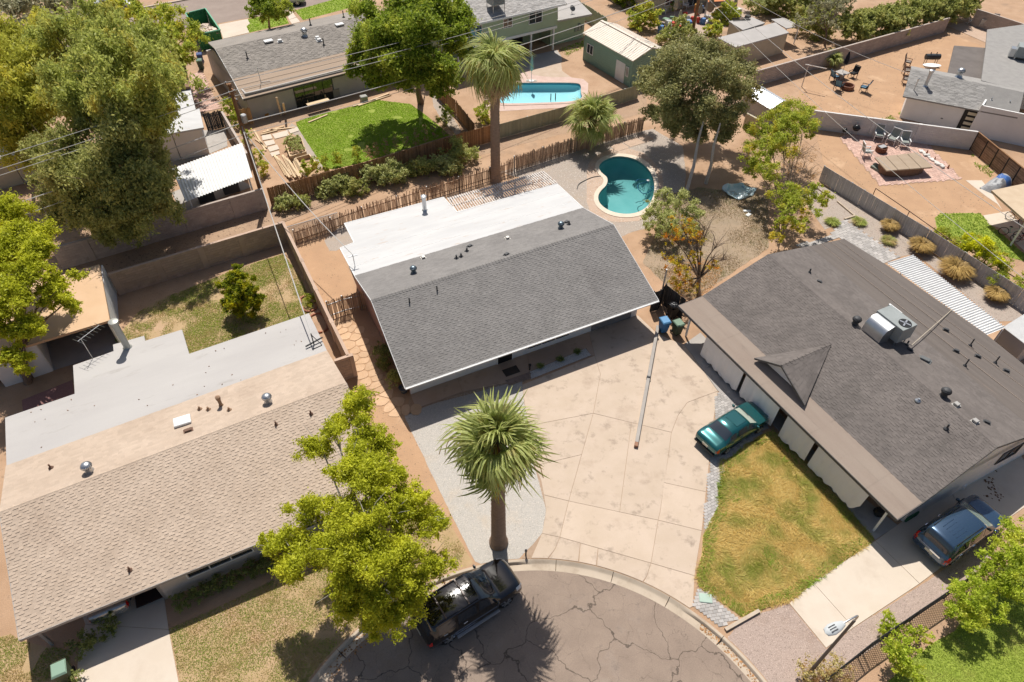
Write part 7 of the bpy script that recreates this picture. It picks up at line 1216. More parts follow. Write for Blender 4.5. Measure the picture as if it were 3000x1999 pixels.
p0 = pb - (p2 - pb); CG = 'power lines strung along the alley'
for i, (z_, off, r_, lb) in enumerate(((10.0, -.8, .022, 'top outer power line on the near crossarm end'), (10.0, .8, .022, 'top outer power line on the far crossarm end'), (9.25, .0, .022, 'power line below the top crossarm'), (7.1, .1, .038, 'thick bundled pale communication cable'), (6.3, -.1, .022, 'lowest thin cable along the alley'))):
    A_ = pb + Vector((0, 0, z_)) + cr * off; cable(lb + ', right of the wooden pole', A_, p2 + Vector((0, 0, z_ * .98)) + cr * off, .8, r_, None, CG); cable(lb + ', left of the wooden pole', A_, p0 + Vector((0, 0, z_)) + cr * off, .8, r_, None, CG)
m1 = F1.W(*mast) + Vector((0, 0, .95)); cable('pale service cable dropping from the wooden pole to the central house', pb + Vector((0, 0, 6.6)), m1, .5, .03); m2 = F2.W(*sm) + Vector((0, 0, .9)); cable('pale service cable dropping from the wooden pole to the tan house', pb + Vector((0, 0, 7.0)), m2, .5, .034); cable('cable dropping from the far pole to the grey roofed house', p2 + Vector((0, 0, 8)), F7.W(1.2, 2.0, 3.6), .8, .02); cable('upper cable crossing the hot tub yard', p2 + Vector((0, 0, 7.0)), P(3250, 830, 5), 1.0, .022); cable('lower cable crossing the hot tub yard', p2 + Vector((0, 0, 6.0)), P(3250, 1010, 4), 1.0, .018); cable('cable sagging from the green house to the far pole', F5.W(14, 3, 5.2), p2 + Vector((0, 0, 7.4)), .9, .02)
# street lamp
lt = P(2509, 1812, 6.4); SLm = thing('street_lamp', 'grey cobra head street lamp above the side driveway', 'street lamp', (lt.x, lt.y, 0)); lp = mat('lamp_pole', (.13, .12, .115), metallic=.5, rough=.45); MB().tube([(lt.x, lt.y, 0), (lt.x, lt.y, 6.2)], [.085, .055], 10).build('pole', lp, SLm, smooth=60); he = P(*cN([(505, 1170)])[0], 6.75); MB().tube(smooth_poly([Vector((lt.x, lt.y, 6.1)), Vector((lt.x, lt.y, 6.7)), Vector((lt.x, lt.y, 6.85)).lerp(he, .4), he], 2, False), .035, 8).build('arm', M_galv, SLm, smooth=60)
hd_ = (he - Vector((lt.x, lt.y, he.z))).normalized(); ah = math.atan2(hd_.y, hd_.x); hm = MB().lathe([(0, -.5), (.09, -.42), (.16, -.15), (.19, .15), (.13, .42), (0, .48)], he + hd_ * .3, 12, Matrix.Rotation(ah, 3, 'Z') @ Matrix.Rotation(rad(90), 3, 'Y') @ Matrix.Diagonal((.45, 1.15, 1))).build('lamp_head', mat('lamp_grey', (.48, .5, .5), rough=.5), SLm, smooth=50)
for k in (-1, 0, 1): MB().box(he + hd_ * .42 + Vector((-hd_.y, hd_.x, 0)) * k * .09 + Vector((0, 0, .085)), (.3, .035, .012), ah).build('heat_fin', M_lead, hm)
# long grey steel column lying on the driveway
b0, b1 = P(1864, 1302), P(1926, 962); bmd = b0.lerp(b1, .52); BM = thing('steel_column', 'long grey steel column lying across the driveway', 'steel beam', b0); M_beam = mat('beam_grey', (.33, .30, .27), (.38, .345, .31), grain=.08)
for a, b, h_ in ((b0, bmd, .22), (bmd.lerp(b1, -.015), b1, .27)): MB().bar(a + Vector((0, 0, h_ / 2 + .04)), b + Vector((0, 0, h_ / 2 + .04)), .2, h_ * .8).build('section', M_beam, BM, bevel=.01)
e_ = (b1 - b0).normalized(); MB().bar(b0 - e_ * .28 + Vector((0, 0, .13)), b0 + Vector((0, 0, .13)), .21, .2).build('end_plate', mat('rusty_end', (.3, .16, .1)), BM); MB().bar(bmd - e_ * .07 + Vector((0, 0, .17)), bmd + e_ * .02 + Vector((0, 0, .17)), .24, .28).build('collar', M_lead, BM)
# wheelie bins
def bin_(label, c, col, yaw, lidcol=None, bag=False):
    m = mat('bin_%.2f%.2f%.2f' % col, col, rough=.55, grain=.04); lm = mat('lid_%.2f%.2f%.2f' % (lidcol or col), lidcol or col, rough=.45, grain=.04); t = thing('wheelie_bin', label, 'bin', (c.x, c.y, .02), yaw); mb = MB()
    lo, hi = [(-.22, -.24), (.22, -.24), (.22, .24), (-.22, .24)], [(-.29, -.33), (.29, -.33), (.29, .33), (-.29, .33)]; mb.add([(x, y, .06) for x, y in lo] + [(x, y, .98) for x, y in hi], [(3, 2, 1, 0), (0, 1, 5, 4), (1, 2, 6, 5), (2, 3, 7, 6), (3, 0, 4, 7)]); mb.build('body', m, t, world=False, bevel=.03)
    if bag: MB().lathe([(.2, .9), (.34, 1.02), (.33, 1.15), (.2, 1.24), (0, 1.27)], (0, 0, 0), 9).build('bin_bag', mat('bag_black', (.015, .015, .017), rough=.2, grain=.2, bump=.05, bscale=9), t, world=False)
    else:
        mb = MB(); mb.add([(-.31, -.36, .99), (.31, -.36, .99), (.31, .33, 1.03), (-.31, .33, 1.03), (-.26, -.28, 1.07), (.26, -.28, 1.07), (.26, .26, 1.10), (-.26, .26, 1.10)], [(0, 1, 5, 4), (1, 2, 6, 5), (2, 3, 7, 6), (3, 0, 4, 7), (4, 5, 6, 7), (3, 2, 1, 0)]); mb.build('lid', lm, t, world=False, bevel=.012)
    MB().tube([(-.25, .38, .98), (.25, .38, .98)], .02).build('handle', m, t, world=False)
    for s_ in (-1, 1): MB().lathe([(.12, -.03), (.12, .03)], (s_ * .24, .26, .12), 12, Matrix.Rotation(rad(90), 3, 'Y')).build('wheel', M_black, t, world=False)
bin_('bright blue wheelie bin behind the steel column', P(*cQ([(462, 395)])[0]), (.035, .15, .34), .35, (.10, .26, .45)); bin_('green wheelie bin beside the porch post', P(*cQ([(590, 420)])[0]), (.03, .055, .035), .45, (.16, .24, .17)); bin_('black wheelie bin overfilled with a bin bag', P(*cQ([(545, 260)])[0]), (.02, .02, .02), .4, bag=True); bin_('pale green wheelie bin at the tan house driveway', P(203, 1985), (.10, .12, .07), .5, (.23, .34, .25)); bin_('green wheelie bin beside the dumpster', P(*cU([(310, 1230)])[0]), (.06, .09, .07), .3, (.13, .2, .15)); bin_('blue lidded wheelie bin behind the dumpster side bin', P(*cU([(310, 1120)])[0]), (.05, .08, .2), .3)
# dumpster
rim = [P(*q, 1.9) for q in cU([(25, 240), (372, 152), (632, 532), (225, 615)])]; DC = sum(rim, Vector()) / 4; DU = thing('dumpster', 'green roll off dumpster heaped with renovation debris', 'dumpster', (DC.x, DC.y, 0)); M_dump = mat('dumpster_green', (.045, .20, .075), (.06, .25, .10), scale=2, grain=.1, dirt=((.10, .08, .05), 2, .62, .8))
for i in range(4):
    a, b = rim[i], rim[(i + 1) % 4]; ib = .94 if i in (0, 2) else .97; mb = MB(); lo = [DC.lerp(p, ib) for p in (a, b)]; mb.slab([a, b, Vector((lo[1].x, lo[1].y, .15)), Vector((lo[0].x, lo[0].y, .15))], .05); mb.build('side_wall', M_dump, DU); MB().bar(a, b, .12, .12).build('rim_rail', mat('dumpster_rim', (.16, .42, .27)), DU)
    for k in range(4): q = a.lerp(b, (k + .5) / 4); q0 = DC.lerp(q, .985); MB().bar(q - Vector((0, 0, .1)), (q0.x, q0.y, .25), .1, .1).build('rib', M_dump, DU)
MB().prism([DC.lerp(p, .96) for p in rim], .12, .3).build('floor', M_dump, DU)
mb = MB(); rn = random.Random(9)
for k in range(170):
    f, g = rn.random(), rn.random() ** .7; q = rim[0].lerp(rim[1], .1 + .8 * f).lerp(rim[3].lerp(rim[2], .1 + .8 * f), .12 + .85 * g); mb.box((q.x, q.y, .5 + 1.2 * g + rn.uniform(-.2, .15)), (rn.uniform(.1, .9), rn.uniform(.08, .5), rn.uniform(.02, .2)), M=Matrix.Rotation(rn.uniform(0, 6), 3, 'Z') @ Matrix.Rotation(rn.uniform(-.6, .6), 3, 'X'))
tag(mb.build('debris', mat('debris_mix', (.5, .40, .32), island=.6, grain=.2), None, flip=False), 'heap of drywall and wood scraps in the green dumpster', 'debris', kind='stuff')
# ---------------------------------------------------------------- hot tub yard
tub = [P(*q, .85) for q in cF([(752, 268), (1060, 232), (1168, 338), (838, 363)])]; TC = sum(tub, Vector()) / 4; HT = thing('hot_tub', 'large hot tub with tan folding cover on the brick patio', 'hot tub', (TC.x, TC.y, 0)); M_cov = mat('tub_cover', (.34, .255, .175), (.375, .285, .2), grain=.05, rough=.6)
MB().prism(smooth_poly([TC.lerp(p, .95) for p in tub], 2), .02, .74).build('cabinet', mat('tub_cabinet', (.17, .10, .065), (.21, .13, .085), scale=4), HT)
for k in range(4): t0, t1 = k / 4 + .004, (k + 1) / 4 - .004; MB().prism([tub[0].lerp(tub[1], t0), tub[0].lerp(tub[1], t1), tub[3].lerp(tub[2], t1), tub[3].lerp(tub[2], t0)], .74, .85 + .01 * (k % 2)).build('cover_panel', M_cov, HT, bevel=.03)
st = P(*cF([(762, 355)])[0]); tag(MB().box((st.x, st.y, .12), (.5, .9, .24), .5).box((st.x + .15, st.y + .12, .3), (.3, .9, .14), .5).build('tub_steps', mat('step_grey', (.18, .2, .17))), 'small dark steps at the end of the hot tub', 'steps')
M_cush = mat('cushion', (.24, .26, .235), (.29, .31, .28), grain=.05)
def chair(name, label, p, yaw, frame, cush, group, s=1.0, adir=False):
    t = thing(name, label, 'chair', (p.x, p.y, .03), yaw, group); b = lambda n, *a, m=frame: MB().box(*a).build(n, m, t, world=False)
    b('seat', (0, 0, .40 * s), (.58 * s, .58 * s, .05)); MB().box((0, 0, .46 * s), (.54 * s, .54 * s, .09)).build('cushion', cush, t, world=False, bevel=.03); Rb = Matrix.Rotation(rad(-14 if not adir else -28), 3, 'X'); MB().box((0, .32 * s, .74 * s), (.56 * s, .05, .62 * s), M=Rb).build('backrest', cush, t, world=False, bevel=.02); mb = MB()
    for x_ in (-.3, .3): mb.box((x_ * s, .33 * s, .76 * s), (.05, .06, .7 * s), M=Rb)
    mb.box((0, .42 * s, 1.08 * s), (.62 * s, .05, .06)); mb.build('back_frame', frame, t, world=False)
    for x_ in (-.31, .31):
        b('armrest', (x_ * s, 0, .62 * s), (.07 * s, .6 * s, .04))
        for y_ in (-.27, .27): b('leg', (x_ * s, y_ * s, .31 * s), (.05, .05, .62 * s))
CW = 'white cushioned patio chairs'
for q, yw, lb in (((530, 1290), -.25, 'white patio chair nearest the kettle grill against the wall'), ((652, 1325), -.75, 'white lattice backed patio chair turned toward the fire pit'), ((765, 1355), -.2, 'white patio chair nearest the plank fence'), ((420, 1440), 1.5, 'white patio chair by itself near the dirt edge')): chair('patio_chair', lb, P(*cE([q])[0]), yw, M_trim, M_cush, CW, 1.25)
fp = P(*cE([(562, 1395)])[0]); FPt = thing('fire_pit', 'round brown fire pit among the white chairs', 'fire pit', fp); M_rust = mat('rust_steel', (.16, .07, .04), grain=.2); MB().lathe([(.42, 0), (.5, .1), (.5, .5), (.44, .5), (.44, .2)], fp, 18).build('bowl', M_rust, FPt, smooth=40); MB().box(fp + Vector((0, 0, .53)), (.7, .45, .05), .4).build('grill_plate', M_pipe, FPt)
def kettle(label, q, col, s=1.0):
    p = P(*q); t = thing('kettle_grill', label, 'grill', p); MB().lathe([(0, .55 * s), (.2 * s, .6 * s), (.3 * s, .78 * s), (.3 * s, .82 * s), (.2 * s, 1.0 * s), (0, 1.06 * s)], p, 14).build('bowl', mat('kettle' + str(col), (col, col, col), rough=.25, grain=0), t, smooth=60)
    for k in range(3): a = k * 2.1 + .4; MB().tube([p + Vector((math.cos(a) * .15, math.sin(a) * .15, .62 * s)), p + Vector((math.cos(a) * .3, math.sin(a) * .3, 0))], .02).build('leg', M_pipe, t)
kettle('black kettle grill on legs against the white wall', cE([(310, 1262)])[0], .02, 1.2); kettle('small dark grill beside the kettle grill', cE([(215, 1255)])[0], .015, .8); kettle('dark pot grill behind the white wall by the door', cE([(1205, 1165)])[0], .03); kettle('grey kettle behind the white wall', cE([(1095, 1150)])[0], .2)
for i in range(9): q = P(*cE([(935 + i * 24, 1400 + i * 18)])[0]); tag(MB().box((q.x, q.y, .1), (R.uniform(.3, .6), R.uniform(.2, .45), R.uniform(.1, .25)), R.uniform(0, 3)).build('loose_stone', mat('pale_stone', (.62, .59, .54), island=.1), None, bevel=.04), 'pale loose stone in the pile along the hot tub', 'stone', 'pale stones piled beside the hot tub')
for i, q in enumerate(((985, 1415), (1055, 1475), (1180, 1550))): p = P(*cE([q])[0]); t = thing('garden_cone', 'small orange brown cone, %s along the stone pile' % ('first', 'second', 'third')[i], 'cone', p, 0, 'small cones by the hot tub'); MB().lathe([(.12, 0), (.1, .05), (.02, .4)], p, 8).build('cone_body', mat('terracotta', (.4, .16, .09)), t)
# tarp covered heap, bicycles
tp = P(*cF([(1620, 470)])[0]); mb = MB(); vs = []; n = 16
for i in range(n + 1):
    for j in range(9): a, b = (i / n - .5) * 3.4, (j / 8 - .5) * 1.5; e = max(0, 1 - (abs(a) / 1.7) ** 4) * max(0, 1 - (abs(b) / .75) ** 3); vs.append(tp + Vector((a * .78 - b * .6, a * .6 + b * .78, .02 + e * (.75 + .28 * vnoise(a * 2, b * 3, 1.3, 4)))))
mb.add(vs, [(i * 9 + j, (i + 1) * 9 + j, (i + 1) * 9 + j + 1, i * 9 + j + 1) for i in range(n) for j in range(8)]); mb.m = [1 if 8 <= f // 8 <= 11 else 0 for f in range(len(mb.f))]; TP = thing('tarp_heap', 'heap covered by a silver and blue tarpaulin', 'tarpaulin', tp); mb.build('tarp', [mat('silver_tarp', (.36, .36, .36), rough=.35, grain=.1, bump=.05, bscale=6), mat('blue_tarp', (.06, .14, .36), rough=.35, bump=.05, bscale=6)], TP, smooth=40)
def bicycle(label, p, yaw, col):
    t = thing('bicycle', label, 'bicycle', p, yaw, 'bicycles under the tan patio roof'); RX = Matrix.Rotation(rad(90), 3, 'X'); fm = mat('frame' + str(col), col, rough=.3, grain=0)
    for x_ in (-.52, .52):
        mb = MB(); mb.tube([Vector((x_ + .34 * math.cos(k * math.pi / 10), 0, .36 + .34 * math.sin(k * math.pi / 10))) for k in range(21)], .028, 6, cap=False); w_ = mb.build('wheel', M_tyre, t, world=False)
        for k in range(6): a = k * math.pi / 6; MB().tube([(x_ - .33 * math.cos(a), 0, .36 - .33 * math.sin(a)), (x_ + .33 * math.cos(a), 0, .36 + .33 * math.sin(a))], .004, 3).build('spoke', M_pipe, w_, world=False)
    mb = MB()
    for a, b in (((-.52, 0, .36), (-.08, 0, .32)), ((-.08, 0, .32), (-.2, 0, .85)), ((-.52, 0, .36), (-.18, 0, .78)), ((-.08, 0, .32), (.36, 0, .78)), ((-.18, 0, .8), (.34, 0, .86)), ((.52, 0, .36), (.33, 0, .95))): mb.tube([a, b], .022, 6)
    mb.build('frame', fm, t, world=False); MB().tube([(.28, -.3, 1.0), (.33, 0, .97), (.28, .3, 1.0)], .016).build('handlebar', M_black, t, world=False); MB().lathe([(0, -.02), (.09, 0), (.05, .06), (0, .07)], (-.22, 0, .87), 8, Matrix.Diagonal((1.5, .8, 1))).build('saddle', M_black, t, world=False)
bicycle('bicycle with pale frame at the lawn edge of the patio roof', P(*cF([(1700, 830)])[0]), -.5, (.35, .45, .35)); bicycle('bicycle standing nearest the right picture edge', P(*cF([(1785, 880)])[0]), -.5, (.3, .05, .04)); bicycle('yellow framed bicycle deep under the tan roof', P(*cF([(1740, 730)])[0]), -.9, (.5, .28, .02))
# ---------------------------------------------------------------- sandy yard
fr = P(*cE([(252, 815)])[0]); FR = thing('brick_fire_ring', 'round ring of rusty bricks used as fire pit', 'fire ring', fr); bk = mesh_of(MB().box((0, 0, 0), (.24, .12, .1)), 'brick', mat('ring_brick', (.22, .10, .065), island=.3))
for j in range(4):
    for k in range(16): a = 2 * math.pi * (k + .5 * (j % 2)) / 16; inst('brick', bk, Matrix.Translation((math.cos(a) * .62, math.sin(a) * .62, .055 + j * .105)) @ Matrix.Rotation(a + math.pi / 2, 4, 'Z'), FR)
M_blue = mat('blue_chair', (.10, .20, .29), (.13, .25, .35), grain=.05); AD = 'blue adirondack chairs round the fire ring'
for q, yw, lb in (((130, 745), 1.9, 'blue adirondack chair beside the stone table'), ((168, 830), 2.4, 'blue adirondack chair nearest the fire ring'), ((400, 845), -2.2, 'lone blue chair on the far side of the fire ring')): chair('adirondack_chair', lb, P(*cE([q])[0]), yw, mat('dark_chair', (.03, .03, .035)), M_blue, AD, 1.15, True)
chair('adirondack_chair', 'black chair by the closed dark umbrella', P(*cE([(300, 715)])[0]), -1.0, M_black, M_black, None, 1.1)
sp_ = P(*cE([(195, 720)])[0]); ST = thing('stone_table', 'square grey stone table under the closed dark umbrella', 'table', sp_); MB().box(sp_ + Vector((0, 0, .62)), (1.15, 1.15, .1), .6).build('table_top', M_greyc, ST, bevel=.02); MB().box(sp_ + Vector((0, 0, .3)), (.5, .5, .6), .6).build('pedestal', M_greyc, ST)
def umbrella(label, p, h, col, r=.22, base=True):
    t = thing('closed_umbrella', label, 'umbrella', p); m = mat('umb%.2f%.2f' % col[:2], col, grain=.08); MB().tube([p, p + Vector((0, 0, h))], .025).build('pole', M_pipe, t); prof = [(r * .6, h * .42), (r, h * .5), (r * .8, h * .75), (r * .3, h * .97), (0, h)]; o = MB().lathe(prof, p, 10).build('canopy', m, t)
    if base: MB().lathe([(.32, 0), (.3, .1), (.05, .14)], p, 12).build('base', M_trim, t)
umbrella('closed navy umbrella rising from the stone table', sp_ + Vector((0, 0, .6)), 2.3, (.012, .013, .02), .25, False); up_ = P(*cC([(722, 562)])[0]); umbrella('closed pale green umbrella beside the blue pool', up_, 2.8, (.30, .42, .36), .2)
for s_ in (-.4, 0, .4): tag(MB().lathe([(.2, 0), (.22, .06), (.1, .14), (0, .15)], up_ + Vector((s_, .15 - abs(s_) * .3, .02)), 9).build('sand_bag', mat('sandbag', (.6, .57, .5))), ('white sandbag left of the umbrella base', 'white sandbag at the umbrella base', 'white sandbag right of the umbrella base')[int(s_ * 2.5 + 1)], 'sandbag', 'sandbags round the pool umbrella')
cp_ = P(*cD([(1720, 800)])[0]); CLn = thing('clothesline_post', 'rusty white T shaped clothesline post in the sandy yard', 'post', cp_); MB().tube([cp_, cp_ + Vector((0, 0, 2.4))], .05).build('upright', M_slat, CLn); MB().bar(cp_ + Vector((-.3, .1, 2.35)), cp_ + Vector((1.6, -.9, 2.35)), .08).build('crossbar', M_slat, CLn)
sk = P(*cE([(1010, 600)])[0]); SK = thing('barrel_smoker', 'black barrel smoker grill behind the grey roof corner', 'grill', sk); MB().lathe([(0, -.8), (.3, -.78), (.32, 0), (.3, .78), (0, .8)], sk + Vector((0, 0, .95)), 14, Matrix.Rotation(rad(90), 3, 'Y')).build('barrel', mat('smoker', (.06, .065, .07), rough=.4), SK, smooth=40)
for x_ in (-.6, .6):
    for y_ in (-.2, .2): MB().tube([sk + Vector((x_, y_, 0)), sk + Vector((x_, y_, .8))], .03).build('leg', M_black, SK)
for x_ in (-.35, .3): MB().tube([sk + Vector((x_, 0, 1.2)), sk + Vector((x_, 0, 1.45))], .05).build('stack', M_black, SK)
ot = P(*cE([(1010, 660)])[0]); OT = thing('oval_table', 'white oval table beside the barrel smoker', 'table', ot); MB().lathe([(.98, 0), (1, .04), (0, .05)], ot + Vector((0, 0, .7)), 20, Matrix.Diagonal((1, .5, 1))).build('table_top', M_trim, OT); MB().box(ot + Vector((0, 0, .35)), (1.1, .3, .68)).build('leg_frame', M_trim, OT)
for i, (q, yw) in enumerate((((800, 610), 1.0), ((790, 690), 1.4), ((785, 770), 1.2))): chair('yard_chair', ('weathered chair by the smoker at the house corner', 'middle weathered chair along the house end', 'weathered chair nearest the white wall side')[i], P(*cE([q])[0]), yw, mat('brown_chair', (.17, .09, .06)), mat('grey_mesh', (.3, .27, .24)), 'weathered chairs along the house end', 1.15)
dt_ = P(*cE([(1535, 240)])[0]); DT = thing('dining_table', 'pale outdoor dining table in the shaded corner', 'table', dt_); MB().box(dt_ + Vector((0, 0, .72)), (2.6, 1.3, .07), -.35).build('table_top', M_pale, DT, bevel=.02); MB().box(dt_ + Vector((0, 0, .35)), (1.6, .6, .68), -.35).build('leg_frame', M_black, DT)
for i, (dx, dy, yw) in enumerate(((-1.1, -.7, 2.8), (.2, -1.1, 2.8), (-.1, 1.1, -.35), (1.2, .6, -.35), (-1.9, .5, 1.2))): chair('dining_chair', ('first', 'second', 'third', 'fourth', 'fifth')[i] + ' metal chair around the pale dining table', dt_ + Vector((dx, dy, 0)), yw, M_pipe, M_pipe, 'metal chairs at the dining table', 1.0)
# ---------------------------------------------------------------- renovation yard
def pbox(name, label, pts, h, cat, m, soil=None, th=.08):
    q = PL(pts, h); t = thing(name, label, cat, sum(q, Vector()) / 4 * Vector((1, 1, 0)) if False else (sum(p.x for p in q) / 4, sum(p.y for p in q) / 4, 0))
    for i in range(4): a, b = q[i], q[(i + 1) % 4]; MB().bar((a.x, a.y, h / 2 + .002 * i), (b.x, b.y, h / 2 + .002 * i), th, h).build('side_board', m, t)
    if soil: sheet('soil', [tuple(p - Vector(t.location)) for p in q], h * .75, soil, parent=t)
    return t
pbx = pbox('planter_box', 'raised wooden planter box full of grey green herbs', cB([(550, 965), (660, 938), (697, 1045), (588, 1078)]), .55, 'planter', M_newwood, M_joint); foliage(pbx, [(tuple(P(*cB([(x, y)])[0], .75)), .5) for x, y in ((580, 970), (620, 960), (640, 990), (600, 1010), (640, 1020))], L_oleg, .07, 330, 200, name='herbs'); pbox('planter_box', 'empty raised wooden planter box with bare soil', cB([(625, 1090), (720, 1063), (768, 1125), (690, 1180)]), .4, 'planter', M_newwood, M_joint)
for i in range(12): a, b = P(*cB([(480 + i * 14, 1070 + (i % 4) * 12)])[0], .1 + .09 * (i % 4)), P(*cB([(560 + i * 13, 1210 + (i % 3) * 8)])[0], .1 + .09 * (i % 4)); tag(MB().bar(a, b, .18, .08).build('lumber_board', M_newwood), 'board of the pale lumber pile beside the planter boxes', 'lumber', 'pale lumber pile by the planters')
for i, (a, b) in enumerate((((400, 915), (545, 872)), ((385, 930), (500, 900)), ((430, 900), (620, 880)), ((1090, 715), (1270, 645)), ((1060, 730), (1285, 655)), ((1020, 735), (1180, 690)), ((340, 900), (420, 1040)), ((715, 845), (845, 792)), ((350, 960), (430, 1020)))): tag(MB().bar(P(*cB([a])[0], .07), P(*cB([b])[0], .07), .16, .08).build('loose_board', M_newwood), ('loose board across the stepping slabs', 'second loose board beside the stepping slabs', 'long board behind the stepping slabs', 'long board leaning out past the glass door', 'board on the soil right of the glass door', 'short board on the soil by the sliding door', 'board beside the utility pole shrubs', 'pair of boards lying on the lawn edge', 'board on the gravel near the carport')[i], 'lumber', 'loose boards round the renovation house')
for i, (a, b) in enumerate((((495, 672), (530, 800)), ((540, 712), (555, 790)))): pa, pb_ = P(*cB([a])[0], 2.0), P(*cB([b])[0]); tag(MB().bar(pa, pb_, .2, .05).build('leaning_board', M_newwood), ('wide plank leaning against the grey wall', 'narrow plank leaning against the grey wall')[i], 'lumber')
for i, pts in enumerate(([(465, 930), (570, 903), (582, 937), (485, 962)], [(575, 900), (640, 880), (652, 905), (592, 925)], [(393, 940), (455, 930), (468, 960), (400, 972)], [(408, 982), (475, 967), (487, 995), (425, 1012)], [(430, 1022), (500, 1002), (515, 1032), (450, 1052)], [(450, 1060), (510, 1045), (520, 1065), (465, 1085)])): c_ = PL(cB(pts)); tag(MB().prism(c_, .004, .06).build('stepping_slab', M_pale), ('largest', 'second', 'third', 'fourth', 'fifth', 'last')[i] + ' pale stepping slab on the path beside the lawn', 'paving slab', 'pale stepping slabs by the lawn')
sheet('lawn_side_path', PL(cB([(600, 850), (645, 880), (820, 1150), (770, 1180), (700, 1060), (640, 940), (560, 900)])), .006, M_gravelg, wig=.04); sheet('work_slab', PL(cB([(330, 850), (640, 760), (900, 690), (960, 730), (720, 800), (600, 845), (360, 900)])), .006, M_tan, wig=.1); sheet('lawn_far_path', PL(cB([(1560, 640), (1640, 690), (1766, 900), (1766, 960), (1650, 850), (1580, 740)])), .006, M_gravelg, wig=.06)
sw_ = P(*cB([(790, 720)])[0]); SW = thing('work_table', 'work table on sawhorses outside the glass door', 'work table', sw_); MB().bar(P(*cB([(705, 725)])[0], .85), P(*cB([(855, 685)])[0], .85), .5, .06).build('table_top', M_newwood, SW)
for q in ((715, 760), (835, 720)): p = P(*cB([q])[0]); MB().bar(p, p + Vector((0, .3, .85)), .06).build('leg', M_newwood, SW); MB().bar(p + Vector((0, .7, 0)), p + Vector((0, .35, .85)), .06).build('leg', M_newwood, SW)
for i, (q, d_, cl_, lb) in enumerate((((910, 670), (.7, .5, .9), (.3, .27, .23), 'grey sack pile beside the glass door'), ((1100, 700), (.7, .6, .6), (.34, .33, .3), 'grey crate at the lawn corner'), ((425, 800), (.5, .3, .3), (.5, .22, .04), 'orange tool on the work slab by the wall'))): p = P(*cB([q])[0]); tag(MB().box((p.x, p.y, d_[2] / 2), d_, .5).build('site_crate', mat('crate%d' % i, cl_), None, bevel=.05), lb, 'crate')
# ---------------------------------------------------------------- pool gear and small things
hp = [P(*cC([q])[0], -.27) for q in ((1440, 1250), (1470, 1235), (1560, 1250), (1450, 1270), (1460, 1310), (1500, 1345), (1560, 1310), (1565, 1285), (1540, 1290))]; HS = thing('pool_hose', 'blue pool cleaner hose floating in the kidney pool', 'hose', hp[0]); MB().tube(smooth_poly(hp, 3, False), .035, 6).build('hose_run', mat('hose_blue', (.02, .12, .22), rough=.4), HS, smooth=60); tag(MB().lathe([(0, 0), (.14, .02), (.16, .1), (0, .16)], P(*cC([(1528, 1250)])[0], -.3), 10).build('pool_float', M_trim), 'white floating dispenser in the kidney pool', 'float'); h2 = [P(*cC([q])[0], .05) for q in ((1200, 1215), (1150, 1220), (1100, 1240), (1045, 1270), (1038, 1305))]; HS2 = thing('garden_hose', 'dark hose trailing from the kidney pool over the gravel', 'hose', h2[-1]); MB().tube(smooth_poly(h2, 2, False), .03, 6).build('hose_run', M_wired, HS2)
for i, q in enumerate(((856, 700), (888, 697))): p = P(*cC([q])[0]); t = thing('pool_handrail', ('left', 'right')[i] + ' chrome handrail of the blue pool ladder', 'handrail', p); MB().tube([p + Vector((0, .5, -.1)), p + Vector((0, .45, .6)), p + Vector((0, .1, .75)), p + Vector((0, -.1, 0))], .035, 6).build('rail', M_lead, t)
kp = P(*cI([(1560, 30)])[0]); KP = thing('paddling_pool', 'collapsed pale blue inflatable paddling pool on the weeds', 'paddling pool', kp); mb = MB(); vs = []
for i in range(28):
    a = 2 * math.pi * i / 28
    for j, (rr_, z_) in enumerate(((1.05, .02), (1.18, .16), (1.0, .26), (.85, .14), (.8, .03), (.0, .02))): k = 1 + .12 * math.sin(3 * a + j) + .06 * math.sin(7 * a); vs.append(kp + Vector((rr_ * k * math.cos(a) * 1.15, rr_ * k * math.sin(a) * .95, z_ * (1 + .6 * math.sin(5 * a + j)) if 0 < j < 4 else z_)))
mb.add(vs, [(i * 6 + j, ((i + 1) % 28) * 6 + j, ((i + 1) % 28) * 6 + j + 1, i * 6 + j + 1) for i in range(28) for j in range(5)]); mb.build('ring', mat('pool_vinyl', (.40, .60, .66), (.62, .72, .74), scale=3, rough=.3, dirt=((.45, .3, .15), 2.5, .62, .7)), KP, smooth=60)
for i, (q, d_, cl_, lb) in enumerate((((1620, 165), (.6, .25, .1), (.7, .7, .68), 'white scrap lying in the weedy yard'), ((1630, 190), (.5, .3, .08), (.65, .66, .66), 'second white scrap in the weedy yard'))): p = P(*cI([q])[0]); tag(MB().box((p.x, p.y, d_[2] / 2), d_, i * .8).build('plastic_scrap', mat('scrap', (.7, .7, .68)), None, bevel=.02), lb, 'scrap')
def brick_ring(label, q, a, b, yaw):
    c_ = P(*q); t = thing('brick_edging', label, 'brick edging', c_, yaw); me = mesh_of(MB().box((0, 0, .06), (.2, .1, .12)), 'brick', mat('edging_brick', (.36, .15, .09), (.42, .2, .13), island=.25)); n = int(2 * math.pi * math.sqrt((a * a + b * b) / 2) / .2)
    for k in range(n): an = 2 * math.pi * k / n; x, y = a * abs(math.cos(an)) ** .6 * math.copysign(1, math.cos(an)), b * abs(math.sin(an)) ** .6 * math.copysign(1, math.sin(an)); inst('brick', me, Matrix.Translation((x, y, 0)) @ Matrix.Rotation(math.atan2(b * math.cos(an), -a * math.sin(an)), 4, 'Z'), t)
brick_ring('red brick ring of the empty bed by the pale roof corner', cH([(434, 818)])[0], .45, .95, .45); brick_ring('red brick ring round the leafy yellow plant', cH([(362, 685)])[0], .45, .85, .45)
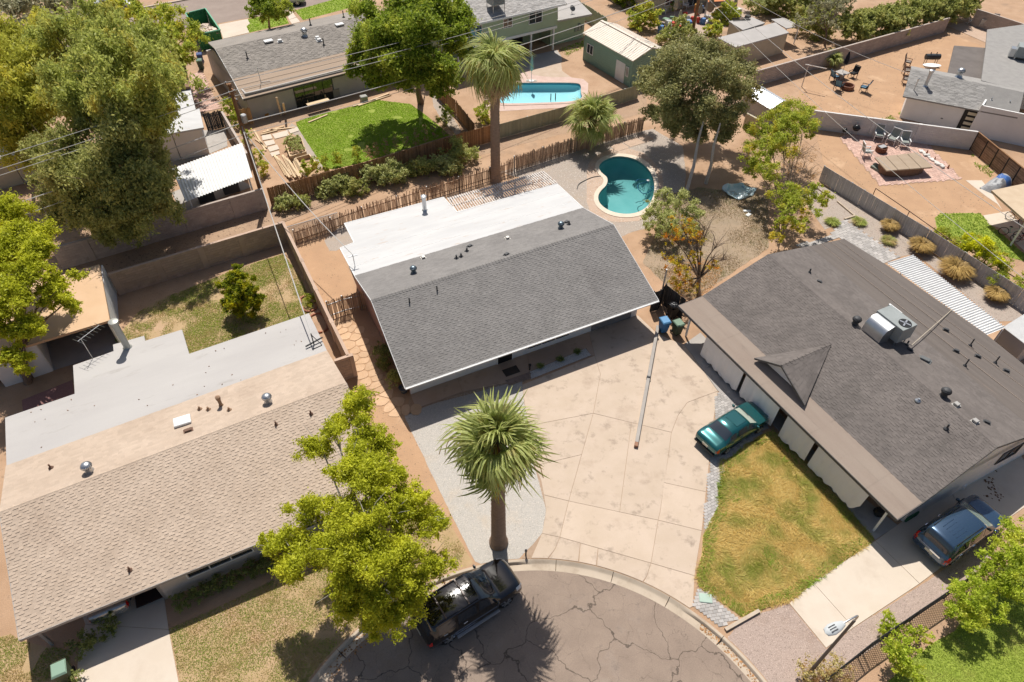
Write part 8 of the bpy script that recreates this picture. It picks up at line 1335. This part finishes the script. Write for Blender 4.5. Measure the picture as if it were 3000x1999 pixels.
ub = P(*cT([(1150, 1268)])[0]); tag(MB().box((ub.x, ub.y, .05), (.62, .46, .06), -.1).build('utility_cover', mat('utility_green', (.36, .46, .38), (.42, .52, .44)), None, bevel=.02), 'pale green utility box cover set in the kerbside pavers', 'utility cover')
sp2 = P(*cM([(95, 692)])[0]); tag(MB().tube([sp2, sp2 + Vector((0, 0, .45))], .04, 8).lathe([(.07, .42), (.07, .5), (0, .52)], sp2, 8).build('path_light', M_black), 'small black path light at the driveway edge by the kerb', 'path light'); sp3 = P(*cI([(122, 1258)])[0]); tag(MB().tube([sp3, sp3 + Vector((0, 0, .45))], .05, 8).lathe([(.09, .4), (.1, .5), (0, .56)], sp3, 8).build('path_light', M_black), 'small black lantern at the brick end of the planter', 'path light')
pt = P(*cH([(1020, 1290)])[0]); tag(MB().lathe([(.18, 0), (.28, .35), (.3, .4), (.24, .4), (.22, .3), (0, .28)], pt, 14).build('plant_pot', mat('pot_grey', (.12, .12, .12)), None), 'dark empty plant pot at the central house corner', 'plant pot')
ls = P(*cT([(1480, 1470)])[0]); a_, b_ = P(*cT([(1330, 1560)])[0]), P(*cT([(1640, 1385)])[0]); tag(MB().bar(a_ + Vector((0, 0, .07)), b_ + Vector((0, 0, .07)), .16, .14).build('landscape_timber', M_kerb), 'pale concrete edging strip between the dry lawn and gravel', 'edging')
for i, (a, b) in enumerate((((340, 480), (400, 520)), ((490, 580), (610, 680)), ((540, 705), (615, 682)))): tag(MB().bar(P(*cF([a])[0], .06), P(*cF([b])[0], .06), .12, .12).build('border_strip', M_kerb), ('pale border strip under the sumac tree', 'pale border strip along the side gravel', 'short pale border strip at the paver corner')[i], 'edging')
dk_ = P(452, 1748); tag(MB().box((dk_.x, dk_.y, .25), (1.5, .75, .06), F2.a).box((dk_.x, dk_.y + .3, .5), (1.5, .06, .5), F2.a).box((dk_.x - .5, dk_.y - .2, .12), (.08, .6, .24), F2.a).box((dk_.x + .5, dk_.y + .2, .12), (.08, .6, .24), F2.a).build('garden_bench', mat('bench_dark', (.035, .02, .018)), None), 'dark bench beside the tan house carport opening', 'bench')
pr2 = P(*cV([(1605, 690)])[0]); tag(MB().lathe([(.2, 0), (.26, .08), (.26, .4), (.18, .48), (.12, .5), (.12, .44), (0, .44)], pr2, 14).build('propane_tank', M_trim), 'white propane tank beside the dark house side wall', 'tank'); gc = P(*cV([(1030, 1040)])[0]); tag(MB().box((gc.x, gc.y, .2), (.9, .3, .4), .5).build('garden_crate', mat('crate_green', (.03, .12, .06)), None, bevel=.03), 'dark green crate at the dark house corner', 'crate'); bb = P(*cV([(670, 1010)])[0]); tag(MB().lathe([(.2, 0), (.3, .2), (.22, .45), (0, .5)], bb, 9).build('bin_bag', mat('bag_black', (.015, .015, .017)), None), 'black bag on the porch floor behind the last post', 'bag')
# cluttered yard at the top
for i, (q, h_, cl_) in enumerate((((855, 200), 3.0, (.30, .22, .15)), ((545, 170), 2.6, (.36, .31, .22)), ((580, 280), 2.4, (.38, .36, .26)), ((1085, 150), 2.4, (.40, .36, .25)), ((770, 200), 2.2, (.30, .26, .19)))): umbrella(('widest brown closed umbrella in the cluttered yard', 'closed tan umbrella near the white chair', 'closed pale umbrella in front of the cluttered yard', 'closed cream umbrella by the red toys', 'closed umbrella close to the far utility pole')[i], P(*cD([q])[0]), h_, cl_, .5 if i == 0 else .3)
oc = PL(cD([(860, 20), (1010, 10), (1060, -25), (860, -30)]), 2.4); OC = thing('orange_canopy', 'orange shade sail at the top edge of the cluttered yard', 'canopy', oc[0] * Vector((1, 1, 0)) if False else (oc[0].x, oc[0].y, 0)); MB().slab(oc, .04).build('sail', mat('orange_cloth', (.55, .2, .08)), OC)
for p in oc: MB().tube([(p.x, p.y, 0), p], .04).build('post', M_pipe, OC)
sheet('clutter_yard', PL(cD([(380, 120), (1150, 60), (1350, 140), (1000, 260), (880, 330), (600, 400), (380, 330)])), .01, mat('clutter_paving', (.46, .34, .27), (.4, .3, .24), scale=2, grain=.2, world=True), wig=.2)
rn = random.Random(4); cols = [(.6, .58, .55), (.5, .07, .05), (.1, .2, .4), (.08, .08, .08), (.55, .3, .08), (.4, .4, .38), (.2, .3, .2)]; nm_ = ['white', 'red', 'blue', 'black', 'orange', 'grey', 'green']
for i in range(46):
    u, v = rn.uniform(390, 1280), 0; v = 330 - (u - 390) * .25 + rn.uniform(-150, 10) if u < 900 else rn.uniform(110, 220); p = P(*cD([(u, v)])[0]); k = rn.randrange(7); d_ = (rn.uniform(.25, .9), rn.uniform(.25, .8), rn.uniform(.2, .9)); tag((MB().box((p.x, p.y, d_[2] / 2 + .01), d_, rn.uniform(0, 3)) if i % 3 else MB().lathe([(d_[0] * .4, 0), (d_[0] * .5, d_[2] * .7), (d_[0] * .42, d_[2])], p, 9)).build('yard_clutter', mat('clutter%d' % k, cols[k], grain=.1), None, bevel=.04 if i % 3 else 0), nm_[k] + ' item among the clutter strewn over the paved top yard', 'clutter', nm_[k] + ' clutter in the top yard')
for i, (q, yw) in enumerate((((440, 130), .2), ((650, 80), 1.0), ((490, 270), 2.0))): chair('plastic_chair', ('white plastic chair by the beige wall', 'white plastic chair near the cluttered doorway', 'white plastic chair tipped toward the shed side')[i], P(*cD([q])[0]), yw, M_trim, M_trim, 'white plastic chairs in the cluttered yard', 1.0)
